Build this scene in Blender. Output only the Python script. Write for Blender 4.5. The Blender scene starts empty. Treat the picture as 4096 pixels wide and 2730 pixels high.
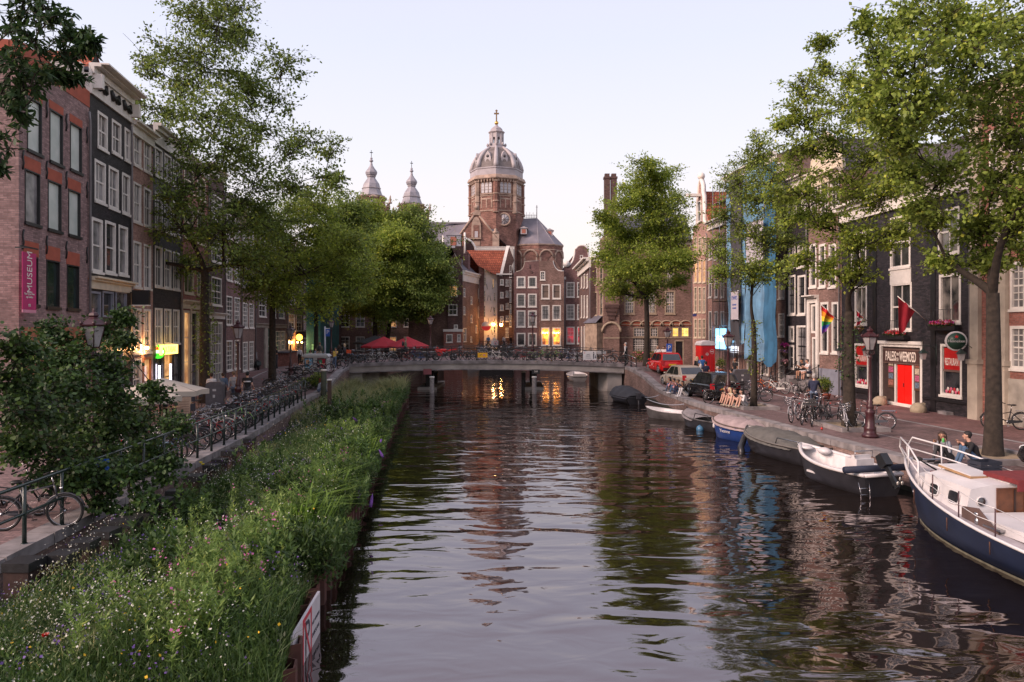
import bpy, bmesh, math, random
import numpy as np
from mathutils import Vector, Matrix, Quaternion
R=math.radians; PI=math.pi
random.seed(7); rng=np.random.default_rng(7)
S=bpy.context.scene; COL=S.collection
# ---------------------------------------------------------------- camera
EYE=5.25; F=2958.0; CX=2048.0; YH=1318.0      # photo pixels (4096 wide) used only as a measuring aid
cd=bpy.data.cameras.new('camera'); cam=bpy.data.objects.new('camera',cd); COL.objects.link(cam)
cam.location=(0,0,EYE); cam.rotation_euler=(R(90),0,0); cd.sensor_width=36; cd.lens=26.0
cd.shift_y=-(1365-YH)/4096.0; cd.clip_start=.1; cd.clip_end=3000
S.camera=cam
# ---------------------------------------------------------------- world: pale dusk sky
W=bpy.data.worlds.new('World'); S.world=W; W.use_nodes=True
nt=W.node_tree; nt.nodes.clear()
def N(nt,t,**k):
    n=nt.nodes.new(t)
    for a,b in k.items(): setattr(n,a,b)
    return n
sky=N(nt,'ShaderNodeTexSky'); sky.sky_type='NISHITA'; sky.sun_disc=False; sky.sun_elevation=R(9); sky.sun_rotation=R(250); sky.air_density=1.2; sky.dust_density=3.5; sky.ozone_density=1.5
tc=N(nt,'ShaderNodeTexCoord'); sx=N(nt,'ShaderNodeSeparateXYZ'); ramp=N(nt,'ShaderNodeValToRGB')
nt.links.new(tc.outputs['Generated'],sx.inputs[0]); nt.links.new(sx.outputs['Z'],ramp.inputs[0])
e=ramp.color_ramp.elements; e[0].position=0.0; e[0].color=(1,.83,.77,1); e[1].position=1.0; e[1].color=(.60,.60,.74,1)
for p,c in ((.10,(.985,.875,.845,1)),(.22,(.86,.845,.93,1)),(.36,(.755,.775,.935,1)),(.6,(.70,.66,.79,1))):
    q=e.new(p); q.color=c
bg1=N(nt,'ShaderNodeBackground'); bg1.inputs[1].default_value=.05
bg2=N(nt,'ShaderNodeBackground'); bg2.inputs[1].default_value=.645
nt.links.new(ramp.outputs[0],bg2.inputs[0])
add=N(nt,'ShaderNodeAddShader'); out=N(nt,'ShaderNodeOutputWorld')
nt.links.new(sky.outputs[0],bg1.inputs[0]); nt.links.new(bg1.outputs[0],add.inputs[0]); nt.links.new(bg2.outputs[0],add.inputs[1]); nt.links.new(add.outputs[0],out.inputs[0])
bg1.inputs[1].default_value=.012
sd=bpy.data.lights.new('sun','SUN'); sun=bpy.data.objects.new('sun',sd); COL.objects.link(sun)
sd.energy=2.9; sd.angle=R(25); sd.color=(1,.74,.63); sun.rotation_euler=(R(60),0,R(-62))
S.view_settings.view_transform='Standard'; S.view_settings.look='None'; S.view_settings.exposure=.75; S.view_settings.gamma=1
S.render.engine='CYCLES'; S.render.resolution_x=1024; S.render.resolution_y=682
try:
    S.cycles.max_bounces=6; S.cycles.diffuse_bounces=2; S.cycles.glossy_bounces=3; S.cycles.transparent_max_bounces=6; S.cycles.caustics_reflective=False; S.cycles.caustics_refractive=False
except Exception: pass
# ---------------------------------------------------------------- materials
MATS={}
def newmat(name):
    m=bpy.data.materials.new(name); m.use_nodes=True; MATS[name]=m
    return m,m.node_tree,m.node_tree.nodes['Principled BSDF']
def M(name,col,rough=.8,var=.25,scale=3.0,metal=0,emit=0,bump=0,spec=None,detail=4):
    """plain material with cloudy colour variation (weathering)"""
    if name in MATS: return MATS[name]
    m,t,b=newmat(name); b.inputs['Roughness'].default_value=rough; b.inputs['Metallic'].default_value=metal
    if spec is not None: b.inputs['Specular IOR Level'].default_value=spec
    if var>0:
        tc=N(t,'ShaderNodeTexCoord'); no=N(t,'ShaderNodeTexNoise'); no.inputs['Scale'].default_value=scale; no.inputs['Detail'].default_value=detail
        t.links.new(tc.outputs['Object'],no.inputs['Vector'])
        r=N(t,'ShaderNodeValToRGB'); r.color_ramp.elements[0].position=.3; r.color_ramp.elements[1].position=.7
        r.color_ramp.elements[0].color=tuple(c*(1-var) for c in col)+(1,); r.color_ramp.elements[1].color=tuple(min(1,c*(1+var)) for c in col)+(1,)
        t.links.new(no.outputs[0],r.inputs[0]); t.links.new(r.outputs[0],b.inputs['Base Color'])
        if bump:
            bp=N(t,'ShaderNodeBump'); bp.inputs['Strength'].default_value=bump; bp.inputs['Distance'].default_value=.03
            t.links.new(no.outputs[0],bp.inputs['Height']); t.links.new(bp.outputs[0],b.inputs['Normal'])
    else: b.inputs['Base Color'].default_value=tuple(col)+(1,)
    if emit: b.inputs['Emission Color'].default_value=tuple(col)+(1,); b.inputs['Emission Strength'].default_value=emit
    return m
def BR(name,c1,c2,mortar,sc=1.0,rough=.9,stain=.45,flat=False,bw=.22,rh=.065,msz=.010,bump=.35):
    """brick / clinker"""
    if name in MATS: return MATS[name]
    k=(1.15,1.0,1.02) if "tarred" in name else (1.27,1.12,1.13)
    c1,c2,mortar=[tuple(a*q for a,q in zip(c,k)) for c in (c1,c2,mortar)]
    m,t,b=newmat(name); b.inputs['Roughness'].default_value=rough
    tc=N(t,'ShaderNodeTexCoord'); s=N(t,'ShaderNodeSeparateXYZ'); t.links.new(tc.outputs['Object'],s.inputs[0])
    cb=N(t,'ShaderNodeCombineXYZ')
    if flat: t.links.new(s.outputs['X'],cb.inputs[0]); t.links.new(s.outputs['Y'],cb.inputs[1])
    else:
        ad=N(t,'ShaderNodeMath',operation='ADD'); t.links.new(s.outputs['X'],ad.inputs[0]); t.links.new(s.outputs['Y'],ad.inputs[1])
        t.links.new(ad.outputs[0],cb.inputs[0]); t.links.new(s.outputs['Z'],cb.inputs[1])
    br=N(t,'ShaderNodeTexBrick'); br.inputs['Scale'].default_value=sc; br.inputs['Color1'].default_value=c1+(1,); br.inputs['Color2'].default_value=c2+(1,); br.inputs['Mortar'].default_value=mortar+(1,)
    br.inputs['Brick Width'].default_value=bw; br.inputs['Row Height'].default_value=rh; br.inputs['Mortar Size'].default_value=msz; br.inputs['Mortar Smooth'].default_value=.3; br.inputs['Bias'].default_value=-.1
    t.links.new(cb.outputs[0],br.inputs['Vector'])
    no=N(t,'ShaderNodeTexNoise'); no.inputs['Scale'].default_value=.55; no.inputs['Detail'].default_value=8; no.inputs['Roughness'].default_value=.65; t.links.new(tc.outputs['Object'],no.inputs['Vector'])
    mr=N(t,'ShaderNodeMapRange'); mr.inputs[1].default_value=.3; mr.inputs[2].default_value=.72; mr.inputs[3].default_value=1-stain; mr.inputs[4].default_value=1+stain*.7
    t.links.new(no.outputs[0],mr.inputs[0])
    n2=N(t,'ShaderNodeTexNoise'); n2.inputs['Scale'].default_value=7; n2.inputs['Detail'].default_value=3; t.links.new(cb.outputs[0],n2.inputs['Vector'])
    m2=N(t,'ShaderNodeMapRange'); m2.inputs[1].default_value=.3; m2.inputs[2].default_value=.7; m2.inputs[3].default_value=.78; m2.inputs[4].default_value=1.22; t.links.new(n2.outputs[0],m2.inputs[0])
    mm=N(t,'ShaderNodeMath',operation='MULTIPLY'); t.links.new(mr.outputs[0],mm.inputs[0]); t.links.new(m2.outputs[0],mm.inputs[1])
    vm=N(t,'ShaderNodeVectorMath',operation='SCALE'); t.links.new(br.outputs['Color'],vm.inputs[0]); t.links.new(mm.outputs[0],vm.inputs['Scale'])
    t.links.new(vm.outputs[0],b.inputs['Base Color'])
    bp=N(t,'ShaderNodeBump'); bp.inputs['Strength'].default_value=bump; bp.inputs['Distance'].default_value=.012; bp.invert=True
    t.links.new(br.outputs['Fac'],bp.inputs['Height']); t.links.new(bp.outputs[0],b.inputs['Normal'])
    return m
def LEAF(name,c1,c2,trans=.35):
    if name in MATS: return MATS[name]
    m,t,b=newmat(name)
    g=N(t,'ShaderNodeNewGeometry'); r=N(t,'ShaderNodeValToRGB'); t.links.new(g.outputs['Random Per Island'],r.inputs[0])
    r.color_ramp.elements[0].color=c1+(1,); r.color_ramp.elements[1].color=c2+(1,)
    q=r.color_ramp.elements.new(.93); q.color=tuple(c*1.0 for c in c2)+(1,); r.color_ramp.elements[-1].color=(c2[0]*1.8,c2[1]*1.45,c2[2]*1.1,1)
    no=N(t,'ShaderNodeTexNoise'); no.inputs['Scale'].default_value=.8; tc=N(t,'ShaderNodeTexCoord'); t.links.new(tc.outputs['Object'],no.inputs['Vector'])
    mr=N(t,'ShaderNodeMapRange'); mr.inputs[1].default_value=.35; mr.inputs[2].default_value=.65; mr.inputs[3].default_value=.72; mr.inputs[4].default_value=1.3; t.links.new(no.outputs[0],mr.inputs[0])
    vm=N(t,'ShaderNodeVectorMath',operation='SCALE'); t.links.new(r.outputs[0],vm.inputs[0]); t.links.new(mr.outputs[0],vm.inputs['Scale'])
    b.inputs['Roughness'].default_value=.5; b.inputs['Specular IOR Level'].default_value=.35; t.links.new(vm.outputs[0],b.inputs['Base Color'])
    tr=N(t,'ShaderNodeBsdfTranslucent'); t.links.new(vm.outputs[0],tr.inputs[0]); mx=N(t,'ShaderNodeMixShader'); mx.inputs[0].default_value=trans
    t.links.new(b.outputs[0],mx.inputs[1]); t.links.new(tr.outputs[0],mx.inputs[2]); t.links.new(mx.outputs[0],t.nodes['Material Output'].inputs[0])
    return m
def GLASS(name,col,rough=.06,streak=None,emit=0):
    """window pane: dark room behind reflecting glass, soft cloudy variation of what hangs behind it"""
    if name in MATS: return MATS[name]
    m,t,b=newmat(name); b.inputs['Roughness'].default_value=rough; b.inputs['Specular IOR Level'].default_value=.9; b.inputs['IOR'].default_value=1.6
    tc=N(t,'ShaderNodeTexCoord'); no=N(t,'ShaderNodeTexNoise'); no.inputs['Scale'].default_value=1.3; no.inputs['Detail'].default_value=3; t.links.new(tc.outputs['Object'],no.inputs['Vector'])
    r=N(t,'ShaderNodeValToRGB'); r.color_ramp.elements[0].position=.38; r.color_ramp.elements[1].position=.64
    s=streak or tuple(c*2.2 for c in col)
    r.color_ramp.elements[0].color=col+(1,); r.color_ramp.elements[1].color=s+(1,); t.links.new(no.outputs[0],r.inputs[0]); t.links.new(r.outputs[0],b.inputs['Base Color'])
    if emit: t.links.new(r.outputs[0],b.inputs['Emission Color']); b.inputs['Emission Strength'].default_value=emit
    bp=N(t,'ShaderNodeBump'); bp.inputs['Strength'].default_value=.06; bp.inputs['Distance'].default_value=.05; n2=N(t,'ShaderNodeTexNoise'); n2.inputs['Scale'].default_value=1.1
    t.links.new(tc.outputs['Object'],n2.inputs['Vector']); t.links.new(n2.outputs[0],bp.inputs['Height']); t.links.new(bp.outputs[0],b.inputs['Normal'])
    return m
def EM(name,col,st):
    if name in MATS: return MATS[name]
    m,t,b=newmat(name); b.inputs['Base Color'].default_value=col+(1,); b.inputs['Emission Color'].default_value=col+(1,); b.inputs['Emission Strength'].default_value=st
    return m
white=M('painted_wood_white',(.70,.66,.61),.5,.1); cream=M('painted_wood_cream',(.62,.53,.40),.5,.12); greyblue=M('painted_wood_greyblue',(.22,.23,.28),.5,.12)
blackpaint=M('black_paint',(.012,.012,.014),.4,.2); ironm=M('cast_iron',(.015,.016,.017),.45,.3,8); steel=M('steel',(.45,.45,.46),.3,.15,metal=1); chrome=M('chrome',(.42,.42,.44),.25,.1,metal=1)
maroon=M('maroon_paint',(.045,.012,.016),.38,.25,8); rubber=M('rubber',(.012,.012,.012),.75,.2); greyp=M('grey_plastic',(.045,.045,.055),.5,.2)
redp=M('red_paint',(.60,.015,.015),.35,.08); stone=M('pale_stone',(.30,.27,.23),.85,.28,2.0,bump=.2); bluestone=M('bluestone',(.215,.195,.195),.8,.42,2.3,bump=.2); concrete=M('concrete',(.34,.31,.285),.85,.28,1.1,bump=.1)
bark=M('bark',(.032,.024,.018),.95,.45,6,bump=.9); bark2=M('bark_far',(.03,.024,.018),.95,.4,4)
slate=M('slate',(.10,.095,.115),.6,.22,2.5); lead=M('lead_sheet',(.30,.285,.315),.55,.2,.8); gold=M('gilding',(.7,.45,.12),.3,.1,metal=1)
bk_mus=BR('brick_museum',(.155,.108,.102),(.28,.205,.195),(.15,.125,.12),bw=.24,rh=.07,stain=.3)
bk_pur=BR('brick_purple',(.125,.068,.064),(.22,.13,.12),(.11,.085,.08))
bk_brn=BR('brick_brown',(.14,.092,.075),(.24,.165,.14),(.15,.12,.10))
bk_tan=BR('brick_tan',(.24,.145,.115),(.37,.25,.205),(.25,.20,.17),stain=.25)
bk_red=BR('brick_red',(.20,.075,.055),(.32,.14,.105),(.18,.13,.11),stain=.3)
bk_dark=BR('brick_tarred',(.012,.012,.015),(.045,.042,.048),(.010,.010,.011),rough=.6,bump=.7)
bk_drk2=BR('brick_dark_brown',(.06,.036,.033),(.125,.078,.068),(.06,.045,.04))
bk_ch=BR('brick_church',(.14,.072,.055),(.26,.145,.11),(.15,.11,.09),stain=.55,bw=.6,rh=.18,msz=.02)
bk_quay=BR('brick_quay',(.13,.095,.08),(.22,.165,.14),(.12,.10,.09),stain=.5)
bk_white=M('whitewash',(.72,.67,.66),.85,.1,1.5); terra=M('terracotta',(.34,.085,.05),.85,.15,3)
clinker=BR('clinker',(.11,.078,.075),(.18,.13,.125),(.075,.06,.06),flat=True,bw=.21,rh=.105,msz=.014,stain=.55,bump=.5)
clinker2=BR('clinker_red',(.14,.07,.065),(.20,.115,.105),(.085,.06,.055),flat=True,bw=.21,rh=.105,msz=.014,stain=.5,bump=.5)
tile_r=BR('roof_tiles_red',(.23,.06,.03),(.36,.11,.055),(.11,.035,.02),bw=.24,rh=.33,msz=.035,stain=.3,bump=1.2)
tile_d=BR('roof_tiles_dark',(.05,.047,.055),(.09,.085,.095),(.02,.02,.02),bw=.24,rh=.33,msz=.03,stain=.3)
g_dark=GLASS('pane_dark',(.018,.02,.024),streak=(.06,.06,.065)); g_cur=GLASS('pane_net_curtain',(.10,.10,.105),.2,(.30,.29,.29)); g_green=GLASS('pane_green',(.012,.022,.02)); g_bl=GLASS('pane_blind',(.50,.56,.52),.25,(.62,.66,.62))
g_lit=GLASS('pane_lit_orange',(.10,.018,.004),.3,(1.,.36,.05),1.7); g_lit2=GLASS('pane_lit_yellow',(.75,.45,.05),.3,(1,.8,.2),.9); g_warm=GLASS('pane_warm',(.30,.13,.05),.2,(.75,.42,.16),.55); g_wood=GLASS('pane_shutter',(.10,.06,.04),.5,(.14,.09,.06)); g_red=GLASS('pane_lit_red',(.03,.004,.008),.3,(.5,.03,.05),.7)
# ---------------------------------------------------------------- mesh helpers
class MB:
    """collects geometry, builds one mesh object; a material index per face"""
    def __init__(s): s.v=[]; s.f=[]; s.m=[]; s.mi=0; s.sm=[]; s.smooth=False
    def add(s,vs,fs,smooth=None):
        o=len(s.v); s.v+=[tuple(p) for p in vs]; k=s.smooth if smooth is None else smooth
        for f in fs: s.f.append(tuple(i+o for i in f)); s.m.append(s.mi); s.sm.append(k)
        return s
    def mat(s,i): s.mi=i; return s
    def box(s,x0,x1,y0,y1,z0,z1,mtx=None):
        v=[(x0,y0,z0),(x1,y0,z0),(x1,y1,z0),(x0,y1,z0),(x0,y0,z1),(x1,y0,z1),(x1,y1,z1),(x0,y1,z1)]
        if mtx is not None: v=[mtx@Vector(p) for p in v]
        return s.add(v,[(0,3,2,1),(4,5,6,7),(0,1,5,4),(1,2,6,5),(2,3,7,6),(3,0,4,7)],False)
    def cbox(s,c,d,mtx=None): return s.box(c[0]-d[0]/2,c[0]+d[0]/2,c[1]-d[1]/2,c[1]+d[1]/2,c[2]-d[2]/2,c[2]+d[2]/2,mtx)
    def lathe(s,prof,n=12,c=(0,0,0),rot=0,smooth=True,cap=True,axis='z'):
        vs=[];fs=[]
        for r,z in prof:
            for i in range(n):
                a=rot+2*PI*i/n
                p=(r*math.cos(a),r*math.sin(a),z)
                if axis=='x': p=(p[2],p[0],p[1])
                elif axis=='y': p=(p[0],p[2],p[1])
                vs.append((c[0]+p[0],c[1]+p[1],c[2]+p[2]))
        for j in range(len(prof)-1):
            for i in range(n):
                a=j*n+i;b=j*n+(i+1)%n; fs.append((a,b,b+n,a+n))
        if cap: fs.append(tuple(range(n-1,-1,-1))); fs.append(tuple((len(prof)-1)*n+i for i in range(n)))
        return s.add(vs,fs,smooth)
    def tube(s,pts,rad,n=6,cap=True,smooth=True,closed=False):
        pts=[Vector(p) for p in pts]; k=len(pts)
        if not hasattr(rad,'__len__'): rad=[rad]*k
        vs=[];fs=[]; up=None
        for i,p in enumerate(pts):
            if closed: t=(pts[(i+1)%k]-pts[i-1])
            else: t=(pts[min(i+1,k-1)]-pts[max(i-1,0)])
            if t.length<1e-9: t=Vector((0,0,1))
            t.normalize()
            if up is None: up=t.orthogonal()
            u=(up-t*up.dot(t))
            if u.length<1e-6: u=t.orthogonal()
            u.normalize(); w=t.cross(u); up=u
            for j in range(n):
                a=2*PI*j/n; vs.append(p+(u*math.cos(a)+w*math.sin(a))*rad[i])
        for i in range(k if closed else k-1):
            for j in range(n):
                a=i*n+j;b=i*n+(j+1)%n; c=((i+1)%k)*n
                fs.append((a,b,c+(j+1)%n,c+j))
        if cap and not closed: fs.append(tuple(range(n-1,-1,-1))); fs.append(tuple((k-1)*n+i for i in range(n)))
        return s.add(vs,fs,smooth)
    def ball(s,c,r,n=10,m=7,mtx=None):
        if not hasattr(r,'__len__'): r=(r,r,r)
        vs=[];fs=[]
        for j in range(m+1):
            th=PI*j/m
            for i in range(n):
                a=2*PI*i/n; p=Vector((r[0]*math.sin(th)*math.cos(a),r[1]*math.sin(th)*math.sin(a),r[2]*math.cos(th)))
                if mtx is not None: p=mtx@p
                vs.append((c[0]+p[0],c[1]+p[1],c[2]+p[2]))
        for j in range(m):
            for i in range(n):
                a=j*n+i;b=j*n+(i+1)%n; fs.append((a,a+n,b+n,b))
        return s.add(vs,fs,True)
    def prism(s,poly,y0,y1,plane='xz'):
        """poly in (x,z) extruded along y (or (x,y) along z)"""
        n=len(poly)
        if plane=='xz': vs=[(p[0],y0,p[1]) for p in poly]+[(p[0],y1,p[1]) for p in poly]
        elif plane=='xy': vs=[(p[0],p[1],y0) for p in poly]+[(p[0],p[1],y1) for p in poly]
        else: vs=[(y0,p[0],p[1]) for p in poly]+[(y1,p[0],p[1]) for p in poly]
        fs=[tuple(range(n)),tuple(range(2*n-1,n-1,-1))]+[(i,i+n,(i+1)%n+n,(i+1)%n) for i in range(n)]
        return s.add(vs,fs,False)
    def build(s,name,mats,parent=None,fix=False):
        me=bpy.data.meshes.new(name); me.from_pydata(s.v,[],s.f)
        if not isinstance(mats,(list,tuple)): mats=[mats]
        for m in mats: me.materials.append(m)
        if len(s.f):
            me.polygons.foreach_set('material_index',s.m); me.polygons.foreach_set('use_smooth',s.sm)
        if fix:
            bm=bmesh.new(); bm.from_mesh(me); bmesh.ops.recalc_face_normals(bm,faces=bm.faces); bm.to_mesh(me); bm.free()
        me.update()
        o=bpy.data.objects.new(name,me); COL.objects.link(o)
        if parent is not None: o.parent=parent
        return o
def tag(o,label,cat,group=None,kind=None):
    if label: o['label']=label
    if cat: o['category']=cat
    if group: o['group']=group
    if kind: o['kind']=kind
    return o
def thing(name,label,cat,loc=(0,0,0),rz=0,group=None):
    o=bpy.data.objects.new(name,None); COL.objects.link(o); o.location=loc; o.rotation_euler=(0,0,rz); o.empty_display_size=.3
    return tag(o,label,cat,group)
def struct(name,mb,m):
    o=mb.build(name,m); o['kind']='structure'; return o
def copy_tree(o,parent=None):
    c=o.copy(); COL.objects.link(c)
    if parent is not None: c.parent=parent
    for ch in list(o.children): copy_tree(ch,c)
    return c
FONT=None
def text_mesh(s,size,ext=.004,align='CENTER',bold=.0):
    cu=bpy.data.curves.new('t','FONT'); cu.body=s; cu.size=size; cu.extrude=ext; cu.align_x=align; cu.align_y='CENTER'; cu.offset=bold; cu.resolution_u=3
    o=bpy.data.objects.new('t',cu); COL.objects.link(o); bpy.context.view_layer.update()
    dg=bpy.context.evaluated_depsgraph_get(); me=bpy.data.meshes.new_from_object(o.evaluated_get(dg))
    bpy.data.objects.remove(o); bpy.data.curves.remove(cu); return me
def lettering(s,size,m,parent,loc,rot=(PI/2,0,0),width=None,height=None,name='lettering',ext=.004,bold=0.0):
    me=text_mesh(s,size,ext,bold=bold)
    if width or height:
        xs=[v.co.x for v in me.vertices]; ys=[v.co.y for v in me.vertices]
        fx=width/(max(xs)-min(xs)) if width else 1; fy=height/(max(ys)-min(ys)) if height else (fx if width else 1)
        if height and not width: fx=fy
        for v in me.vertices: v.co.x*=fx; v.co.y*=fy
    me.materials.clear(); me.materials.append(m)
    o=bpy.data.objects.new(name,me); COL.objects.link(o); o.parent=parent; o.location=loc; o.rotation_euler=rot
    return o
# ---------------------------------------------------------------- measuring helpers
LQ=[(-8.0,-10),(-8.1,5),(-8.6,12.8),(-9.75,28.5),(-11.35,41),(-12.3,52),(-12.6,58),(-12.9,67),(-12.8,74),(-11.0,92)]      # left quay edge
RQ=[(13.4,-10),(13.1,5),(12.6,16),(11.75,22),(11.1,27),(10.3,33),(9.6,39),(9.3,52),(8.6,58),(8.5,67),(8.0,78),(8.0,92)]   # right quay edge
def lerpline(L,y):
    if y<=L[0][1]: return L[0][0]
    for (a,ya),(b,yb) in zip(L,L[1:]):
        if y<=yb: return a+(b-a)*(y-ya)/(yb-ya)
    return L[-1][0]
def lq(y): return lerpline(LQ,y)
def rq(y): return lerpline(RQ,y)
BY0,BY1=57.0,65.5
ST=1.35; WZ=.45; HW=EYE-WZ
def sm(t): t=max(0,min(1,t)); return t*t*(3-2*t)
def gz(x,y):
    d=max(0,BY0-y,y-BY1); lat=max(0,x-rq(y),lq(y)-x)
    return ST+.98*sm(1-d/11.0)*sm(1-max(0,lat-2)/13.0)
def deckz(x): 
    u=(x+2.1)/10.6; return 2.52+.28*(1-u*u)
def G(px,py,fn=gz):
    """point of the street seen at photo pixel (px,py)"""
    tx=(px-CX)/F; tz=(py-YH)/F; y=30.0; z=ST
    for _ in range(40):
        y2=(EYE-z)/tz; z=fn(tx*y2,y2); y=y*.4+y2*.6
    return Vector((tx*y,y,z))
def P(px,py,y): return Vector(((px-CX)/F*y,y,EYE-(py-YH)/F*y))

def Wp(px,py):
    y=HW*F/(py-YH); return Vector(((px-CX)/F*y,y,WZ))
ORD='first second third fourth fifth sixth seventh eighth ninth tenth eleventh twelfth thirteenth fourteenth fifteenth sixteenth seventeenth eighteenth nineteenth twentieth'.split()
def ordn(i):
    if i<20: return ORD[i]
    t=['twenty','thirty','forty','fifty'][(i+1)//10-2]; o=(i+1)%10
    return {'twenty':'twentieth','thirty':'thirtieth','forty':'fortieth','fifty':'fiftieth'}[t] if o==0 else t+'-'+ORD[o-1]
# ================================================================ setting: ground, water, quays, bridge
FARY=92.0
def ground(name,side,mat):
    ys=[-12,-4,2,8]+list(np.arange(12,92.1,2.0))
    off=[0,.8,2,3.5,5,6.5,8,10,13,17,25,45,120,500]
    mb=MB(); vs=[]; fs=[]
    for y in ys:
        q=lq(y) if side<0 else rq(y)
        for o in off:
            x=q+side*o; vs.append((x,y,gz(x,y)-(0 if o<25 else .0)))
    n=len(off)
    for j in range(len(ys)-1):
        for i in range(n-1):
            a=j*n+i; f=(a,a+1,a+n+1,a+n); fs.append(f if side>0 else f[::-1])
    mb.add(vs,fs,True); o=mb.build(name,mat); o['kind']='structure'; return o
ground('street_left',-1,clinker); ground('street_right',1,clinker)
mb=MB(); mb.add([(-520,FARY,ST),(520,FARY,ST),(900,2500,ST),(-900,2500,ST)],[(0,1,2,3)]); struct('far_ground',mb,M('far_ground',(.10,.085,.08),.9,.2,.05))
mb=MB(); mb.add([(-520,-12,ST),(520,-12,ST),(900,-400,ST),(-900,-400,ST)],[(3,2,1,0)]); mb.add([(-14,-12,ST-.05),(14,-12,ST-.05),(14,-12.1,-2),(-14,-12.1,-2)],[(0,1,2,3)]); struct('rear_ground',mb,clinker)
# bands laid on the street 4 mm above it: pavement, gutter stone, parking line
def band(name,side,o0,o1,y0,y1,mat,lift=.004,th=0,step=2.0):
    mb=MB(); vs=[];fs=[]
    ys=list(np.arange(y0,y1,step))+[y1]
    for y in ys:
        q=lq(y) if side<0 else rq(y)
        for o in (o0,o1):
            x=q+side*o; vs.append((x,y,gz(x,y)+lift+th))
        if th:
            for o in (o0,o1):
                x=q+side*o; vs.append((x,y,gz(x,y)-.05))
    n=4 if th else 2
    for j in range(len(ys)-1):
        a=j*n; f=(a,a+1,a+n+1,a+n); fs.append(f if side>0 else f[::-1])
        if th: fs+= [(a,a+n,a+n+2,a+2),(a+1,a+3,a+n+3,a+n+1)]
    mb.add(vs,fs,False); o=mb.build(name,mat,fix=bool(th)); o['kind']='structure'; return o
band('pavement_right',1,6.4,13,-12,57,clinker2); band('pavement_left',-1,6.2,13,-12,57,clinker2)
gst=M('gutter_stone',(.27,.25,.25),.8,.2,2)
band('gutter_right',1,6.1,6.32,-12,56,gst,.009); band('gutter_left',-1,5.95,6.15,-12,56,gst,.009)
band('road_line_right',1,2.55,2.63,-12,46,gst,.008)
# quays
def quay(name,side,label,y0=-12,y1=FARY,depth=.55,mat=bk_quay):
    t=thing(name,label,'quay wall',(0,0,0))
    ys=[y0]+[y for y in np.arange(-10,92,1.5) if y>y0 and y<y1]+[y1]
    mb=MB(); vs=[];fs=[]
    for y in ys:
        q=lq(y) if side<0 else rq(y); z=gz(q,y)
        vs+= [(q,y,z-.16),(q,y,-1.2)]
    for j in range(len(ys)-1):
        a=j*2; f=(a,a+1,a+3,a+2); fs.append(f if side<0 else f[::-1])
    mb.add(vs,fs,False); mb.build('wall_face',mat,t)
    mb=MB(); mb.add([(v[0]-side*.006,v[1],(WZ+.16+.05*math.sin(v[1]*1.7)) if i%2==0 else v[2]) for i,v in enumerate(vs)],fs,False); mb.build('algae_band',M('algae',(.035,.035,.022),.7,.5,4),t)
    mb=MB(); rr=random.Random(3)
    for j in range(len(ys)-1):
        ya,yb=ys[j]+.016,ys[j+1]-.016; 
        if yb-ya<.05: continue
        lift=rr.uniform(.0,.025)
        c=[]
        for y in (ya,yb):
            q=lq(y) if side<0 else rq(y); z=gz(q,y)
            for dx,dz in ((-.03,.035),(.5,.035),(.5,-.18),(-.03,-.18)): c.append((q+side*dx,y,z+dz+lift))
        mb.add(c,[(0,1,2,3),(7,6,5,4),(0,4,5,1),(1,5,6,2),(2,6,7,3),(3,7,4,0)],False)
    mb.build('coping',bluestone,t,fix=True)
    return t
quay('quay_wall',1,'long brick quay wall with stone coping beside the moored boats')
quay('quay_wall',-1,'brick quay wall with stone coping behind the wildflower strip')
mb=MB(); mb.box(-14,9.5,FARY,FARY+.5,-1.2,ST+.3); o=mb.build('far_quay_wall',concrete); tag(o,'low pale stone wall closing the canal beyond the bridge','quay wall')
# water
m,t,b=newmat('canal_water'); nt_=t
b.inputs['Base Color'].default_value=(.010,.007,.005,1); b.inputs['Roughness'].default_value=.03; b.inputs['IOR'].default_value=2.85; b.inputs['Specular IOR Level'].default_value=.5
b.inputs['Specular Tint'].default_value=(1,.87,.91,1)
tc=N(t,'ShaderNodeTexCoord')
def wnoise(scale,detail,sxy,dist=0.0,rough=.5,w=1):
    mp=N(t,'ShaderNodeMapping'); mp.inputs['Scale'].default_value=(sxy[0],sxy[1],1); t.links.new(tc.outputs['Object'],mp.inputs[0])
    n=N(t,'ShaderNodeTexNoise'); n.inputs['Scale'].default_value=scale; n.inputs['Detail'].default_value=detail; n.inputs['Distortion'].default_value=dist; n.inputs['Roughness'].default_value=rough
    t.links.new(mp.outputs[0],n.inputs['Vector']); m_=N(t,'ShaderNodeMath',operation='MULTIPLY'); m_.inputs[1].default_value=w; t.links.new(n.outputs[0],m_.inputs[0]); return m_
a1=wnoise(.75,1.5,(.6,1.3),.7,.4,1.0); a2=wnoise(2.0,1.5,(.6,1.15),.9,.5,.15); a3=wnoise(9,1,(.7,1.1),.3,.5,.004)
s1=N(t,'ShaderNodeMath',operation='ADD'); t.links.new(a1.outputs[0],s1.inputs[0]); t.links.new(a2.outputs[0],s1.inputs[1])
s2=N(t,'ShaderNodeMath',operation='ADD'); t.links.new(s1.outputs[0],s2.inputs[0]); t.links.new(a3.outputs[0],s2.inputs[1])
bp=N(t,'ShaderNodeBump'); bp.inputs['Strength'].default_value=1; bp.inputs['Distance'].default_value=.07; t.links.new(s2.outputs[0],bp.inputs['Height']); t.links.new(bp.outputs[0],b.inputs['Normal'])
mb=MB(); mb.add([(-16,-12,WZ),(16,-12,WZ),(16,FARY+.2,WZ),(-16,FARY+.2,WZ)],[(0,1,2,3)]); struct('canal_water',mb,MATS['canal_water'])
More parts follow.
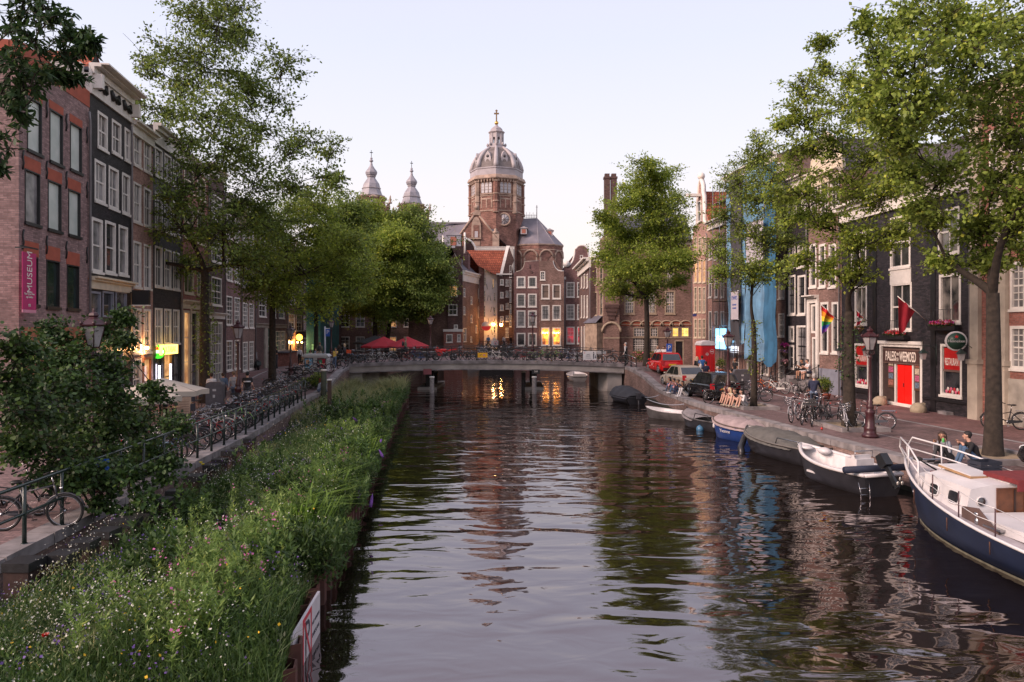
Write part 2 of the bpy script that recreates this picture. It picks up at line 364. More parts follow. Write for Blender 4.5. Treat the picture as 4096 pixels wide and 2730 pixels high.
# bridge
br=thing('canal_bridge','low concrete and stone road bridge arching gently across the canal','bridge',(-2.1,62,0))
def brbox(name,xs,y0,y1,ztop,zbot,mat):
    mb=MB(); vs=[];fs=[]
    for x in xs:
        vs+=[(x+2.1,y0-62,ztop(x)),(x+2.1,y1-62,ztop(x)),(x+2.1,y1-62,zbot(x)),(x+2.1,y0-62,zbot(x))]
    for j in range(len(xs)-1):
        a=j*4
        for k in range(4): fs.append((a+k,a+4+k,a+4+(k+1)%4,a+(k+1)%4))
    n=len(vs); fs+=[(3,2,1,0),(n-4,n-3,n-2,n-1)]
    mb.add(vs,fs,False); return mb.build(name,mat,br,fix=True)
xs=list(np.linspace(-12.75,8.65,23))
brbox('roadway',xs,BY0+.45,BY1-.45,lambda x:deckz(x)-.02,lambda x:deckz(x)-.5,clinker)
for yy in (BY0,BY1-.45):
    mb=MB()
    st=list(np.linspace(-12.75,8.65,17))
    for a,b_ in zip(st,st[1:]):
        c=[]
        for x in (a+.008,b_-.008):
            for dy,dz in ((-.06,.06),(.45,.06),(.45,-.20),(-.06,-.20)): c.append((x+2.1,yy+dy-62,deckz(x)+dz))
        mb.add(c,[(0,1,2,3),(7,6,5,4),(0,4,5,1),(1,5,6,2),(2,6,7,3),(3,7,4,0)],False)
    mb.build('kerb_stones',bluestone,br,fix=True)
    brbox('edge_beam',xs,yy+.02,yy+.43,lambda x:deckz(x)-.202,lambda x:deckz(x)-.60,concrete)
    brbox('lower_moulding',xs,yy-.03,yy+.2,lambda x:deckz(x)-.602,lambda x:deckz(x)-.68,bluestone)
mb=MB(); mb.box(-12.58+2.1,-11.6+2.1,BY0+.25-62,BY1-.3-62,-1.2,1.9); mb.box(-11.599+2.1,-10.6+2.1,BY0+2-62,BY1-2-62,-1.2,1.9); mb.build('abutment',concrete,br)
mb=MB(); mb.prism([(9.5+0,BY0+.25-62),(9.5+1.1,BY0+.25-62),(10.6,BY1-62-.3),(8.9,BY1-62-.3),(8.9,BY0+1.2-62)],-1.2,1.95,'xy'); mb.build('abutment',concrete,br,fix=True)
for px in (1718,2135):
    x=(px-CX)/F*60+2.1
    mb=MB()
    for dy in (-2.6,-.9,.9,2.6): mb.box(x-.22,x+.22,dy-.2,dy+.2,-1.2,2.0)
    mb.box(x-.35,x+.35,-3.6,3.6,1.95,2.12); mb.build('pier',M('pier_black',(.02,.018,.02),.7,.3),br)
    mb=MB(); mb.box(x-.75,x+.75,-3.7,3.7,-.6,WZ+.22); mb.build('pier_footing',concrete,br)
nb=MB(); nx=(2142-CX)/F*57.8; nb.cbox((nx+2.1,BY0-62-.06,1.98),(.62,.05,.34)); npl=nb.build('number_board',blackpaint,br)
lettering('208',.3,white,npl,(nx+2.1,BY0-62-.09,2.0),width=.27)
pb=MB(); nx=(1715-CX)/F*57.8; pb.cbox((nx+2.1,BY0-62-.06,1.98),(.62,.06,.42)); pb.build('reflector_board',M('dull_red_paint',(.25,.07,.08),.6,.2),br)
# bridge railing : near one in full, far one behind the bicycles
def bridge_rail(y,label):
    t=thing('bridge_railing',label,'railing',(-2.1,y,0)); xs=list(np.linspace(-12.4,8.9,12))
    for h,r in ((.93,.028),(.5,.02)):
        mb=MB(); mb.tube([(x+2.1,0,deckz(x)+.06+h) for x in np.linspace(-12.4,8.9,30)],r,6); mb.build('rail',ironm,t)
    for x in xs:
        mb=MB(); z=deckz(x)+.06; mb.lathe([(.085,0),(.085,.1),(.05,.16),(.042,.45),(.055,.5),(.04,.55),(.036,.85),(.055,.93),(.03,.98),(.045,1.03),(.0,1.07)],8,(x+2.1,0,z)); mb.build('post',ironm,t)
    return t
bridge_rail(BY0+.2,'dark iron railing along the near side of the bridge, bicycles leaning behind it')
bridge_rail(BY1-.2,'dark iron railing along the far side of the bridge')
# short wing railing going down to the right quay
wr=thing('wing_railing','short sloping iron railing at the right end of the bridge','railing',(8.9,57.9,0))
pts=[(0,.3),(.35,-.5),(.55,-1.6)]
for h in (.95,.52):
    mb=MB(); mb.tube([(x,y,gz(9,58+y)+h-(.12*i)) for i,(x,y) in enumerate(pts)],.03,6); mb.build('rail',steel,wr)
for i,(x,y) in enumerate(pts):
    mb=MB(); z=gz(9,58+y); mb.lathe([(.09,0),(.08,.1),(.045,.16),(.04,.9-.12*i),(.06,.97-.12*i),(0,1.05-.12*i)],8,(x,y,z)); mb.build('post',ironm,wr)
# mooring piles (dolphins) in front of the bridge
for i,(px,pyt,pyb,c,lab) in enumerate([(1728,1508,1574,0,'pale weathered mooring pile with a flat cap, nearest to the left bridge pier'),(1743,1486,1545,1,'dark mooring pile standing behind the pale one at the left bridge pier'),(2137,1508,1576,0,'pale weathered mooring pile in front of the 208 board'),(2094,1487,1560,1,'dark mooring pile left of the 208 board')]):
    y=HW*F/(pyb-YH); x=(px-CX)/F*y; h=EYE-(pyt-YH)/F*y
    t=thing('mooring_pile',lab,'post',(x,y,0),group='mooring piles by the bridge')
    mb=MB(); mb.lathe([(.18,-1.2),(.18,0),(.165,h-.08)],8,rot=.3,smooth=False); mb.build('shaft',M('weathered_wood',(.30,.27,.26),.9,.3,9) if c==0 else M('wet_wood',(.05,.042,.04),.8,.4,9),t)
    mb=MB(); mb.lathe([(.19,h-.078),(.20,h-.05),(.20,h),(.17,h+.03)],8,rot=.3,smooth=False); mb.build('cap',white,t)
# ---------------------------------------------------------------- planting strip on the left
WL=[(-2.1,1),(-2.6,8),(-3.25,11.5),(-3.5,14),(-3.85,17.5),(-5.0,27.5),(-6.5,42),(-7.2,50)]
def wl(y): return lerpline(WL,y)
SY0,SY1=1.0,50.0
def mz(x,y):
    w=(x-wl(y))/(lq(y)-wl(y)+1e-6)
    return .92-.34*w*w+.07*math.sin(x*2.1+y*.8)+.06*math.sin(y*1.7-x)
mb=MB(); vs=[];fs=[]; ys=np.arange(SY0,SY1+.1,1.0); n=9
for y in ys:
    for i in range(n):
        x=wl(y)-.12+(lq(y)+.02-wl(y)+.12)*i/(n-1); vs.append((x,y,mz(x,y)))
for j in range(len(ys)-1):
    for i in range(n-1): a=j*n+i; fs.append((a,a+n,a+n+1,a+1))
mb.add(vs,fs,True); struct('flowerbed_soil',mb,M('soil',(.035,.04,.018),1,.5,3,bump=.5))
# steel sheet piling
mb=MB(); mb.smooth=False
y=SY0; k=0; vs=[]
prof=[]
while y<SY1:
    prof+= [(0,y),(0,y+.25),(.22,y+.36),(.22,y+.61)]; y+=.72
fs=[]
for (o,yy) in prof:
    x=wl(yy)+o-.1; vs+=[(x,yy,-1),(x,yy,1.0),(x-.03,yy,1.0),(x-.03,yy,-1)]
for j in range(len(prof)-1):
    a=j*4
    for q in range(3): fs.append((a+q,a+4+q,a+5+q,a+q+1))
x0=wl(SY1); a=len(vs); 
mb.add(vs,fs,False); 
o=mb.build('sheet_piling',M('rusty_steel',(.085,.032,.024),.8,.5,2.5,bump=.4),fix=True); tag(o,'rusty brown corrugated sheet piling holding the wildflower strip','sheet piling')
mb=MB(); mb.box(lq(SY1)-.05,wl(SY1)+.1,SY1-.05,SY1+.05,-1,1.0); o=mb.build('end_board',MATS['rusty_steel']); tag(o,'short rusty end wall of the wildflower strip near the bridge','sheet piling')
# old steel posts with tarred caps along the quay
capm=M('tar_cap',(.02,.02,.022),.45,.4,12); rust=M('post_rust',(.035,.017,.014),.85,.5,5)
op=[(98,2239,.40),(253,2209,.34),(338,2160,.34),(424,2117,.34),(506,2075,.40),(581,2048,.28),(663,1992,.26),(700,1960,.28),(778,1900,.40),(847,1858,.32),(880,1835,.30),(916,1802,.32),(956,1785,.34),(999,1753,.30)]
for i,(px,py,w) in enumerate(op):
    zt=1.58; y=2958*(EYE-zt)/(py-YH); x=(px-CX)/F*y
    t=thing('capped_post','rusty steel post with a black tarred cap between quay and wildflowers, number %s from the near end'%['first','second','third','fourth','fifth','sixth','seventh','eighth','ninth','tenth','eleventh','twelfth','thirteenth','fourteenth'][i],'post',(x,y,0),rz=-.1+.2*random.random(),group='capped posts in the wildflower strip')
    t['label']='rusty steel post with black cap beside the quay, %s counting from the near end'%['first','second','third','fourth','fifth','sixth','seventh','eighth','ninth','tenth','eleventh','twelfth','thirteenth','fourteenth'][i]
    mb=MB(); mb.box(-w/2,w/2,-w/2,w/2,-.5,zt-.14); mb.build('shaft',rust,t)
    mb=MB(); a=w/2+.02; mb.box(-a,a,-a,a,zt-.138,zt); mb.build('cap',capm,t)
# left quay railing
rl=thing('quay_railing','long dark green iron railing with two rails along the left quay','railing',(0,0,0))
grn=M('dark_green_paint',(.022,.036,.033),.22,.3,6)
ysr=[41-1.26*k for k in range(31)]
def railx(y): return lq(y)-.12
for h,r in ((1.08,.034),(.56,.028)):
    mb=MB(); mb.tube([(railx(y),y,gz(railx(y),y)+.03+h) for y in ysr],r,8); mb.build('rail',grn,rl)
for y in ysr:
    mb=MB(); z=gz(railx(y),y)+.03; mb.tube([(railx(y),y,z),(railx(y),y,z+1.07)],[.04,.033],8); mb.lathe([(.06,0),(.06,.03)],8,(railx(y),y,z)); mb.build('post',grn,rl)
# tall brown timber post standing in the flowers, low white-capped bollards
t=thing('timber_post','tall dark brown timber post with a pale top standing in the wildflowers','post',tuple(P(1318,1700,34))[:2]+(0,))
mb=MB(); mb.cbox((0,0,1.45),(.16,.16,2.9)); mb.build('shaft',M('brown_timber',(.06,.035,.025),.85,.3,7),t); mb=MB(); mb.cbox((0,0,2.93),(.19,.19,.05)); mb.build('cap',white,t)
for px,py,lab in ((1169,1600,'short dark bollard with a white cap at the foot of the quay railing'),(1295,1500,'greenish bollard with a white cap beside the sitting girl')):
    y=42.5 if px<1200 else 45; x=(px-CX)/F*y; t=thing('bollard',lab,'bollard',(x,y,.7))
    zt=EYE-(py-20-YH)/F*y-.7
    mb=MB(); mb.lathe([(.17,-.5),(.17,zt-.1),(.15,zt-.08)],10); mb.build('shaft',M('mossy_wood',(.06,.07,.05),.9,.4),t); mb=MB(); mb.lathe([(.2,zt-.078),(.21,zt),(.15,zt+.03)],10); mb.build('cap',white,t)
# white mooring sign on the sheet piling
sg=thing('mooring_sign','white board with a red framed crossed P, hung on the sheet piling','sign',(-3.02,10.85,.0),rz=R(90)+.05)
# local x = along canal (away from camera), local -y = towards the water
L=1.75; mb=MB(); mb.box(-L/2,L/2,-.02,.02,.36,1.10); mb.build('board',M('sign_white',(.62,.58,.60),.5,.06),sg)
redf=M('sign_red',(.55,.03,.05),.5,.05); blk=M('sign_black',(.02,.02,.04),.5,0)
mb=MB(); a0,a1=-.30,.26; z0,z1=.36,1.10
for bx in ((a0,a1,z1-.07,z1-.005),(a0,a1,z0+.005,z0+.07),(a0,a0+.05,z0+.07,z1-.07),(a1-.05,a1,z0+.07,z1-.07)): mb.box(bx[0],bx[1],-.026,-.0205,bx[2],bx[3])
mb.build('red_frame',redf,sg)
lettering('P',.5,blk,sg,(-.02,-.022,.73),height=.46,ext=.002)
mb=MB(); mb.add([(a0+.05,-.0265,1.03),(a0+.12,-.0265,1.03),(a1-.05,-.0265,.43),(a1-.12,-.0265,.43)],[(0,3,2,1)]); mb.build('red_slash',redf,sg)
lettering('LET OP',.1,blk,sg,(-.58,-.022,.83),width=.36,ext=.002); lettering('ZELFSLAND',.1,blk,sg,(-.58,-.022,.62),width=.44,ext=.002)
lettering('NIET AFMEREN',.08,blk,sg,(.56,-.022,.80),width=.5,ext=.002); lettering('DUIKSLANG',.1,blk,sg,(.56,-.022,.62),width=.5,ext=.002)
# ================================================================ houses
def leftline(off=0): return lambda t:(-13.1-off)/(t+.137)
def rightline(off=0): return lambda t:(22.7+off)/(t+.08)
def frontline(Y): return lambda t:Y
gutterpipe=M('downpipe',(.20,.19,.20),.5,.15); wrnd=random.Random(12); g_half=GLASS('pane_half_curtain',(.03,.03,.033),.1,(.22,.20,.18))
class House:
    def __init__(s,name,label,px0,px1,line,zb=ST,cat='house',pts=None):
        s.openings=[]; s.zb=zb
        if pts: a,b=Vector(pts[0]+(0,)),Vector(pts[1]+(0,))
        else:
            t0,t1=(px0-CX)/F,(px1-CX)/F; a=Vector((t0*line(t0),line(t0),0)); b=Vector((t1*line(t1),line(t1),0))
        s.a=a; s.d=(b-a).normalized(); s.L=(b-a).length; s.n=Vector((-s.d.y,s.d.x,0))
        s.root=thing(name,label,cat,(a.x,a.y,zb),math.atan2(s.d.y,s.d.x))
    def hit(s,px,off=0):
        t=(px-CX)/F; o=s.a+s.n*off  # ray (t,1)*Y ; o + d*u
        den=t*s.d.y-s.d.x  # t*(oy+dy u)=ox+dx u
        u=(o.x-t*o.y)/den; Y=o.y+s.d.y*u; return u,Y
    def lx(s,px,off=0): return s.hit(px,off)[0]
    def lz(s,px,py,off=0): return EYE-(py-YH)/F*s.hit(px,off)[1]-s.zb
    def rect(s,pl,pr,pt,pb):
        x0,x1=s.lx(pl),s.lx(pr); c=(pl+pr)/2; return x0,x1,s.lz(c,pb),s.lz(c,pt)
    def win(s,pl,pr,pt,pb,**k): s.addw(*s.rect(pl,pr,pt,pb),**k)
    def addw(s,x0,x1,z0,z1,**k):
        x0=max(.06,x0); x1=min(s.L-.06,x1)
        for o in s.openings:
            if x0<o[1]+.02 and x1>o[0]-.02 and z0<o[3]+.02 and z1>o[2]-.02: return
        if x1-x0>.1 and z1-z0>.1: s.openings.append((x0,x1,z0,z1,k))
    def wall(s,mat,zt,depth=9,zlo=-.3,name='wall',sides=True,base=None):
        s.zt=zt; L=s.L; e=.006
        X=sorted(set([e,L-e]+[v for o in s.openings for v in o[:2]])); Z=sorted(set([zlo,zt]+[v for o in s.openings for v in o[2:4] if zlo<v<zt]))
        mb=MB(); mb.smooth=False
        def inside(x,z): return any(o[0]<x<o[1] and o[2]<z<o[3] for o in s.openings)
        for i in range(len(X)-1):
            z0=None
            for j in range(len(Z)-1):
                ok=not inside((X[i]+X[i+1])/2,(Z[j]+Z[j+1])/2)
                if ok and z0 is None: z0=Z[j]
                if z0 is not None and (not ok): mb.add([(X[i],0,z0),(X[i+1],0,z0),(X[i+1],0,Z[j]),(X[i],0,Z[j])],[(0,1,2,3)]); z0=None
            if z0 is not None: mb.add([(X[i],0,z0),(X[i+1],0,z0),(X[i+1],0,zt),(X[i],0,zt)],[(0,1,2,3)])
        r=.22
        for (a,b,c,d,k) in s.openings: mb.add([(a,0,c),(b,0,c),(b,0,d),(a,0,d),(a,r,c),(b,r,c),(b,r,d),(a,r,d)],[(0,4,5,1),(1,5,6,2),(2,6,7,3),(3,7,4,0),(4,7,6,5)])
        if sides:
            D=depth; mb.add([(e,0,zlo),(e,D,zlo),(e,D,zt),(e,0,zt),(L-e,0,zlo),(L-e,D,zlo),(L-e,D,zt),(L-e,0,zt)],[(0,3,2,1),(4,5,6,7),(1,2,6,5)])
        s.mat=mat; s.D=depth
        if sides and L>3.2 and zt>9: q=MB(); q.tube([(L-.12,-.09,.0 if zlo>-.4 else 1),(L-.12,-.09,zt-.6),(L-.3,-.12,zt-.25)],.045,6); q.build('downpipe',gutterpipe,s.root)
        o=mb.build(name,mat,s.root)
        for op in s.openings: s.window(*op[:4],**op[4])
        return o
    def window(s,x0,x1,z0,z1,frame=white,pane=g_dark,mx=2,my=4,fw=.09,sill=True,door=False,mf=None,name=None,deep=.05,lintel=None,meet=True):
        if pane in (g_dark,g_cur) and not door: pane=wrnd.choice((pane,pane,g_dark,g_cur,g_half))
        w=x1-x0;h=z1-z0
        fw=min(fw,w*.18); mb=MB()
        y0,y1=-.018+deep*.0,.10
        mb.box(x0,x1,y0,y1,z1-fw,z1); mb.box(x0,x1,y0,y1,z0,z0+fw*(1.0)); mb.box(x0,x0+fw,y0,y1,z0+fw,z1-fw); mb.box(x1-fw,x1,y0,y1,z0+fw,z1-fw)
        if sill: mb.box(x0-.05,x1+.05,-.075,-.0185,z0-.08,z0+.03)
        nm=name or ('door' if door else 'window')
        o=mb.build(nm,frame,s.root)
        a,b,c,d=x0+fw,x1-fw,z0+fw,z1-fw
        g=MB(); m_=.018 if w<1.4 else .022; yb=.045
        for i in range(1,mx): xx=a+(b-a)*i/mx; g.box(xx-m_,xx+m_,yb,.075,c,d)
        for j in range(1,my):
            zz=c+(d-c)*j/my; t_=m_*(1.9 if (meet and my%2==0 and j==my//2) else 1); g.box(a,b,yb-.002*(t_>m_),.0745,zz-t_,zz+t_)
        if g.v: g.build('muntins',mf or frame,o)
        p=MB(); p.box(a,b,.08,.09,c,d); p.build('door_leaf' if door else 'pane',pane,o)
        if lintel is not None:
            l=MB(); l.box(x0-.04,x1+.04,-.012,.04,z1+.003,z1+lintel[0]); l.build('lintel',lintel[1],s.root)
        return o
    def cornice(s,z,h=.6,out=.45,mat=white,x0=None,x1=None,dentil=False,name='cornice'):
        x0=.01 if x0 is None else x0; x1=s.L-.01 if x1 is None else x1
        mb=MB(); mb.box(x0,x1,-out*.25,.02,z-h,z-h*.35); mb.box(x0,x1,-out*.6,.02,z-h*.348,z-h*.15); mb.box(x0,x1,-out,.02,z-h*.148,z)
        if dentil:
            n=int((x1-x0)/.28)
            for i in range(n): a=x0+(x1-x0)*(i+.25)/n; mb.box(a,a+.12,-out*.5,-out*.252,z-h*.6,z-h*.36)
        return mb.build(name,mat,s.root)
    def flatroof(s,zt=None,mat=slate): 
        z=(zt or s.zt); mb=MB(); mb.box(.02,s.L-.02,.03,s.D-.02,z-.1,z+.03); return mb.build('roof',mat,s.root)
    def gableroof(s,z0,zr,mat=tile_d,x0=0,x1=None,y0=.15,y1=None):
        """ridge runs back from the facade"""
        x1=s.L if x1 is None else x1; y1=y1 or s.D; m=(x0+x1)/2
        mb=MB(); mb.add([(x0,y0,z0),(m,y0,zr),(x1,y0,z0),(x0,y1,z0),(m,y1,zr),(x1,y1,z0)],[(0,1,4,3),(1,2,5,4)]); mb.mi=1; mb.add([(x0+.02,y0+.05,z0),(m,y0+.05,zr-.03),(x1-.02,y0+.05,z0),(x0+.02,y1-.05,z0),(m,y1-.05,zr-.03),(x1-.02,y1-.05,z0)],[(0,2,1),(3,4,5)])
        return mb.build('roof',[mat,s.mat],s.root)
    def sideroof(s,z0,zr,mat=tile_d,run=3.5,flat=True):
        """slope rising back from the facade (mansard)"""
        mb=MB(); L=s.L; mb.add([(.01,.1,z0),(L-.01,.1,z0),(L-.01,run,zr),(.01,run,zr),(L-.01,s.D,zr),(.01,s.D,zr),(L-.01,s.D,z0),(.01,s.D,z0)],[(0,1,2,3),(3,2,4,5),(0,3,5,7),(1,6,4,2)]); return mb.build('roof',mat,s.root)
    def gable(s,poly,mat=None,trim=None,trimr=.09,th=.35,name='gable'):
        mb=MB(); mb.prism(poly,-.003,th); o=mb.build(name,mat or s.mat,s.root,fix=True)
        if trim: 
            m2=MB(); m2.tube([(p[0],.1,p[1]) for p in trim[1]],trimr,6,smooth=True); m2.build('gable_trim',trim[0],o)
        return o
    def bx(s,name,x0,x1,y0,y1,z0,z1,mat,parent=None):
        mb=MB(); mb.box(x0,x1,y0,y1,z0,z1); return mb.build(name,mat,parent or s.root)
    def chimney(s,x,y,z0,z1,w=.7,mat=None):
        mb=MB(); mb.box(x-w/2,x+w/2,y-.35,y+.35,z0,z1-.15); mb.box(x-w/2-.06,x+w/2+.06,y-.41,y+.41,z1-.15,z1); mb.lathe([(.1,z1),(.09,z1+.35)],8,(x-w*.2,y,0)); mb.lathe([(.1,z1),(.09,z1+.35)],8,(x+w*.2,y,0)); return mb.build('chimney',mat or s.mat,s.root)
# ---------------- left row
# museum annex
h=House('museum_building','brown brick museum building with terracotta bands and a pink banner',75,357,leftline(),cat='museum')
tcb=(.42,terra)
for (a,b,tt,bb) in ((108,167,398,612),(198,251,448,656),(280,327,500,688)): h.win(a,b,tt,bb,frame=blackpaint,pane=g_bl,mx=1,my=1,fw=.05,sill=True,lintel=(.30,terra))
for (a,b,tt,bb) in ((99,160,686,898),(191,245,728,924),(273,321,764,946)): h.win(a,b,tt,bb,frame=blackpaint,pane=g_bl if a>99 else g_cur,mx=1,my=1,fw=.05,lintel=(.42,terra))
for (a,b,tt,bb) in ((95,152,1026,1222),(185,238,1043,1232),(267,316,1062,1238)): h.win(a,b,tt,bb,frame=blackpaint,pane=g_green,mx=1,my=1,fw=.05,lintel=(.5,terra))
x0,x1,z0,z1=h.rect(80,318,1425,1520)
h.addw(h.lx(80)+.1,h.L-.35,.4,2.6,frame=blackpaint,pane=g_dark,mx=4,my=1,fw=.08,sill=False)
ztop=h.lz(355,430)
h.wall(bk_mus,ztop,12); h.bx('terracotta_parapet',.0,h.L,-.02,.3,ztop,ztop+.65,terra); h.flatroof()
sb=h.bx('side_parapet',-.02,.28,.31,12,ztop+.01,ztop+.64,terra)
b=h.bx('shopfront_panel',.15,h.L-.3,-.025,-.002,h.lz(200,1520)+.25,h.lz(200,1310),M('terracotta_panel',(.33,.12,.06),.7,.2,3))
lx=(h.lx(212));
for i,(tx,sz) in enumerate((("*",.34),("ons'",.2),("solderin",.3),("lieve",.2))):
    lettering(tx,sz,gold,b,(lx,-.028,h.lz(212,1345)-.05-.33*i),ext=.01)
for px,row in ((88,0),(183,0),(262,0),(345,0)):
    for pz in ((340,415,470,520),(620,660,700,740),(938,960,980,1000)):
        k=(88,183,262,345).index(px); x=h.lx(px); z=h.lz(px,pz[k]+20)
        mb=MB(); mb.tube([(x,-.03,z-.33),(x+.03,-.05,z-.1),(x,-.03,z+.1),(x+.03,-.05,z+.33)],.03,5); mb.build('wall_anchor',ironm,h.root)
sp=h.bx('street_name_plate',-.02,-.008,.7,1.75,h.lz(75,1347),h.lz(75,1322),M('enamel_blue',(.02,.03,.14),.4,.05))
lettering('STEEG',.24,white,sp,(-.024,1.05,h.lz(75,1335)),rot=(PI/2,0,-PI/2))
# sloped roof volume above and rendered chimney
mb=MB(); mb.prism([(1.4,ztop),(h.L*.45,ztop+0.02),(h.L*.45,ztop+.03),(1.4,ztop+4.2)],3,11,'xz'); mb.build('roof_gable',tile_r,h.root,fix=True)
h.bx('chimney_shaft',h.L-2.3,h.L-1.0,4.0,5.2,ztop-.2,ztop+3.4,M('render_grey',(.30,.29,.32),.9,.15)); h.bx('chimney_side',h.L-2.75,h.L-2.301,4.0,5.2,ztop-.2,ztop+3.55,M('dark_cladding',(.05,.05,.065),.7,.2))
museum=h
# banner (its own thing)
ban=House('museum_banner','vertical dark pink banner reading MUSEUM hung on the brick wall',90,145,leftline(-.45),zb=0,cat='banner')
pink=M('pink_fabric',(.42,.03,.13),.8,.12,2)
bz0,bz1=EYE-(1252-YH)/F*ban.hit(118)[1],EYE-(1012-YH)/F*ban.hit(118)[1]
bb=ban.bx('cloth',0,ban.L,0,.02,bz0+.1,bz1,pink); ban.bx('lower_strip',0,ban.L,-.002,.021,bz0,bz0+.098,M('light_pink',(.6,.25,.33),.8,.1))
ban.bx('bracket',-.1,ban.L+.15,.0,.03,bz1+.15,bz1+.2,ironm); ban.bx('wall_arm',ban.L/2-.02,ban.L/2+.02,.03,.44,bz1+.15,bz1+.2,ironm)
lettering('MUSEUM',1,white,bb,(ban.L*.52,-.006,(bz0+bz1)/2+.35),rot=(PI/2,-PI/2,0),height=.33,width=1.35)
lettering("Ons' Lieve Heer",.1,white,bb,(ban.L*.5,-.006,bz0+.62),width=ban.L*.75); lettering('op Solder',.1,white,bb,(ban.L*.5,-.006,bz0+.52),width=ban.L*.5); lettering('m',.2,white,bb,(ban.L*.5,-.006,bz0+.26))
# black house
h=House('canal_house','black painted canal house with white swag cornice and grey blue ground floor',357,524,leftline())
for pxs,rows in (((390,430),((455,600),)),((447,484),((487,620),)),((498,532),((520,650),))):
    for r_ in rows: h.win(*pxs,*r_,pane=g_cur,mx=2,my=2,fw=.12)
for pxs,r_ in (((378,422),(646,812)),((434,474),(672,838)),((488,520),(697,858))): h.win(*pxs,*r_,pane=g_cur,mx=2,my=2,fw=.12)
for pxs,r_ in (((366,410),(875,1090)),((420,462),(888,1095)),((474,511),(905,1102))): h.win(*pxs,*r_,pane=g_cur,mx=1,my=2,fw=.12)
gb=greyblue
for pxs in ((352,402),(410,454),(462,506)): h.win(*pxs,1166,1270,frame=gb,pane=g_dark,mx=1,my=1,sill=False)
h.addw(.5,1.7,.1,3.0,frame=gb,pane=g_dark,door=True,mx=1,my=1,sill=False); h.addw(2.1,3.6,.7,3.0,frame=gb,pane=g_dark,mx=2,my=1); 
zc=h.lz(430,310)
h.wall(bk_dark,zc-1.2,11); h.cornice(h.lz(440,1118),.5,.35,cream)
h.bx('shopfront_cladding',.03,h.L-.03,-.012,-.004,h.lz(440,1160)+.0,h.lz(440,1143),gb)
gz_=h.bx('entablature',.0,h.L,-.1,.3,zc-1.25,zc-.42,white); h.cornice(zc,.42,.75,white)
for i in range(3):
    x=h.L*(.2+.3*i); mb=MB(); mb.tube([(x-.42,-.16,zc-.55),(x-.25,-.2,zc-.9),(x,-.2,zc-.75),(x+.25,-.2,zc-.9),(x+.42,-.16,zc-.55)],[.06,.12,.08,.12,.06],6); mb.build('swag',ironm,h.root)
for x in (.12,h.L-.25): h.bx('console',x,x+.22,-.45,-.102,zc-1.0,zc-.42,white)
h.flatroof(zc-.2); h.gableroof(zc-1.0,zc+1.2,tile_r,.3,h.L-.3,.6)
h.bx('side_parapet_cap',-.3,.02,.2,4.5,zc-.9,zc-.1,white)
# sign box on the black house
t=House('hanging_sign','blank black rectangular sign projecting from the house front',521,588,leftline(-.1),zb=0,cat='sign')
x,Y=t.hit(550,-0.5); zz=EYE-(1190-YH)/F*Y
t.bx('sign_box',-.1,.12,-.85,-.1,zz-.33,zz+.35,blackpaint); t.bx('arm',-.02,.04,-.099,.1,zz+.2,zz+.26,ironm); t.bx('lower_edge',-.11,.13,-.86,-.09,zz-.38,zz-.332,white)
# tan brick narrow house
def row_house(label,p0,p1,mat,ztop_px,cols,rows,frame=white,pane=g_dark,line=None,mx=2,my=4,corn=white,fw=.1,name='canal_house',depth=9,ground=None,sillk=True,roof='flat',panes=None,cat='house',zt=None,corn_h=.6,zb=None):
    h=House(name,label,p0,p1,line or leftline(),cat=cat) if zb is None else House(name,label,p0,p1,line or leftline(),cat=cat,zb=zb)
    zt=zt or h.lz((p0+p1)/2,ztop_px)
    n=len(cols)
    for ri,(z0,z1) in enumerate(rows):
        for ci,(c0,c1) in enumerate(cols):
            pn=pane if not panes else panes[(ri*n+ci)%len(panes)]
            h.addw(c0*h.L,c1*h.L,z0,z1,frame=frame,pane=pn,mx=mx,my=my,fw=fw,sill=sillk)
    if ground:
        for g in ground: h.addw(g[0]*h.L,g[1]*h.L,g[2],g[3],frame=g[4],pane=g[5],mx=g[6],my=g[7],sill=False,door=g[8],fw=g[9] if len(g)>9 else .1)
    h.wall(mat,zt,depth); 
    if corn: h.cornice(zt+.12,corn_h,.4,corn)
    if roof=='flat': h.flatroof()
    elif roof: h.sideroof(zt,zt+2.6,roof)
    return h
C2=((.10,.44),(.56,.90)); C3=((.06,.31),(.375,.625),(.69,.94))
hB=row_house('narrow tan brick house with white window frames behind the blank black sign',524,612,bk_tan,600,C2,((2.75,4.9),(5.9,8.1),(9.0,10.9),(11.7,13.2)),pane=g_cur,my=2,ground=((.08,.45,.5,2.5,white,g_cur,2,2,False),(.55,.92,.1,2.5,M('shop_door_wood',(.3,.1,.04),.5,.2),g_warm,1,2,True)),roof=tile_r,zt=13.6)
h=row_house('black fronted house with three white window bays above the glowing shop signs',612,724,bk_dark,600,C3,((3.1,5.0),(6.1,8.2),(9.1,11.0),(11.8,13.3)),pane=g_cur,my=2,ground=((.05,.3,.1,2.6,blackpaint,g_dark,1,1,True),(.36,.64,.1,2.6,M('shop_frame',(.3,.18,.06),.5,.1),g_warm,1,2,False),(.7,.95,.1,2.6,blackpaint,g_dark,1,2,False)),roof=None,zt=14.3,corn_h=1.0)
hsh=h
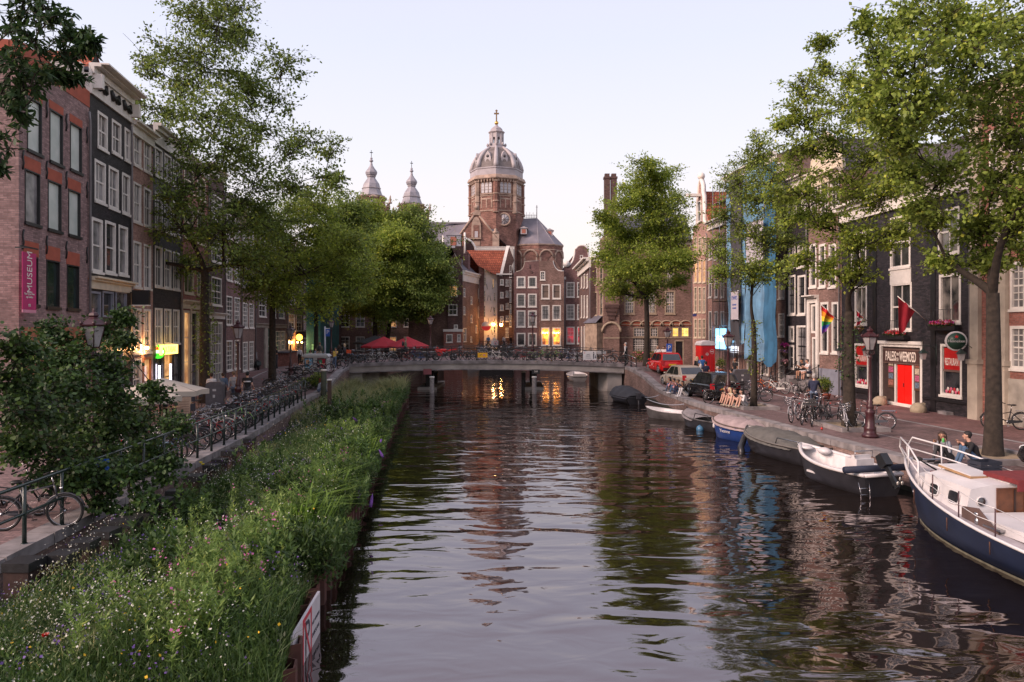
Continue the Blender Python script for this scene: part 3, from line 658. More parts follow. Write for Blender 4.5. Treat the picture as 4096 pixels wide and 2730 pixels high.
# lit shop signs (emitters that the photo shows)
x,Y=h.hit(668,-.35); 
s1=House('lit_shop_sign','glowing yellow rectangular shop sign beside a round green one',640,712,leftline(-.35),zb=0,cat='lit sign')
zz=EYE-(1400-YH)/F*Y
bd=s1.bx('light_box',.3,s1.L,.0,.12,zz-.25,zz+.25,EM('sign_yellow',(1,.62,.12),2.5)); lettering('X.TABAK',.3,EM('sign_text',(1,.2,.03),2.2),bd,(s1.L*.5+.2,-.01,zz),width=s1.L*.6)
for xx in (.05,s1.L*.62):
    s1.bx('neon_tube',xx,xx+.09,.02,.1,1.6,3.4,EM('neon_white',(.85,.8,1),3.0))
t=thing('round_beer_sign','round green lit sign with a red star hanging from the black fronted house','lit sign',tuple(P(632,1408,Y*.985)))
mb=MB(); mb.lathe([(.33,-.06),(.36,-.04),(.36,.04),(.33,.06)],20,axis='y'); mb.build('disc',EM('sign_green',(.05,.55,.03),.9),t)
mb=MB(); mb.box(-.33,.33,-.075,-.062,-.07,.07); mb.build('white_band',EM('sign_white_lit',(.9,.9,.85),1.0),t); lettering('Heineken',.1,M('sign_green_text',(.0,.15,.03),.5,0),t,(0,-.08,0),width=.55)
mb=MB(); pts=[((.11 if i%2==0 else .045)*math.sin(i*PI/5),.18+(.11 if i%2==0 else .045)*math.cos(i*PI/5)) for i in range(10)]; mb.prism(pts,-.08,-.064); mb.build('star',EM('sign_red_lit',(.8,.03,.02),1.2),t)
# warm lit doorway lights
lampw=EM('lamp_warm',(1,.45,.11),32)
def wall_lamp(px,py,Y,label,r=.10,e=60,col=(1,.5,.18),grp=None,light=True):
    t=thing('wall_lamp',label,'lamp',tuple(P(px,py,Y)),group=grp)
    mb=MB(); mb.ball((0,0,0),r,10,7); mb.build('globe',lampw,t); mb=MB(); mb.lathe([(r*1.1,r*.7),(r*.5,r*1.5),(.01,r*1.7)],8); mb.tube([(0,0,r*1.6),(0,.12,r*1.8),(0,.3,r*1.2)],.015,5); mb.build('bracket',ironm,t)
    if light:
        l=bpy.data.lights.new('lamp_light','POINT'); l.energy=e*1.8; l.color=col; l.shadow_soft_size=.12; lo=bpy.data.objects.new('light',l); COL.objects.link(lo); lo.parent=t; lo.location=(0,-.25,0)
    return t
wall_lamp(588,1392,hB.hit(588)[1]*.985,'warm wall lamp over the wooden door of the tan house',.09,35)
wall_lamp(530,1392,hB.hit(530)[1]*.985,'warm wall lamp left of the tan house door',.09,25)
# cream shop front house
h=row_house('red brown brick house with tall cream painted shopfront',724,832,bk_red,600,C2,((6.0,8.2),(9.2,11.2),(12.0,13.4)),frame=cream,my=2,ground=((.08,.30,.4,5.0,cream,g_warm,1,3,False,.14),(.34,.62,.1,5.0,cream,g_dark,1,3,True,.14),(.67,.94,.4,5.0,cream,g_dark,1,3,False,.14)),roof=tile_r,zt=14.0)
h.cornice(5.6,.5,.35,cream,name='shop_cornice')
for x in (.0,.31*h.L,.64*h.L,h.L-.14): h.bx('pilaster',x+.01,x+.13,-.08,-.02,.1,5.1,cream)
h=row_house('slim dark brown house with a white barred door surround',832,898,bk_drk2,560,((.2,.8),),((5.5,7.4),(8.4,10.3),(11.2,12.9)),my=4,mx=3,ground=((.15,.85,.1,4.4,white,g_cur,4,6,True,.14),),zt=14.6)
h.cornice(5.0,.4,.35,white,name='door_cornice')
h=row_house('plum brick house with rows of white sash windows behind the second tree',898,965,bk_pur,560,C2,((.9,3.1),(4.2,6.3),(7.4,9.4),(10.4,12.2)),my=6,mx=3,zt=13.4,roof=tile_r)
h=row_house('brown brick house with twin white windows left of the grey shopfront',965,1020,bk_brn,560,C2,((.6,2.9),(4.0,6.0),(7.2,9.2),(10.2,12)),my=6,mx=3,zt=13.8)
h=House('canal_house','brick house with a low grey timber shopfront and stone corner pillar',1020,1148,leftline())
h.win(1065,1098,1310,1460,frame=stone,pane=g_dark,mx=2,my=4); h.win(1103,1122,1325,1405,frame=cream,pane=g_dark,mx=3,my=4); h.win(1124,1140,1325,1400,frame=cream,pane=g_dark,mx=3,my=4)
for a,b in ((.1,.3),(.4,.6),(.7,.9)):
    for z in (5.0,8.0,10.8): h.addw(a*h.L,b*h.L,z,z+2,frame=white,mx=2,my=4)
h.wall(bk_drk2,13.6,9); h.cornice(4.4,.35,.3,stone); h.cornice(13.7,.5,.3,white); h.flatroof()
h.bx('stone_pillar',h.lx(1055),h.lx(1066),-.15,-.005,-.2,4.0,stone)
h.bx('low_bay',h.lx(1100),h.lx(1147),-1.3,-.003,-.3,1.6,bk_red); h.bx('bay_roof',h.lx(1098),h.lx(1148),-1.4,-.002,1.6,1.72,slate)
h=row_house('narrow brick house with an awning, white door and glowing round sign',1148,1238,bk_pur,560,C3,((3.7,5.6),(6.6,8.5),(9.5,11.3)),my=4,ground=((.05,.3,.1,2.8,M('lit_door_frame',(.4,.22,.1),.5,.1),g_warm,1,2,True),(.4,.65,.1,2.9,white,g_dark,2,3,False),(.7,.95,.1,2.9,white,g_dark,2,3,False)),zt=13.8)
zz=h.hit(1196)[1]; Yh=zz
t=thing('round_lit_sign','glowing round yellow sign above the shop door','lit sign',tuple(P(1197,1350,Yh*.97)))
mb=MB(); mb.lathe([(.30,-.06),(.36,-.04),(.36,.04),(.30,.06)],18,axis='y'); mb.build('disc',EM('sign_amber',(1,.48,.05),3.2),t); mb=MB(); mb.tube([(0,0,.34),(-.0,.2,.42),(-.7,.3,.42)],.02,5); mb.build('bracket',ironm,t)
wall_lamp(1190,1370,Yh*.965,'left warm lamp under the round yellow sign',.09,45); wall_lamp(1207,1370,Yh*.965,'right warm lamp under the round yellow sign',.09,30)
t=thing('shop_awning','pale fabric awning sloping out over the pavement beside the round yellow sign','awning',(0,0,0)); a=P(1208,1345,Yh*.99); b_=P(1252,1360,Yh*1.12)
mb=MB(); mb.add([a,b_,b_+Vector((1.6,-.6,-.5)),a+Vector((1.6,-.6,-.5))],[(0,1,2,3)]); mb.add([p+Vector((0,0,-.03)) for p in (a,b_,b_+Vector((1.6,-.6,-.5)),a+Vector((1.6,-.6,-.5)))],[(3,2,1,0)]); mb.build('canopy',M('awning_cloth',(.45,.38,.33),.9,.1),t); mb=MB(); mb.tube([a+Vector((.0,0,-.6)),a+Vector((1.6,-.6,-.52))],.02,5); mb.build('arm',ironm,t)
# teal netted scaffold and houses behind the trees further up
h=row_house('house wrapped in dark teal scaffold netting',1225,1282,M('teal_net',(.02,.13,.14),.8,.3,1.5),700,((.3,.7),),((1.5,2.3),),frame=M('teal_frame',(.02,.10,.11),.8,.1),pane=M('pane_teal_glow',(.35,.55,.2),.5,.2,emit=.5),zt=11.5,corn=None,line=frontline(84))
h=row_house('dark brick house with a lit window and green awning behind the bridge bicycles',1282,1345,bk_drk2,700,((.1,.36),(.5,.9)),((.9,3.6),(4.8,6.9),(8,10)),panes=[g_warm,g_dark,g_dark,g_warm,g_dark,g_dark],my=4,zt=12.5,line=frontline(98),zb=ST)
h=row_house('long brown brick house half hidden by the trees beyond the bridge',1345,1700,bk_brn,700,((.05,.15),(.22,.32),(.4,.5),(.58,.68),(.76,.86)),((.9,2.9),(4.2,6.4),(7.6,9.6)),panes=[g_dark,g_cur,g_dark,g_warm,g_dark],my=4,zt=11.5,line=frontline(101),roof=tile_r)
# ---------------- far cluster beyond the bridge
def fx(cx): return 1700+cx*.3826
def fy(cy): return 900+cy*.3826
def fw_(h,l,r,t,b,**k): h.win(fx(l),fx(r),fy(t),fy(b),**k)
h=House('canal_house','low brown brick house with several glowing windows left of the dark corner house',fx(-60),fx(240),frontline(94),zb=0)
for l,r,t,b,p in ((60,115,1000,1150,g_cur),(135,175,1000,1150,g_warm),(190,225,1000,1090,g_cur),(30,60,1070,1150,g_warm),(85,118,1205,1280,g_lit2),(35,75,1200,1280,g_warm),(140,175,1200,1250,g_lit2),(-40,10,1200,1260,g_dark),(60,105,800,900,g_cur),(135,175,840,940,g_cur),(190,222,840,930,g_cur),(-20,20,860,960,g_dark),(150,190,640,740,g_dark),(80,120,640,740,g_dark)): fw_(h,l,r,t,b,pane=p,mx=2,my=4,fw=.08)
h.wall(bk_pur,h.lz(1740,1130),8,zlo=0); h.gableroof(h.zt,h.zt+2.5,tile_r)
h.bx('sign_board',h.lx(fx(-58)),h.lx(fx(20)),-.1,-.02,h.lz(fx(0),fy(1180)),h.lz(fx(0),fy(1160)),white)
# dark corner house
h=House('corner_house','tall dark brick corner house with a bell gable and steep slate roof',fx(236),fx(392),frontline(90),zb=0)
fw_(h,244,298,430,550,pane=g_cur,mx=2,my=4); fw_(h,250,338,634,750,pane=g_warm,mx=2,my=2,mf=white); fw_(h,246,338,832,945,pane=g_dark,mx=2,my=2); fw_(h,302,342,1044,1088,pane=g_dark,mx=2,my=1); fw_(h,222,288,1145,1230,pane=g_dark,mx=1,my=1)
zb_=h.lz(1790,fy(470)); zt_=h.lz(1790,fy(250))
h.wall(bk_drk2,zb_,6,zlo=0)
L=h.L; h.gable([(0.01,zb_),(L-.01,zb_),(L-.5,zb_+.9),(L-1.3,zb_+2.6),(L-1.9,zt_-.1),(L-1.9,zt_+.1),(.9,zt_+.1),(.9,zt_-.5),(.5,zb_+1.6),(.01,zb_+1)],trim=(stone,[(L-.01,zb_),(L-.5,zb_+.9),(L-1.3,zb_+2.6),(L-1.9,zt_)]))
h.bx('chimney',.9,1.9,.36,1.2,zt_-1,zt_+.35,bk_drk2)
# its long side, in perspective, along the alley
a=Vector(((fx(392)-CX)/F*90,90)); 
e=((fx(562)-CX)/F*97,97.0)
h2=House('alley_house','long brick side house with narrow white windows along the alley, white cornice above',0,0,None,zb=0,pts=((a.x+.02,90.01),e))
for l,r,t,b in ((402,420,664,752),(402,420,854,940),(400,432,1080,1222),(476,494,750,832),(476,494,940,1022),(474,490,1168,1226),(556,572,668,768),(556,570,850,970),(528,540,1046,1130),(336,372,1145,1222)):
    if l>395: fw_(h2,l,r,t,b,pane=g_cur,mx=1,my=2,fw=.07)
zt2=h2.lz(fx(400),fy(520)); h2.wall(bk_brn,zt2,7,zlo=0); h2.cornice(zt2+.5,1.3,.35,white)
h2.sideroof(zt2+.5,zt2+4.4,slate,4.2)
h2.chimney(.9,.9,zt2,h2.lz(fx(412),fy(262)),.8,bk_pur); h2.chimney(4.6,.9,zt2,h2.lz(fx(502),fy(300)),.85,bk_pur)
# low annexe in front of the corner house
h=House('annexe','low red brick annexe with flat pale roof edge in front of the dark corner house',fx(195),fx(388),frontline(88.5),zb=0,cat='annexe')
fw_(h,222,288,1143,1230,pane=g_dark,mx=1,my=1); fw_(h,336,372,1145,1222,pane=g_cur,mx=2,my=2)
h.wall(bk_red,h.lz(1810,fy(1118)),1.4,zlo=-.5); h.bx('roof_edge',-.05,h.L+.05,-.1,1.39,h.zt,h.zt+.3,white)
# brown narrow house with stepped attic + white house
e0=((fx(562)-CX)/F*97,97.0)
h=House('narrow_house','narrow brown brick house with a white hoist dormer squeezed before the white alley house',fx(562),fx(618),frontline(97.2),zb=0)
h.wall(bk_pur,h.lz(fx(590),fy(390)),5,zlo=0); h.cornice(h.zt,.35,.2,white)
mb=MB(); x=h.L; mb.box(x+.02,x+1.6,.1,1.2,h.zt-1.7,h.zt+.05); mb.box(x-.02,x+1.75,.0,1.3,h.zt+.05,h.zt+.2); d=mb.build('dormer',white,h.root); mb=MB(); mb.box(x+.75,x+1.35,.06,.098,h.zt-1.5,h.zt-.15); mb.build('dormer_pane',g_cur,d)
mb=MB(); mb.lathe([(.38,.0),(.38,.06),(.1,.1)],16,(x+.35,.02,h.zt-.9),axis='y'); mb.build('round_ornament',white,d)
h=House('white_house','whitewashed brick alley house under a red tiled roof, lit from below by a lamp',fx(612),fx(756),frontline(97.3),zb=0)
for l,r,t,b,p in ((618,636,550,632,g_dark),(706,720,570,655,g_warm),(617,632,690,805,g_dark),(720,734,710,795,g_dark),(720,733,865,950,g_dark),(615,630,845,965,g_dark)): fw_(h,l,r,t,b,pane=p,mx=1,my=4,fw=.06,frame=cream)
fw_(h,716,736,1060,1130,pane=g_dark,mx=1,my=2)
zt3=h.lz(fx(690),fy(520)); h.wall(bk_white,zt3,7,zlo=0)
x0_,x1_=0,h.L+1.6
mb=MB(); mb.add([(0,0,zt3-.1),(h.L+.01,0,zt3-.9),(h.L+.01,3.0,zt3+2.2),(-1.2,3.0,zt3+3.0)],[(0,1,2,3)]); mb.build('roof',tile_r,h.root)
rr2=random.Random(2)
for i in range(9):
    x=h.L*(.25+.6*((i*37)%10)/10); z=zt3-1.6-1.5*(i//2)
    mb=MB(); mb.box(x-.03,x+.03,-.03,-.002,z-.35,z+.35,Matrix.Translation((x,0,z))@Matrix.Rotation((i%2-.5)*.4,4,'Y')@Matrix.Translation((-x,0,-z))); mb.build('wall_anchor',ironm,h.root)
wall_lamp(fx(715),fy(1040),96.5,'round warm lamp on a bracket at the white alley house',.22,70); wall_lamp(fx(796),fy(1045),94.5,'right warm lamp on a scrolled bracket in the alley',.20,60)
# uplighter on the white wall
t=thing('uplighter','small uplighter fixed low on the white alley house throwing a warm beam','lamp',tuple(P(fx(684),fy(1020),98.3))); mb=MB(); mb.lathe([(.09,0),(.13,.2)],8); mb.build('housing',ironm,t); mb=MB(); mb.lathe([(.11,.2),(.11,.23)],8); mb.build('lens',lampw,t)
l=bpy.data.lights.new('beam','SPOT'); l.energy=900; l.color=(1,.42,.12); l.spot_size=R(38); l.spot_blend=.9; l.shadow_soft_size=.1; lo=bpy.data.objects.new('beam',l); COL.objects.link(lo); lo.parent=t; lo.location=(0,-.05,.3); lo.rotation_euler=(R(174),0,0)
t=thing('round_hanging_sign','round sign half red half white hanging at the alley corner','sign',tuple(P(fx(640),fy(1060),96.0))); mb=MB(); mb.lathe([(.62,-.05),(.62,.05)],20,axis='y'); mb.build('disc',M('sign_cream_disc',(.6,.56,.55),.5,.05),t); mb=MB(); mb.prism([(-.6,-.02)]+[(.61*math.cos(a_),.61*math.sin(a_)) for a_ in np.linspace(PI,2*PI,12)],-.06,-.051); mb.build('red_half',redf,t); mb=MB(); mb.tube([(-.9,.1,.7),(0,0,.62)],.02,5); mb.build('bracket',ironm,t)
# big red roof house behind
h=House('gabled_house','large red tiled roof house with a white edged gable in front of the church',fx(755),fx(932),frontline(95.5),zb=0)
for t_,b in ((570,630),(703,765),(835,895),(955,1020)): fw_(h,785,822,t_,b,pane=g_cur,mx=1,my=1,fw=.12)
for l,r in ((846,855),(864,872)):
    for t_,b in ((570,640),(690,755),(820,880),(950,1010),(1075,1175)): fw_(h,l-2,r+1,t_,b,pane=g_cur,mx=1,my=2,fw=.05)
for t_,b in ((425,550),(572,690),(700,810),(830,930),(945,1065)): fw_(h,884,903,t_,b,pane=g_dark,mx=1,my=2,fw=.09)
z0_=h.lz(fx(830),fy(520)); h.wall(bk_drk2,z0_,7,zlo=0); h.bx('eaves_board',-.1,1.9,-.2,.05,z0_-.05,z0_+.12,white)
zr=h.lz(fx(860),fy(240)); xr=h.lx(fx(872)); 
rt=(fx(848)-CX)/F*97.5-h.a.x
mb=MB(); xl=h.lx(fx(450)); xr2=h.lx(fx(845)); mb.add([(xl-.3,2.2,zr-.1),(xr2,2.2,zr-.1),(xr2-.8,.0,z0_+.05),(h.lx(fx(720)),.0,z0_+.05),(xl+1.2,.9,zr-2.2)],[(0,4,3,2,1)]); mb.add([(xl-.3,2.2,zr-.1),(xr2,2.2,zr-.1),(xr2,6,z0_),(xl,6,z0_)],[(0,1,2,3)]); mb.build('roof',tile_r,h.root)
mb=MB(); mb.add([(xr2-.85,-.06,z0_-.2),(xr2-.45,-.06,z0_-.2),(xr2+.5,2.2,zr+.5),(xr2+.05,2.2,zr+.5)],[(0,1,2,3)]); mb.add([(xr2-.45,-.06,z0_-.2),(xr2+.5,2.2,zr+.5),(xr2+.5,2.5,zr-1),(xr2-.45,.3,z0_-2)],[(0,3,2,1)]); mb.build('white_verge',white,h.root)
mb=MB(); mb.prism([(xr2-.5,z0_-.3),(h.L,z0_-.3),(h.L-.3,z0_+1.2),(xr2+1.1,zr-1.6),(xr2+.42,zr+.1)],.05,.4); mb.build('side_gable',bk_drk2,h.root,fix=True)
# pale flat block behind
h=House('rendered_block','pale rendered flat roofed block directly behind the red tiled roof',fx(300),fx(936),frontline(103),zb=0,cat='building'); h.wall(M('render_pale',(.48,.47,.44),.85,.08),h.lz(2000,fy(228)),5,zlo=0); h.cornice(h.zt,.3,.1,white); h.flatroof()
# white arched gable + chimneys behind left
h=House('bell_gable','tiled house with a white curved gable top rising behind the dark corner house',fx(285),fx(480),frontline(100),zb=0); zz=h.lz(1850,fy(300)); h.wall(bk_drk2,zz,4,zlo=0)
arc=[(h.L*.5-1.9*math.cos(a_),zz+.2+1.9*math.sin(a_)) for a_ in np.linspace(0,PI,15)]; h.gable([(h.L*.5-2.6,zz)]+arc+[(h.L*.5+2.6,zz)],trim=(white,arc),trimr=.17); h.gableroof(zz-.3,zz+1.4,tile_r)
t=House('attic_turret','grey attic turret with white flue pipes above the dark corner house',fx(180),fx(275),frontline(99),zb=0,cat='dormer'); za,zb2=t.lz(1780,fy(240)),t.lz(1780,fy(110)); t.bx('housing',.7,2.5,0,2,za-1.5,zb2,M('zinc',(.30,.30,.35),.6,.15)); mb=MB(); mb.prism([(.5,zb2),(1.6,zb2+.55),(2.7,zb2)],-.1,2.1); mb.build('roof',lead,t.root,fix=True); t.bx('hatch',1.1,1.9,-.03,-.001,za+.3,zb2-.2,M('brick_red_board',(.35,.12,.08),.7,.1))
for x in (.1,2.7,3.0):
    mb=MB(); mb.lathe([(.14,za-1.5),(.14,zb2+(.4 if x>2.9 else 0))],8,(x,.3,0)); mb.build('flue_pipe',white if x!=2.7 else MATS['brick_red_board'],t.root)
# centre house pair
h=House('canal_house','plum brick canal house with eight white framed square windows rising from the far water',fx(930),fx(1190),frontline(90),zb=0)
for (t_,b,p) in ((540,658,g_cur),(720,860,g_cur),(895,1070,g_dark),(1130,1268,g_cur)):
    for l,r in ((958,1050),(1076,1168)): fw_(h,l,r,t_,b,pane=p,mx=3,my=4,mf=blackpaint,fw=.15,meet=False)
z1=h.lz(fx(1050),fy(500)); zt4=h.lz(fx(1100),fy(380)); h.wall(bk_pur,z1,8,zlo=-.5)
X=lambda c:h.lx(fx(c)); Zf=lambda c:h.lz(fx(1060),fy(c))
sc=[(X(955),Zf(490)),(X(985),Zf(485)),(X(1010),Zf(470)),(X(1030),Zf(445)),(X(1040),Zf(415)),(X(1044),Zf(385))]
h.gable([(X(933),z1)]+sc+[(X(1190)-.01,Zf(378)),(X(1190)-.01,z1)],trim=(stone,sc+[(X(1190)-.02,Zf(378))]),trimr=.07); h.gableroof(z1,zt4-.8,tile_d)
mb=MB(); mb.tube([(X(1105),-.1,Zf(485)),(X(1120),-.3,Zf(485)),(X(1118),-.2,Zf(515))],.04,5); mb.tube([(X(1095),-.04,Zf(415)),(X(1098),-.05,Zf(460))],.03,5); mb.build('wall_anchor',ironm,h.root)
h=House('canal_house','plum brick canal house with two large orange lit ground floor windows above the bridge',fx(1190)+.3,fx(1454),frontline(90),zb=0)
fw_(h,1204,1256,486,578,pane=g_dark,mx=2,my=3)
for (t_,b,p,mxx,myy) in ((622,775,g_wood,1,2),(840,996,g_cur,3,3),(1074,1262,g_lit,1,3)):
    for l,r in ((1216,1302),(1332,1420)): fw_(h,l,r,t_,b,pane=p,mx=mxx,my=myy,mf=blackpaint,fw=.13,meet=False)
z1=h.lz(fx(1300),fy(500)); h.wall(bk_brn,z1,8,zlo=-.5); Zf=lambda c:h.lz(fx(1320),fy(c))
sc=[(X(1336)-0,0)]
X=lambda c:h.lx(fx(c))
sc=[(X(1336),Zf(376)),(X(1342),Zf(410)),(X(1360),Zf(450)),(X(1390),Zf(478)),(X(1420),Zf(486)),(X(1452),Zf(486))]
h.gable([(.01,z1),(.01,Zf(378))]+sc+[(X(1452),z1)],trim=(white,sc),trimr=.10); h.gableroof(z1,z1+2.2,tile_d)
h.bx('pale_plinth_band',.2,h.L-.3,-.05,-.003,h.lz(2200,fy(1305)),h.lz(2200,fy(1285)),cream)
for l_,r_ in ((1222,1296),(1338,1414)):
    for q in range(3):
        mb=MB(); mb.ball((X(l_+12+q*22),-.15,Zf(1128+6*(q%2))),.07,8,6); mb.build('lamp_bulb',lampw,h.root)
h=House('canal_house','purple brown canal house with a rounded white edged neck gable',fx(1456),fx(1730),frontline(91),zb=0)
fw_(h,1620,1652,318,354,pane=g_cur,mx=1,my=1); fw_(h,1592,1680,398,520,pane=g_dark,mx=2,my=2,fw=.2)
for (t_,b,p) in ((600,758,g_cur),(832,990,g_cur),(1066,1244,g_red)):
    for l,r in ((1478,1564),(1590,1676)): fw_(h,l,r,t_,b,pane=p,mx=4,my=4,fw=.13)
z1=h.lz(fx(1500),fy(440)); h.wall(bk_pur,z1,8,zlo=-.5); X=lambda c:h.lx(fx(c)); Zf=lambda c:h.lz(fx(1600),fy(c))
lft=[(X(1460),Zf(438)),(X(1500),Zf(432)),(X(1530),Zf(405)),(X(1550),Zf(370)),(X(1560),Zf(330)),(X(1566),Zf(300)),(X(1566),Zf(252))]
top=[(X(1640)+ (X(1700)-X(1640))*math.cos(a_)*1.0,Zf(262)+(Zf(214)-Zf(262))*math.sin(a_)) for a_ in np.linspace(PI*.92,PI*.08,9)]
rgt=[(X(1706),Zf(252)),(X(1706),Zf(300)),(X(1716),Zf(360)),(X(1728),Zf(420))]
h.gable([(X(1458),z1)]+lft+top+rgt+[(X(1728),z1)],trim=(white,lft+top+rgt),trimr=.13); h.gableroof(z1,Zf(270),tile_d)
mb=MB(); mb.lathe([(.42,-.02),(.42,.3)],16,(X(1478),-.1,Zf(410)),axis='y'); mb.build('scroll',white,h.root)
mb=MB(); mb.tube([(.02,-.12,2.5),(.02,-.12,Zf(560)),(-.6,-.12,Zf(520)),(-.6,-.12,Zf(470))],.07,6); mb.build('downpipe',gutterpipe,h.root); h.bx('hopper',-.12,.2,-.25,-.02,Zf(572),Zf(545),white)
# dark side-on house on the right bank, running towards the viewer
p_far=((fx(1612)-CX)/F*86,86.0); p_near=((fx(1735)-CX)/F*72.6,72.6)
h=House('side_facade_house','dark house seen edge-on right of the neck gable, white cornice above slim windows',0,0,None,pts=(p_far,p_near),zb=0)
for l,r in ((1632,1643),(1660,1672),(1690,1704)):
    for (t_,b) in ((1068,1330),(745,970),(520,660)): fw_(h,l,r,t_-6,b,pane=g_dark,mx=1,my=2,fw=.12)
h.wall(bk_drk2,h.lz(fx(1680),fy(440)),5,zlo=-.5); h.cornice(h.zt+.5,1.0,.8,white); h.flatroof()
# police-station-like big brick building with chimney
h=House('corner_building','ornate brown brick corner building with stone cross windows and slim twin chimneys',2478,2772,frontline(72),zb=ST,cat='building')
q=lambda cx:2300+cx/2.24; w=lambda cy:900+cy/2.24
def Wq(l,r,t_,b,**k): h.win(q(l),q(r),w(t_),w(b),**k)
for l,r in ((440,535),(640,728),(804,898)): Wq(l,r,590,800,frame=M('sandstone',(.34,.27,.20),.85,.2,3),pane=g_cur,mx=4,my=6,mf=white,fw=.14)
for l,r in ((440,530),(640,725),(805,895)): Wq(l,r,300,520,frame=MATS['sandstone'],pane=g_dark,mx=4,my=6,mf=white,fw=.14)
for l,r,p in ((522,628,g_cur),(672,745,g_cur),(870,930,g_lit2),(952,1022,g_lit2)): Wq(l,r,920,1005,frame=MATS['sandstone'],pane=p,mx=4,my=3,mf=white,fw=.08,sill=False)
for l,r in ((520,628),(672,745)): Wq(l,r,1015,1150,frame=ironm,pane=g_cur,mx=5,my=6,mf=white,fw=.06,sill=False)
Wq(893,975,1035,1262,frame=MATS['sandstone'],pane=M('door_black',(.012,.012,.015),.4,.3),mx=1,my=1,door=True,sill=False,fw=.1)
h.wall(bk_brn,h.lz(2620,967),9,zlo=-.3); h.cornice(h.zt+.2,.5,.3,stone,dentil=True); h.sideroof(h.zt,h.zt+3,slate,3)
for i,cx in enumerate((455,552,640,735,820,905,992)):
    x=h.lx(q(cx)); z=h.lz(q(cx),w(905)); mb=MB(); arc=[(x+.62*math.cos(a_),z+.62*math.sin(a_)*.8) for a_ in np.linspace(0,PI,9)]; mb.prism(arc,-.04,-.003); a_o=mb.build('arch_panel',M('arch_red',(.28,.07,.04),.85,.3,12),h.root,fix=True); m2=MB(); m2.tube([(p[0],-.06,p[1]) for p in arc],.07,6); m2.build('arch_stone',MATS['sandstone'],a_o)
for cy in (892,1012): h.bx('stone_band',.0,h.L,-.05,-.003,h.lz(2620,w(cy)+2),h.lz(2620,w(cy)-2),MATS['sandstone'])
for z_ in (.5,.25,.0): h.bx('door_step',h.lx(q(870)),h.lx(q(1000)),-1.0+z_,-.004,.0,.18+.34*(.5-z_)*-0+z_*.5,bluestone)
# octagonal corner turret + left wing
t=House('turret','square brick corner tower with stone arch and tall slim chimneys',2414,2478,frontline(71.3),zb=ST,cat='tower')
t.wall(bk_brn,t.lz(2446,w(100)),3,zlo=-.3); t.bx('stone_band',.0,t.L,-.04,-.002,t.lz(2446,w(1020)),t.lz(2446,w(1008)),MATS['sandstone']); 
for k in range(4): t.bx('corbel',.1+.12*k,t.L-.1-.12*k,-.12+.03*k-.1,-.003,t.lz(2446,w(745+35*k)),t.lz(2446,w(715+35*k)),bk_drk2)
arc=[(t.L/2+.9*math.cos(a_),t.lz(2446,w(960))+.9*math.sin(a_)) for a_ in np.linspace(0,PI,11)]; mb=MB(); mb.tube([(p[0],-.04,p[1]) for p in arc],.12,6); mb.build('stone_arch',MATS['sandstone'],t.root)
zc0,zc1=t.lz(2446,w(110)),t.lz(2446,695)
for x in (.15,.8): mb=MB(); mb.box(x,x+.55,.4,1.0,zc0-1,zc1-.4); mb.box(x-.06,x+.61,.34,1.06,zc1-.4,zc1-.2); mb.box(x+.05,x+.5,.45,.95,zc1-.2,zc1+.1); mb.build('chimney',bk_drk2,t.root)
lw=House('left_wing','stone trimmed brick wing with a small slate bay roof left of the corner tower',0,0,None,pts=(((2366-CX)/F*73.2,73.2),((2414-CX)/F*71.35,71.35)),zb=ST,cat='building')
for l,r in ((168,200),(222,250)): lw.win(q(l),q(r),w(600),w(815),frame=MATS['sandstone'],pane=g_dark,mx=1,my=3,fw=.1); lw.win(q(l),q(r),w(380),w(540),frame=MATS['sandstone'],pane=g_dark,mx=1,my=3,fw=.1)
lw.wall(bk_brn,lw.lz(2390,w(300)),3,zlo=-.3); lw.cornice(lw.zt+.2,.5,.4,white); lw.sideroof(lw.zt,lw.zt+2.5,tile_d,2.5)
x0_,x1_=lw.lx(q(140)),lw.lx(q(250)); lw.bx('bay',x0_,x1_-.02,-.7,-.003,-.2,lw.lz(2390,w(880)),M('bay_stone',(.27,.20,.15),.85,.35,2.5)); zz=lw.lz(2390,w(880)); mb=MB(); mb.add([(x0_-.1,-.85,zz),(x1_,-.85,zz),(x1_,0,zz+.75),(x0_+.3,0,zz+.75)],[(0,1,2,3)]); mb.add([(x0_-.1,-.85,zz),(x0_+.3,0,zz+.75),(x0_-.1,0,zz)],[(0,1,2)]); mb.build('bay_roof',slate,lw.root)
# ---------------- right row
k7=lambda cx:2700+cx/2.24; w7=lambda cy:700+cy/2.24
h=House('canal_house','tan brick corner house with white ornamental neck gable',2770,2833,rightline())
for t_,b in ((1290,1460),(1005,1235),(760,965),(560,710)):
    for l,r in ((172,198),(210,236),(248,274)): h.win(k7(l),k7(r),w7(t_),w7(b),frame=cream,pane=g_warm if t_==760 else g_dark,mx=2,my=4,fw=.09)
h.wall(bk_tan,h.lz(2800,w7(520)),9); zt_=h.zt; L=h.L
ne=[(.1,zt_),(.3,zt_+.6),(L*.28,zt_+.9),(L*.3,zt_+3.2),(L*.36,zt_+3.6),(L*.38,zt_+4.3),(L*.5,zt_+5.0),(L*.62,zt_+4.3),(L*.64,zt_+3.6),(L*.7,zt_+3.2),(L*.72,zt_+.9),(L-.3,zt_+.6),(L-.1,zt_)]
h.gable(ne,trim=(white,ne[1:-1]),trimr=.2); 
h.addw; o=h.window(L*.4,L*.6,zt_+1.0,zt_+2.9,frame=white,pane=g_dark,mx=1,my=2); o.location.y=-.1
mb=MB(); mb.box(L*.44,L*.56,-1.3,.0,zt_+3.3,zt_+3.55); mb.build('hoist_beam',white,h.root); mb=MB(); mb.ball((L*.5,.1,zt_+5.2),.35,10,7); mb.build('finial',white,h.root); h.gableroof(zt_,zt_+3.8,tile_r)
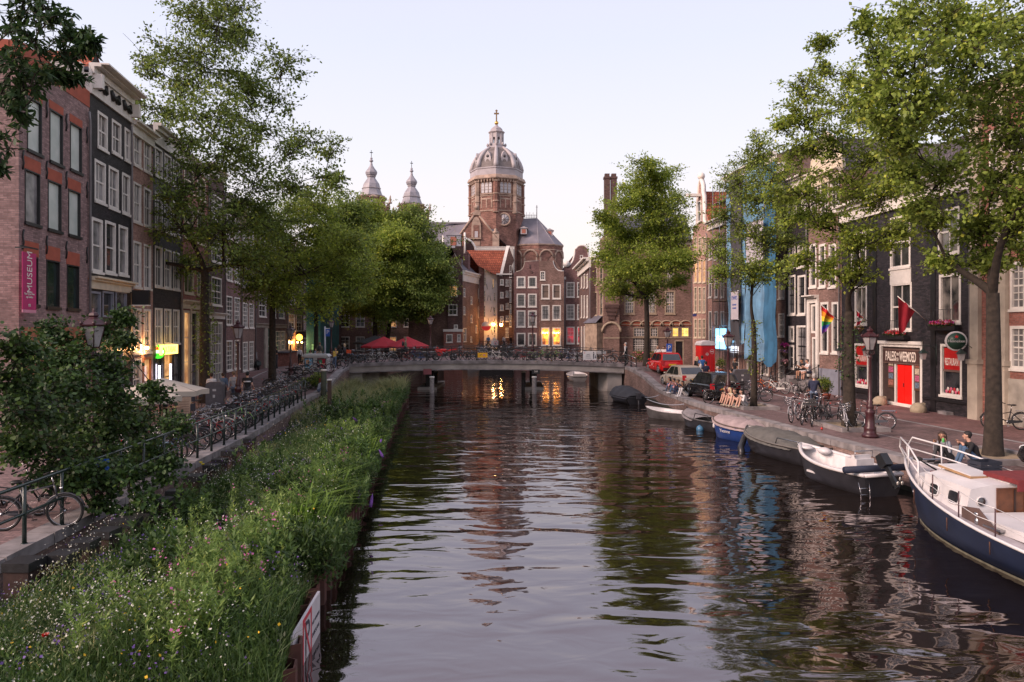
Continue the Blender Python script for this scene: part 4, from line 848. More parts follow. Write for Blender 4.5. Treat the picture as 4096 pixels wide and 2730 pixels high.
sp=h.bx('street_name_plate',.15,1.2,-.03,-.005,h.lz(2780,w7(1268)),h.lz(2780,w7(1245)),MATS['enamel_blue'])
h=House('hotel_house','tan brick hotel front with wide windows between the red toilet and blue netting',2833,2906,rightline(),cat='hotel')
for l,r in ((302,330),(355,384),(410,440)):
    for t_,b in ((850,1100),(1222,1545),(600,760)): h.win(k7(l),k7(r),w7(t_),w7(b),frame=white,pane=g_dark if l!=410 else g_cur,mx=1,my=2,fw=.1)
h.addw(h.lx(2918-20)-.1,h.L-.1,.0,2.5,frame=white,pane=g_warm,door=True,mx=1,my=2,sill=False)
h.wall(bk_tan,h.lz(2870,w7(430)),9); h.cornice(h.zt+.3,.7,.5,white); h.sideroof(h.zt,h.zt+3.0,tile_r,3)
# scaffolded house
hs=House('scaffolded_house','brick house mostly hidden behind blue scaffold netting',2906,3107,rightline())
for i in range(4):
    for t_ in (2.9,6.0,9.0,12.0): hs.addw(hs.L*(.06+.24*i),hs.L*(.2+.24*i),t_,t_+2.1,frame=white,mx=2,my=4)
hs.addw(hs.L*.15,hs.L*.28,.1,2.4,frame=white,door=True,pane=g_dark,mx=1,my=2,sill=False); hs.addw(hs.L*.45,hs.L*.6,.6,2.4,frame=white,mx=2,my=2); hs.addw(hs.L*.72,hs.L*.86,.6,2.4,frame=white,mx=2,my=2)
hs.wall(bk_brn,16.2,9); hs.cornice(16.4,.7,.5,white); hs.flatroof(); hs.sideroof(16.2,17.4,tile_d,3)
# narrow brick house
h=row_house('narrow brown brick house between the blue netting and the black house',3107,3143,bk_brn,650,((.2,.85),),((.3,2.5),(3.4,5.0),(6.0,8.6),(9.6,11.4),(12.2,14)),line=rightline(),zt=15.2,my=4,pane=g_cur)
h=House('canal_house','black painted house with a white oval fanlight door',3143,3234,rightline())
k=k7; 
h.win(k(1018),k(1068),w7(1355),w7(1500),frame=white,pane=g_dark,mx=1,my=1,sill=False,fw=.16); h.win(k(1018),k(1068),w7(1525),1480,frame=white,pane=g_dark,mx=1,my=2,door=True,sill=False,fw=.14)
h.win(k(1090),k(1182),w7(1350),1470,frame=white,pane=g_dark,mx=3,my=4,mf=blackpaint,fw=.13); 
for l,r in ((1015,1080),(1100,1170)): h.win(k(l),k(r),w7(900),w7(1255),frame=white,pane=g_dark,mx=3,my=4,mf=blackpaint,fw=.13); h.win(k(l),k(r),w7(620),w7(830),frame=white,pane=g_cur,mx=2,my=2,fw=.13)
h.addw(.4,1.6,11.6,13.4); h.addw(2.3,3.4,11.6,13.4)
h.wall(bk_dark,13.7,9); h.cornice(13.9,.6,.5,white); h.flatroof()
xo=h.lx(k(1045)); zo=h.lz(k(1045),w7(1425)); mb=MB(); mb.tube([(xo+.2*math.cos(a_),.04,zo+.55*math.sin(a_)) for a_ in np.linspace(0,2*PI,20)[:-1]],.03,5,closed=True); mb.build('oval_fanlight',white,h.root)
oval_house=h
h=House('canal_house','brown brick house with grand white door surround, rainbow flag and tall white windows',3234,3366,rightline())
h.win(k(1222),k(1275),w7(1160),w7(1420),frame=white,pane=g_dark,mx=1,my=1,fw=.15,sill=False); h.win(k(1230),k(1272),w7(1455),1500,frame=white,pane=g_dark,door=True,mx=1,my=1,fw=.15,sill=False)
for l,r in ((1305,1375),(1405,1465)): h.win(k(l),k(r),w7(1140),w7(1600),frame=white,pane=g_dark,mx=2,my=4,mf=blackpaint,fw=.15)
for l,r in ((1205,1268),(1290,1350),(1378,1445)): h.win(k(l),k(r),w7(620),w7(1010),frame=white,pane=g_dark,mx=2,my=4,mf=blackpaint,fw=.15)
for a_,b_ in C3: h.addw(a_*h.L,b_*h.L,10.9,13,frame=white,mx=2,my=4)
h.addw(h.lx(3290),h.lx(3355),.1,1.1,frame=greyblue,pane=g_dark,mx=2,my=1,sill=False)
h.wall(bk_brn,13.2,9); h.cornice(h.lz(3300,w7(1085))+.1,.5,.5,white,x0=.0,x1=h.lx(k(1290)),name='door_cornice'); h.bx('pilaster',.02,.3,-.14,-.02,.9,h.lz(3250,w7(1085))-.42,white); h.bx('pilaster',h.lx(k(1276)),h.lx(k(1276))+.28,-.14,-.02,.9,h.lz(3250,w7(1085))-.42,white)
h.bx('grey_plinth',h.lx(k(1295)),h.L-.02,-.06,-.003,-.2,h.lz(3330,1478),greyblue)
L=h.L; zt_=13.2; arc=[(.1,zt_),(.4,zt_+1.3),(L*.25,zt_+1.6),(L*.32,zt_+2.3),(L*.5,zt_+2.7),(L*.68,zt_+2.3),(L*.75,zt_+1.6),(L-.4,zt_+1.3),(L-.1,zt_)]
h.gable(arc,mat=cream,trim=(cream,arc),trimr=.15); h.cornice(zt_+.2,.6,.4,cream); h.gableroof(zt_,zt_+2.2,tile_d)
flag_house=h
# black restaurant building
h=House('restaurant_building','long black brick restaurant front with red double doors and flower boxes',3366,3893,rightline(),cat='restaurant')
k1=lambda cx:3296+cx*.574; w1=lambda cy:800+cy*.574
def Wr(l,r,t_,b,**kk): h.win(k1(l),k1(r),w1(t_),w1(b),**kk)
door_x0,door_x1=h.lx(k1(388)),h.lx(k1(685)); dz=h.lz(k1(536),w1(1004))
h.addw(door_x0,door_x1,.0,dz,frame=white,pane=M('porch_brown',(.05,.03,.025),.6,.2),mx=1,my=1,fw=.16,sill=False,name='porch',door=True)
Wr(212,310,1002,1300,frame=white,pane=g_dark,mx=1,my=1,fw=.12); Wr(812,962,1006,1370,frame=white,pane=g_dark,mx=1,my=1,fw=.12)
Wr(215,300,600,870,frame=white,pane=g_dark,mx=2,my=1,fw=.11); Wr(466,612,580,910,frame=white,pane=g_dark,mx=2,my=2,fw=.12); Wr(803,955,515,860,frame=white,pane=g_dark,mx=2,my=1,fw=.13)
Wr(190,295,230,480,frame=white,pane=g_dark,mx=2,my=2,fw=.1); Wr(462,603,110,475,frame=white,pane=g_dark,mx=2,my=2,fw=.12); Wr(795,945,60,380,frame=white,pane=g_dark,mx=2,my=2,fw=.12)
zt_=h.lz(3348,855); h.wall(bk_dark,zt_-.3,10); h.cornice(zt_+.3,1.0,.6,white); h.sideroof(zt_+.2,zt_+2.7,tile_d,2.4)
Zr=lambda cx,cy:h.lz(k1(cx),w1(cy))
for i,cx in enumerate((350,757)):
    x=h.lx(k1(cx)); h.bx('dark_pilaster',x-.12,x+.22,-.03,-.003,-.2,zt_-.7,blackpaint)
h.bx('plinth_moulding',.0,door_x0-.1,-.07,-.003,Zr(270,1345),Zr(270,1325),blackpaint); h.bx('plinth_moulding',door_x1+.1,h.L,-.07,-.003,Zr(860,1410),Zr(860,1392),blackpaint)
# porch details
X=lambda c:h.lx(k1(c))
sgn=h.bx('name_board',X(420),X(668),-.06,.07,Zr(545,1140),Zr(545,1045),M('board_brown',(.07,.035,.03),.5,.1)); 
fm=M('board_frame',(.14,.09,.075),.5,.1); h.bx('board_edge',X(418),X(670),-.064,-.0605,Zr(545,1048),Zr(545,1040),fm,sgn); h.bx('board_edge',X(418),X(670),-.064,-.0605,Zr(545,1145),Zr(545,1138),fm,sgn)
lc=M('lettering_cream',(.75,.66,.58),.5,0); zc=Zr(545,1096)
lettering('PALEIS',.4,lc,sgn,((X(438)+X(510))/2,-.07,zc),width=X(510)-X(438),height=.50,bold=.006); lettering('VAN',.15,lc,sgn,((X(513)+X(530))/2,-.07,zc+.12),width=X(530)-X(513),height=.17); lettering('DE',.15,lc,sgn,((X(513)+X(530))/2,-.07,zc-.14),width=(X(530)-X(513))*.8,height=.17)
lettering('WEEMOED',.4,lc,sgn,((X(535)+X(650))/2,-.07,zc),width=X(650)-X(535),height=.50,bold=.006)
dr=M('red_door_paint',(.78,.012,.008),.3,.04); xm=(X(510)+X(612))/2
for a_,b_ in ((X(512),xm-.01),(xm+.01,X(611))): h.bx('red_door',a_,b_,-.0,.05,.02,Zr(560,1152),dr)
for cx in (493,616): h.bx('door_post',X(cx),X(cx+9),-.02,.07,.0,Zr(560,1148),white)
h.bx('door_handle',xm-.05,xm-.02,-.05,-.001,1.0,1.2,chrome)
for a_,b_ in ((445,488),(628,668)): o=h.bx('poster_case',X(a_),X(b_),.0,.07,Zr(560,1320),Zr(560,1155),M('case_brown',(.10,.05,.03),.5,.1)); \
    [h.bx('photo',X(a_)+.06+.0*i,X(b_)-.06,-.004,-.001,Zr(560,1310)+.05+.34*i,Zr(560,1310)+.05+.34*i+.28,(M('photo_warm',(.3,.12,.09),.4,.6,12),M('photo_blue',(.12,.16,.22),.4,.6,12),M('photo_pink',(.4,.1,.18),.4,.6,14),M('photo_cream',(.5,.4,.3),.4,.5,10))[(i+(a_>500))%4],o) for i in range(4)]
h.bx('white_lintel',door_x0-.05,door_x1+.05,-.1,-.02,dz-.02,dz+.14,white)
# restaurant boards in the two lower windows
for (l,r,t_,b,lt,lb) in ((222,302,1016,1150,1085,1130),(835,948,1034,1185,1105,1160)):
    o=h.bx('restaurant_board',X(l),X(r),.02,.079,Zr((l+r)/2,b),Zr((l+r)/2,t_),M('board_red',(.45,.012,.012),.4,.08)); lettering('RESTAURANT',.3,lc,o,((X(l)+X(r))/2,.014,Zr((l+r)/2,(lt+lb)/2)),width=(X(r)-X(l))*.9,height=.34,bold=.004)
    h.bx('board_sill',X(l)-.05,X(r)+.03,.0,.08,Zr((l+r)/2,b)-.1,Zr((l+r)/2,b)-.002,fm,o)
    for i in range(9):
        mb=MB(); mb.ball((X(l)+.12+(X(r)-X(l)-.2)*i/8.5,.05,h.lz(k1((l+r)/2),w1(1275 if l<500 else 1340))+.12*(i%2)),(.09,.03,.09),7,5); mb.build('window_flower',(M('fl_pink',(.6,.12,.2),.6,.2),M('fl_white',(.6,.5,.45),.6,.2),M('fl_red',(.5,.02,.03),.6,.2))[i%3],h.root)
rest=h
# white panel balcony between middle windows
h.bx('white_apron',X(462),X(608),-.03,-.004,Zr(535,588),Zr(535,482),white)
# grand stone and brick house at the right edge
h=House('stone_house','grand red brick house with pale stone pilasters, at the right edge of the view',3893,4700,rightline(),cat='house')
for l,r in ((4040,4140),(4230,4330),(4420,4520)):
    for t_,b in ((1310,1480),(1050,1240),(780,960),(520,700)): h.win(l,r,t_-6,b,frame=white,pane=g_dark,mx=4,my=6,fw=.13)
for t_,b in ((1310,1480),(1080,1240),(780,960),(520,700)): h.win(3958,4002,t_,b,frame=white,pane=g_dark,mx=2,my=6,fw=.13)
h.wall(bk_red,13.6,10); h.cornice(14.2,.9,.7,cream,dentil=True); h.sideroof(14,16,tile_d,3)
ss=M('sandstone_pale',(.42,.36,.29),.85,.22,1.6,bump=.15)
for px_ in (3893,4003,4160,4345,4540):
    x=h.lx(px_); x2=h.lx(px_+34); h.bx('pilaster',x+.01,x2,-.18,-.003,2.6,13.3,ss); h.bx('pilaster_base',x-.04,x2+.05,-.25,-.002,.0,2.4,ss); h.bx('base_moulding',x-.08,x2+.1,-.3,-.001,2.4,2.6,ss)
h.bx('stone_plinth',.9,h.L,-.1,-.0035,-.2,1.9,stone)
# ================================================================ basilica
CY=183.0
ch=thing('basilica','large brown brick domed basilica with grey slate roofs rising above the houses','church',(P(1986,1318,CY).x,CY,0))
def cxm(cx,Y=CY): return ((1300+cx/2.24)-CX)/F*Y-ch.location.x
def czm(cy,Y=CY): return EYE+(YH-(400+cy/2.24))/F*Y
u=CY/F/2.24
cstone=M('church_stone',(.33,.24,.19),.85,.4,.8); chslate=M('church_slate',(.16,.135,.13),.7,.35,.6); rib=M('lead_rib',(.40,.365,.375),.6,.15,.6); clead=M('church_lead',(.34,.31,.33),.6,.2,.5); zinc=M('zinc_roof',(.17,.155,.18),.6,.22,.4)
RO=-PI/2
def oct_(name,prof,mat,parent=None,smooth=False):
    mb=MB(); mb.lathe([(r*u,czm(cy)) for cy,r in prof],8,rot=RO,smooth=smooth); return mb.build(name,mat,parent or ch)
drum=oct_('drum',[(1120,232),(1055,240),(1050,234),(760,232)],bk_ch)
oct_('drum_cornice',[(762,240),(756,246),(748,262),(740,262),(716,250),(712,240)],cstone)
oct_('attic_band',[(713,236),(660,236),(656,242),(646,242),(644,226)],clead)
dome=oct_('dome',[(645,220),(610,214),(575,202),(540,184),(510,163),(480,132),(455,100),(440,82)],chslate)
for k in range(8):
    a=RO+k*PI/4; mb=MB(); pts=[(645,222),(610,216),(575,204),(540,186),(510,165),(480,134),(455,101),(440,83)]
    mb.tube([((r*u+.05)*math.cos(a),(r*u+.05)*math.sin(a),czm(cy)) for cy,r in pts],[.62,.6,.56,.52,.48,.42,.36,.3],6); mb.build('rib',rib,dome)
    mb=MB(); r=232*u; mb.lathe([(.62,czm(1050)),(.62,czm(770))],6,(r*math.cos(a)*.985,r*math.sin(a)*.985,0),smooth=False); mb.build('corner_pilaster',cstone if k%2 else bk_ch,drum)
    for cy in (1045,950,885,775):
        mb=MB(); mb.lathe([(.78,czm(cy)),(.78,czm(cy-10))],6,(r*math.cos(a)*.985,r*math.sin(a)*.985,0),smooth=False); mb.build('pilaster_band',cstone,drum)
    af=a+PI/8; ap=232*u*math.cos(PI/8)
    Mx=Matrix.Rotation(af+PI/2,4,'Z')@Matrix.Translation((0,-ap,0))   # local -y points outward
    def fb(mb_,x0,x1,cy0,cy1,y0,y1): mb_.box(x0,x1,y0,y1,czm(cy0),czm(cy1),Mx)
    for xx in (-.98,0,.98):
        mb=MB(); z0,z1=czm(870),czm(795); w_=.42; arc=[(xx-w_,z0),(xx+w_,z0)]+[(xx+w_*math.cos(t_),z1+w_*math.sin(t_)) for t_ in np.linspace(0,PI,7)]
        n0=len(mb.v); mb.prism(arc,-.10,-.02); mb.v=[tuple(Mx@Vector(p)) for p in mb.v]; wd=mb.build('arched_window',M('church_pane',(.42,.40,.42),.4,.15,3),drum,fix=True)
        mb=MB(); mb.tube([Mx@Vector((p[0],-.1,p[1])) for p in [(xx-w_-.06,z0)]+[(xx+(w_+.06)*math.cos(t_),z1+(w_+.06)*math.sin(t_)) for t_ in np.linspace(PI,0,7)]+[(xx+w_+.06,z0)]],.10,5); mb.build('stone_frame',cstone,wd)
        mb=MB(); [mb.box(xx-w_,xx+w_,-.13,-.101,z0+q_,z0+q_+.07,Mx) for q_ in (.7,1.4,2.1)]; mb.build('glazing_bars',M('leading',(.12,.1,.1),.7,.1),wd)
    mb=MB(); fb(mb,-1.6,1.6,885,874,-.22,-.004); fb(mb,-1.7,1.7,900,890,-.12,-.004); fb(mb,-2.2,2.2,1030,1020,-.2,-.004); fb(mb,-1.5,-1.2,1000,905,-.1,-.004); fb(mb,1.2,1.5,1000,905,-.1,-.004); fb(mb,-.14,.14,1000,925,-.1,-.004); fb(mb,-1.4,1.4,928,915,-.09,-.0045); mb.build('stone_trim',cstone,drum)
    for xx in (-1.9,-1.15,-.4,.4,1.15,1.9):
        mb=MB(); fb(mb,xx-.14,xx+.14,775,752,-.55,-.004); mb.build('corbel',cstone,drum)
    # dormers on the dome
    rd=192*u*math.cos(PI/8); Md=Matrix.Rotation(af+PI/2,4,'Z')@Matrix.Translation((0,-rd-.25,0)); z=czm(545)
    mb=MB(); arc=[(-.75,czm(600)),(.75,czm(600)),(.85,z-.5),(.62,z+.3),(.4,z+.8),(0,z+1.35),(-.4,z+.8),(-.62,z+.3),(-.85,z-.5)]; mb.prism(arc,-.15,1.6); mb.v=[tuple(Md@Vector(p)) for p in mb.v]; dm=mb.build('dormer',rib,dome,fix=True)
    mb=MB(); mb.lathe([(.36,-.21),(.36,-.151)],12,(0,0,0),axis='y'); mb.v=[tuple(Md@Vector((p[0],p[1],p[2]+z))) for p in mb.v]; mb.build('round_window',M('dark_hole',(.05,.045,.05),.6,.1),dm)
    mb=MB(); arc=[(-.45,czm(603)),(.45,czm(603)),(.45,czm(580)),(0,czm(570)),(-.45,czm(580))]; mb.prism(arc,-.19,-.151); mb.v=[tuple(Md@Vector(p)) for p in mb.v]; mb.build('lower_hatch',chslate,dm,fix=True)
    # lantern columns
    rl_=60*u; mb=MB(); mb.lathe([(.32,czm(420)),(.32,czm(300))],6,(rl_*math.cos(a)*.9,rl_*math.sin(a)*.9,0),smooth=False); mb.build('lantern_column',rib,dome)
    mb=MB(); mb.ball((80*u*math.cos(a),80*u*math.sin(a),czm(408)),(.3,.3,.45),8,6); mb.build('scroll',rib,dome)
lan=oct_('lantern',[(442,84),(428,80),(426,72),(404,70),(402,64)],clead)
oct_('lantern_core',[(405,22),(340,22),(300,22)],clead,lan)
oct_('lantern_head',[(345,58),(312,60),(306,64),(298,74),(290,74),(284,66)],rib,lan)
oct_('lantern_cap',[(285,56),(265,52),(250,38),(240,20),(226,10)],clead,lan)
mb=MB(); mb.ball((0,0,czm(208)),.5,14,9); mb.build('gilded_ball',gold,lan)
mb=MB(); mb.box(-.16,.16,-.16,.16,czm(196),czm(90)); mb.box(-.62,.62,-.15,.15,czm(130),czm(118)); mb.box(-.3,.3,-.14,.14,czm(102),czm(96)); mb.build('cross',M('gilded_bronze',(.25,.16,.08),.4,.2,metal=.6),lan)
# crossing body under the drum
mb=MB(); mb.lathe([(245*u,0),(245*u,czm(1055))],8,rot=RO,smooth=False); mb.build('crossing',bk_ch,ch)
a=RO+PI/8
mb=MB(); xr_=cxm(1608); mb.lathe([(1.35,-.1),(1.35,.15)],18,(xr_,-245*u*.9,czm(1105)),axis='y'); rw=mb.build('round_window',MATS['church_pane'],ch); mb=MB(); mb.tube([(xr_+1.45*math.cos(t_),-245*u*.9-.1,czm(1105)+1.45*math.sin(t_)) for t_ in np.linspace(0,2*PI,20)[:-1]],.2,5,closed=True); mb.build('stone_ring',cstone,rw); mb=MB(); [mb.tube([(xr_-1.3*math.cos(t_),-245*u*.9-.14,czm(1105)-1.3*math.sin(t_)),(xr_+1.3*math.cos(t_),-245*u*.9-.14,czm(1105)+1.3*math.sin(t_))],.06,4) for t_ in (0,PI/4,PI/2,3*PI/4)]; mb.build('tracery',MATS['leading'],rw)
# transept gable
yT=-12.0; YT=CY+yT
def tx(c): return cxm(c,YT)
def tz(c): return czm(c,YT)
gp=[(tx(1185),0),(tx(1545),0),(tx(1545),tz(1240)),(tx(1380),tz(1035)),(tx(1335),tz(1035)),(tx(1185),tz(1240))]
mb=MB(); mb.prism(gp,yT,yT+1); tg=mb.build('transept_gable',bk_ch,ch,fix=True)
mb=MB(); mb.tube([(p[0],yT,p[1]) for p in (gp[5],gp[4])],.25,5); mb.tube([(p[0],yT,p[1]) for p in (gp[2],gp[3])],.25,5); mb.box(tx(1325),tx(1392),yT-.3,yT+.9,tz(1035),tz(1005)); mb.box(tx(1340),tx(1378),yT-.2,yT+.6,tz(1005),tz(975)); mb.ball((tx(1358),yT,tz(965)),.6,8,6); mb.box(tx(1290),tx(1400),yT-.5,yT-.004,tz(1250),tz(1238)); mb.box(tx(1305),tx(1390),yT-.1,yT-.004,tz(1310),tz(1265)); mb.build('stone_coping',cstone,tg)
mb=MB(); arc=[(tx(1312),tz(1235)),(tx(1398),tz(1235))]+[(tx(1355)+(tx(1398)-tx(1355))*math.cos(t_),tz(1150)+2.6*math.sin(t_)) for t_ in np.linspace(0,PI,9)]; mb.prism(arc,yT-.25,yT-.003); nf=mb.build('niche_surround',cstone,tg,fix=True); mb=MB(); mb.box(tx(1330),tx(1382),yT-.3,yT-.255,tz(1232),tz(1125)); n2=mb.build('niche',bk_ch,nf); mb=MB(); mb.box(tx(1342),tx(1370),yT-.35,yT-.305,tz(1235),tz(1180)); mb.build('niche_window',MATS['church_pane'],n2)
mb=MB(); m_=(tx(1335)+tx(1380))/2; mb.add([(m_,yT+.9,tz(1042)),(tx(1660),yT+.9,tz(1330)),(tx(1660),0,tz(1330)),(m_,0,tz(1042)),(tx(1060),yT+.9,tz(1330)),(tx(1060),0,tz(1330))],[(0,1,2,3),(0,3,5,4)]); mb.build('transept_roof',zinc,ch)
mb=MB(); mb.box(tx(1500),tx(1560),yT-.2,yT+1.5,0,tz(1200)); mb.lathe([(.7,tz(1200)),(.9,tz(1185)),(.3,tz(1170)),(.45,tz(1160)),(0,tz(1145))],8,(tx(1528),yT+.4,0)); mb.box(tx(1145),tx(1180),yT-.2,yT+1.2,0,tz(1245)); mb.lathe([(.65,tz(1245)),(.75,tz(1235)),(.35,tz(1222)),(.42,tz(1200)),(.2,tz(1185)),(.0,tz(1165))],8,(tx(1162),yT+.4,0)); mb.build('buttress_pinnacle',cstone,ch)
d=tx(1500); mb=MB(); mb.box(tx(1478),tx(1530),yT+1.8,yT+5,tz(1215),tz(1150)); dd=mb.build('roof_dormer',clead,ch)
# nave roof going left
mb=MB(); mb.add([(cxm(930),-8,czm(1320)),(cxm(1340),-8,czm(1320)),(cxm(1340),0,czm(1095)),(cxm(700),3,czm(1112)),(cxm(700),-5,czm(1320))],[(0,1,2,3,4)]); mb.box(cxm(700),cxm(1340),-.3,.4,czm(1112),czm(1098)); mb.add([(cxm(700),-8,0),(cxm(1300),-8,0),(cxm(1300),-8,czm(1320)),(cxm(700),-8,czm(1320))],[(0,1,2,3)]); mb.build('nave_roof',zinc,ch)
# apse
ax=cxm(1905); 
mb=MB(); mb.lathe([(232*u,0),(232*u,czm(1322))],10,(ax,0,0),rot=RO,smooth=False); ap_=mb.build('apse_wall',bk_ch,ch)
mb=MB(); mb.lathe([(238*u,czm(1326)),(240*u,czm(1316)),(236*u,czm(1312))],10,(ax,0,0),rot=RO,smooth=False); mb.build('apse_eaves',cstone,ap_); mb=MB(); mb.lathe([(235*u,czm(1366)),(235*u,czm(1360))],10,(ax,0,0),rot=RO,smooth=False); mb.build('apse_band',cstone,ap_)
mb=MB(); n=10; vs=[];  rr_=238*u
for i in range(n): a=RO+2*PI*i/n; vs.append((ax+rr_*math.cos(a),rr_*math.sin(a),czm(1314)))
tl,tr_=(cxm(1732),0,czm(1066)),(cxm(1898),0,czm(1060)); vs+=[tl,tr_]
fs=[]
for i in range(n):
    j=(i+1)%n; a=RO+2*PI*(i+.5)/n; fs.append((i,j,n+1) if math.cos(a)>-.15 else (i,j,n))
fs.append((0,n+1,n)) ; 
mb.add(vs,fs,False); mb.build('apse_roof',zinc,ch)
mb=MB()
for i in range(n):
    a=RO+2*PI*i/n
    if math.cos(a)>=-.2 and math.sin(a)<.2: mb.tube([vs[i],tr_],.07,4)
mb.build('roof_ridges',rib,ch)
mb=MB()
for i in range(9):
    x=cxm(1775+15*i); mb.tube([(x,0,czm(1062)),(x,0,czm(1008 if i%2==0 else 1025))],.06,4)
mb.tube([(cxm(1772),0,czm(1035)),(cxm(1900),0,czm(1035))],.06,4); mb.tube([(cxm(1772),0,czm(1052)),(cxm(1900),0,czm(1052))],.06,4); mb.tube([(cxm(1898),0,czm(1062)),(cxm(1898),0,czm(945))],.1,5); mb.tube([(cxm(1888),0,czm(962)),(cxm(1908),0,czm(962))],.07,4); mb.build('roof_cresting',rib,ch)
for cx_,cy_ in ((1778,1195),(2008,1200)):
    mb=MB(); x=cxm(cx_); y=-rr_*(.78 if cx_<1900 else .35); mb.box(x-.75,x+.75,y,y+4,czm(cy_+32),czm(cy_-18)); mb.prism([(x-1.1,czm(cy_-18)),(x,czm(cy_-36)),(x+1.1,czm(cy_-18))],y-.2,y+4.1); dd=mb.build('roof_dormer',rib,ch); mb=MB(); mb.box(x-.45,x+.45,y-.04,y-.003,czm(cy_+25),czm(cy_-10)); mb.build('dormer_shutter',MATS['brick_red_board'],dd)
for i in range(10):
    a=RO+2*PI*(i+.5)/n; 
    if math.sin(a)<.1:
        r2=232*u*math.cos(PI/10)+.06; Mx=Matrix.Translation((ax,0,0))@Matrix.Rotation(a+PI/2,4,'Z')@Matrix.Translation((0,-r2,0)); z=czm(1430)
        mb=MB(); mb.tube([Mx@Vector((1.7*math.cos(t_),0,z+1.7*math.sin(t_))) for t_ in np.linspace(0,PI,9)],.25,5); mb.box(-1.7,-1.3,-.05,.1,0,z,Mx); mb.box(1.3,1.7,-.05,.1,0,z,Mx); mb.build('blind_arch',cstone,ap_)
# west towers
def tower(cx,dy,sc_,Y,label):
    px=1300+cx/2.24; x=(px-CX)/F*Y; uu=Y/F/2.24*sc_
    def z(cy): return EYE+(YH-(400+(455+dy+(cy-455)*sc_)/2.24))/F*Y
    t=thing('church_tower',label,'tower',(x,Y,0),rz=R(20))
    mb=MB(); mb.lathe([(r*uu,z(cy)) for cy,r in ((875,112),(845,96),(812,84),(800,80),(796,84),(790,80),(755,72),(735,58),(715,44),(700,34),(694,38),(686,36),(675,48),(655,55),(640,50),(615,30),(590,14),(560,8),(552,18),(545,18),(535,8),(528,12),(520,9),(512,2))],8,rot=PI/8,smooth=False); mb.build('bulbous_spire',lead,t)
    for cy,r in ((868,118),(800,87),(692,42)): mb=MB(); mb.lathe([(r*uu,z(cy)),(r*uu,z(cy-7))],8,rot=PI/8,smooth=False); mb.build('lead_moulding',rib,t)
    mb=MB(); mb.box(-.07,.07,-.07,.07,z(515),z(452)); mb.box(-14*uu,14*uu,-.06,.06,z(476),z(470)); mb.build('cross',ironm,t)
    r=98*uu; mb=MB(); mb.box(-r,r,-r,r,z(940),z(872)); st_=mb.build('upper_stage',bk_ch,t); mb=MB(); r2=104*uu; mb.box(-r2,r2,-r2,r2,z(882),z(874)); mb.build('cornice',cstone,st_)
    for sx_,sy_ in ((0,-1),(1,0),(-1,0),(0,1)):
        mb=MB(); c=(sx_*r,sy_*r); mb.box(c[0]-(.9 if sx_==0 else .12),c[0]+(.9 if sx_==0 else .12),c[1]-(.9 if sy_==0 else .12),c[1]+(.9 if sy_==0 else .12),z(932),z(895)); mb.build('louvre_window',MATS['church_pane'],st_)
        mb=MB(); mb.lathe([(1.6,z(895)),(1.7,z(885)),(0.05,z(862))],4,(c[0]*1.02,c[1]*1.02,0),rot=PI/4,smooth=False); mb.build('pediment',cstone,st_)
    r=138*uu; mb=MB(); mb.box(-r,r,-r,r,0,z(978)); bd=mb.build('shaft',bk_ch,t); mb=MB(); r3=144*uu; mb.box(-r3,r3,-r3,r3,z(978),z(968)); mb.box(-r3,r3,-r3,-r3+.3,z(944),z(938)); mb.box(-r3,r3,r3-.3,r3,z(944),z(938)); mb.box(-r3,-r3+.3,-r3+.31,r3-.31,z(944),z(938)); mb.box(r3-.3,r3,-r3+.31,r3-.31,z(944),z(938))
    for q_ in np.linspace(-r3+.2,r3-.2,14):
        for s_ in (-1,1): mb.box(q_-.1,q_+.1,s_*(r3-.15)-.08,s_*(r3-.15)+.08,z(968),z(944)); mb.box(s_*(r3-.15)-.08,s_*(r3-.15)+.08,q_-.1,q_+.1,z(968),z(944))
    mb.build('balustrade',cstone,t)
    for s1 in (-1,1):
        for s2 in (-1,1):
            mb=MB(); mb.lathe([(.5,z(945)),(.55,z(935)),(.2,z(928)),(.42,z(910)),(.15,z(895)),(.25,z(888)),(0,z(868))],8,(s1*r3,s2*r3,0)); mb.build('urn_finial',cstone,t)
tower(415,0,1.0,222,'taller looking left church tower with a bulbous grey spire and cross')
tower(776,97,.94,232,'lower looking right church tower with a bulbous grey spire and cross')
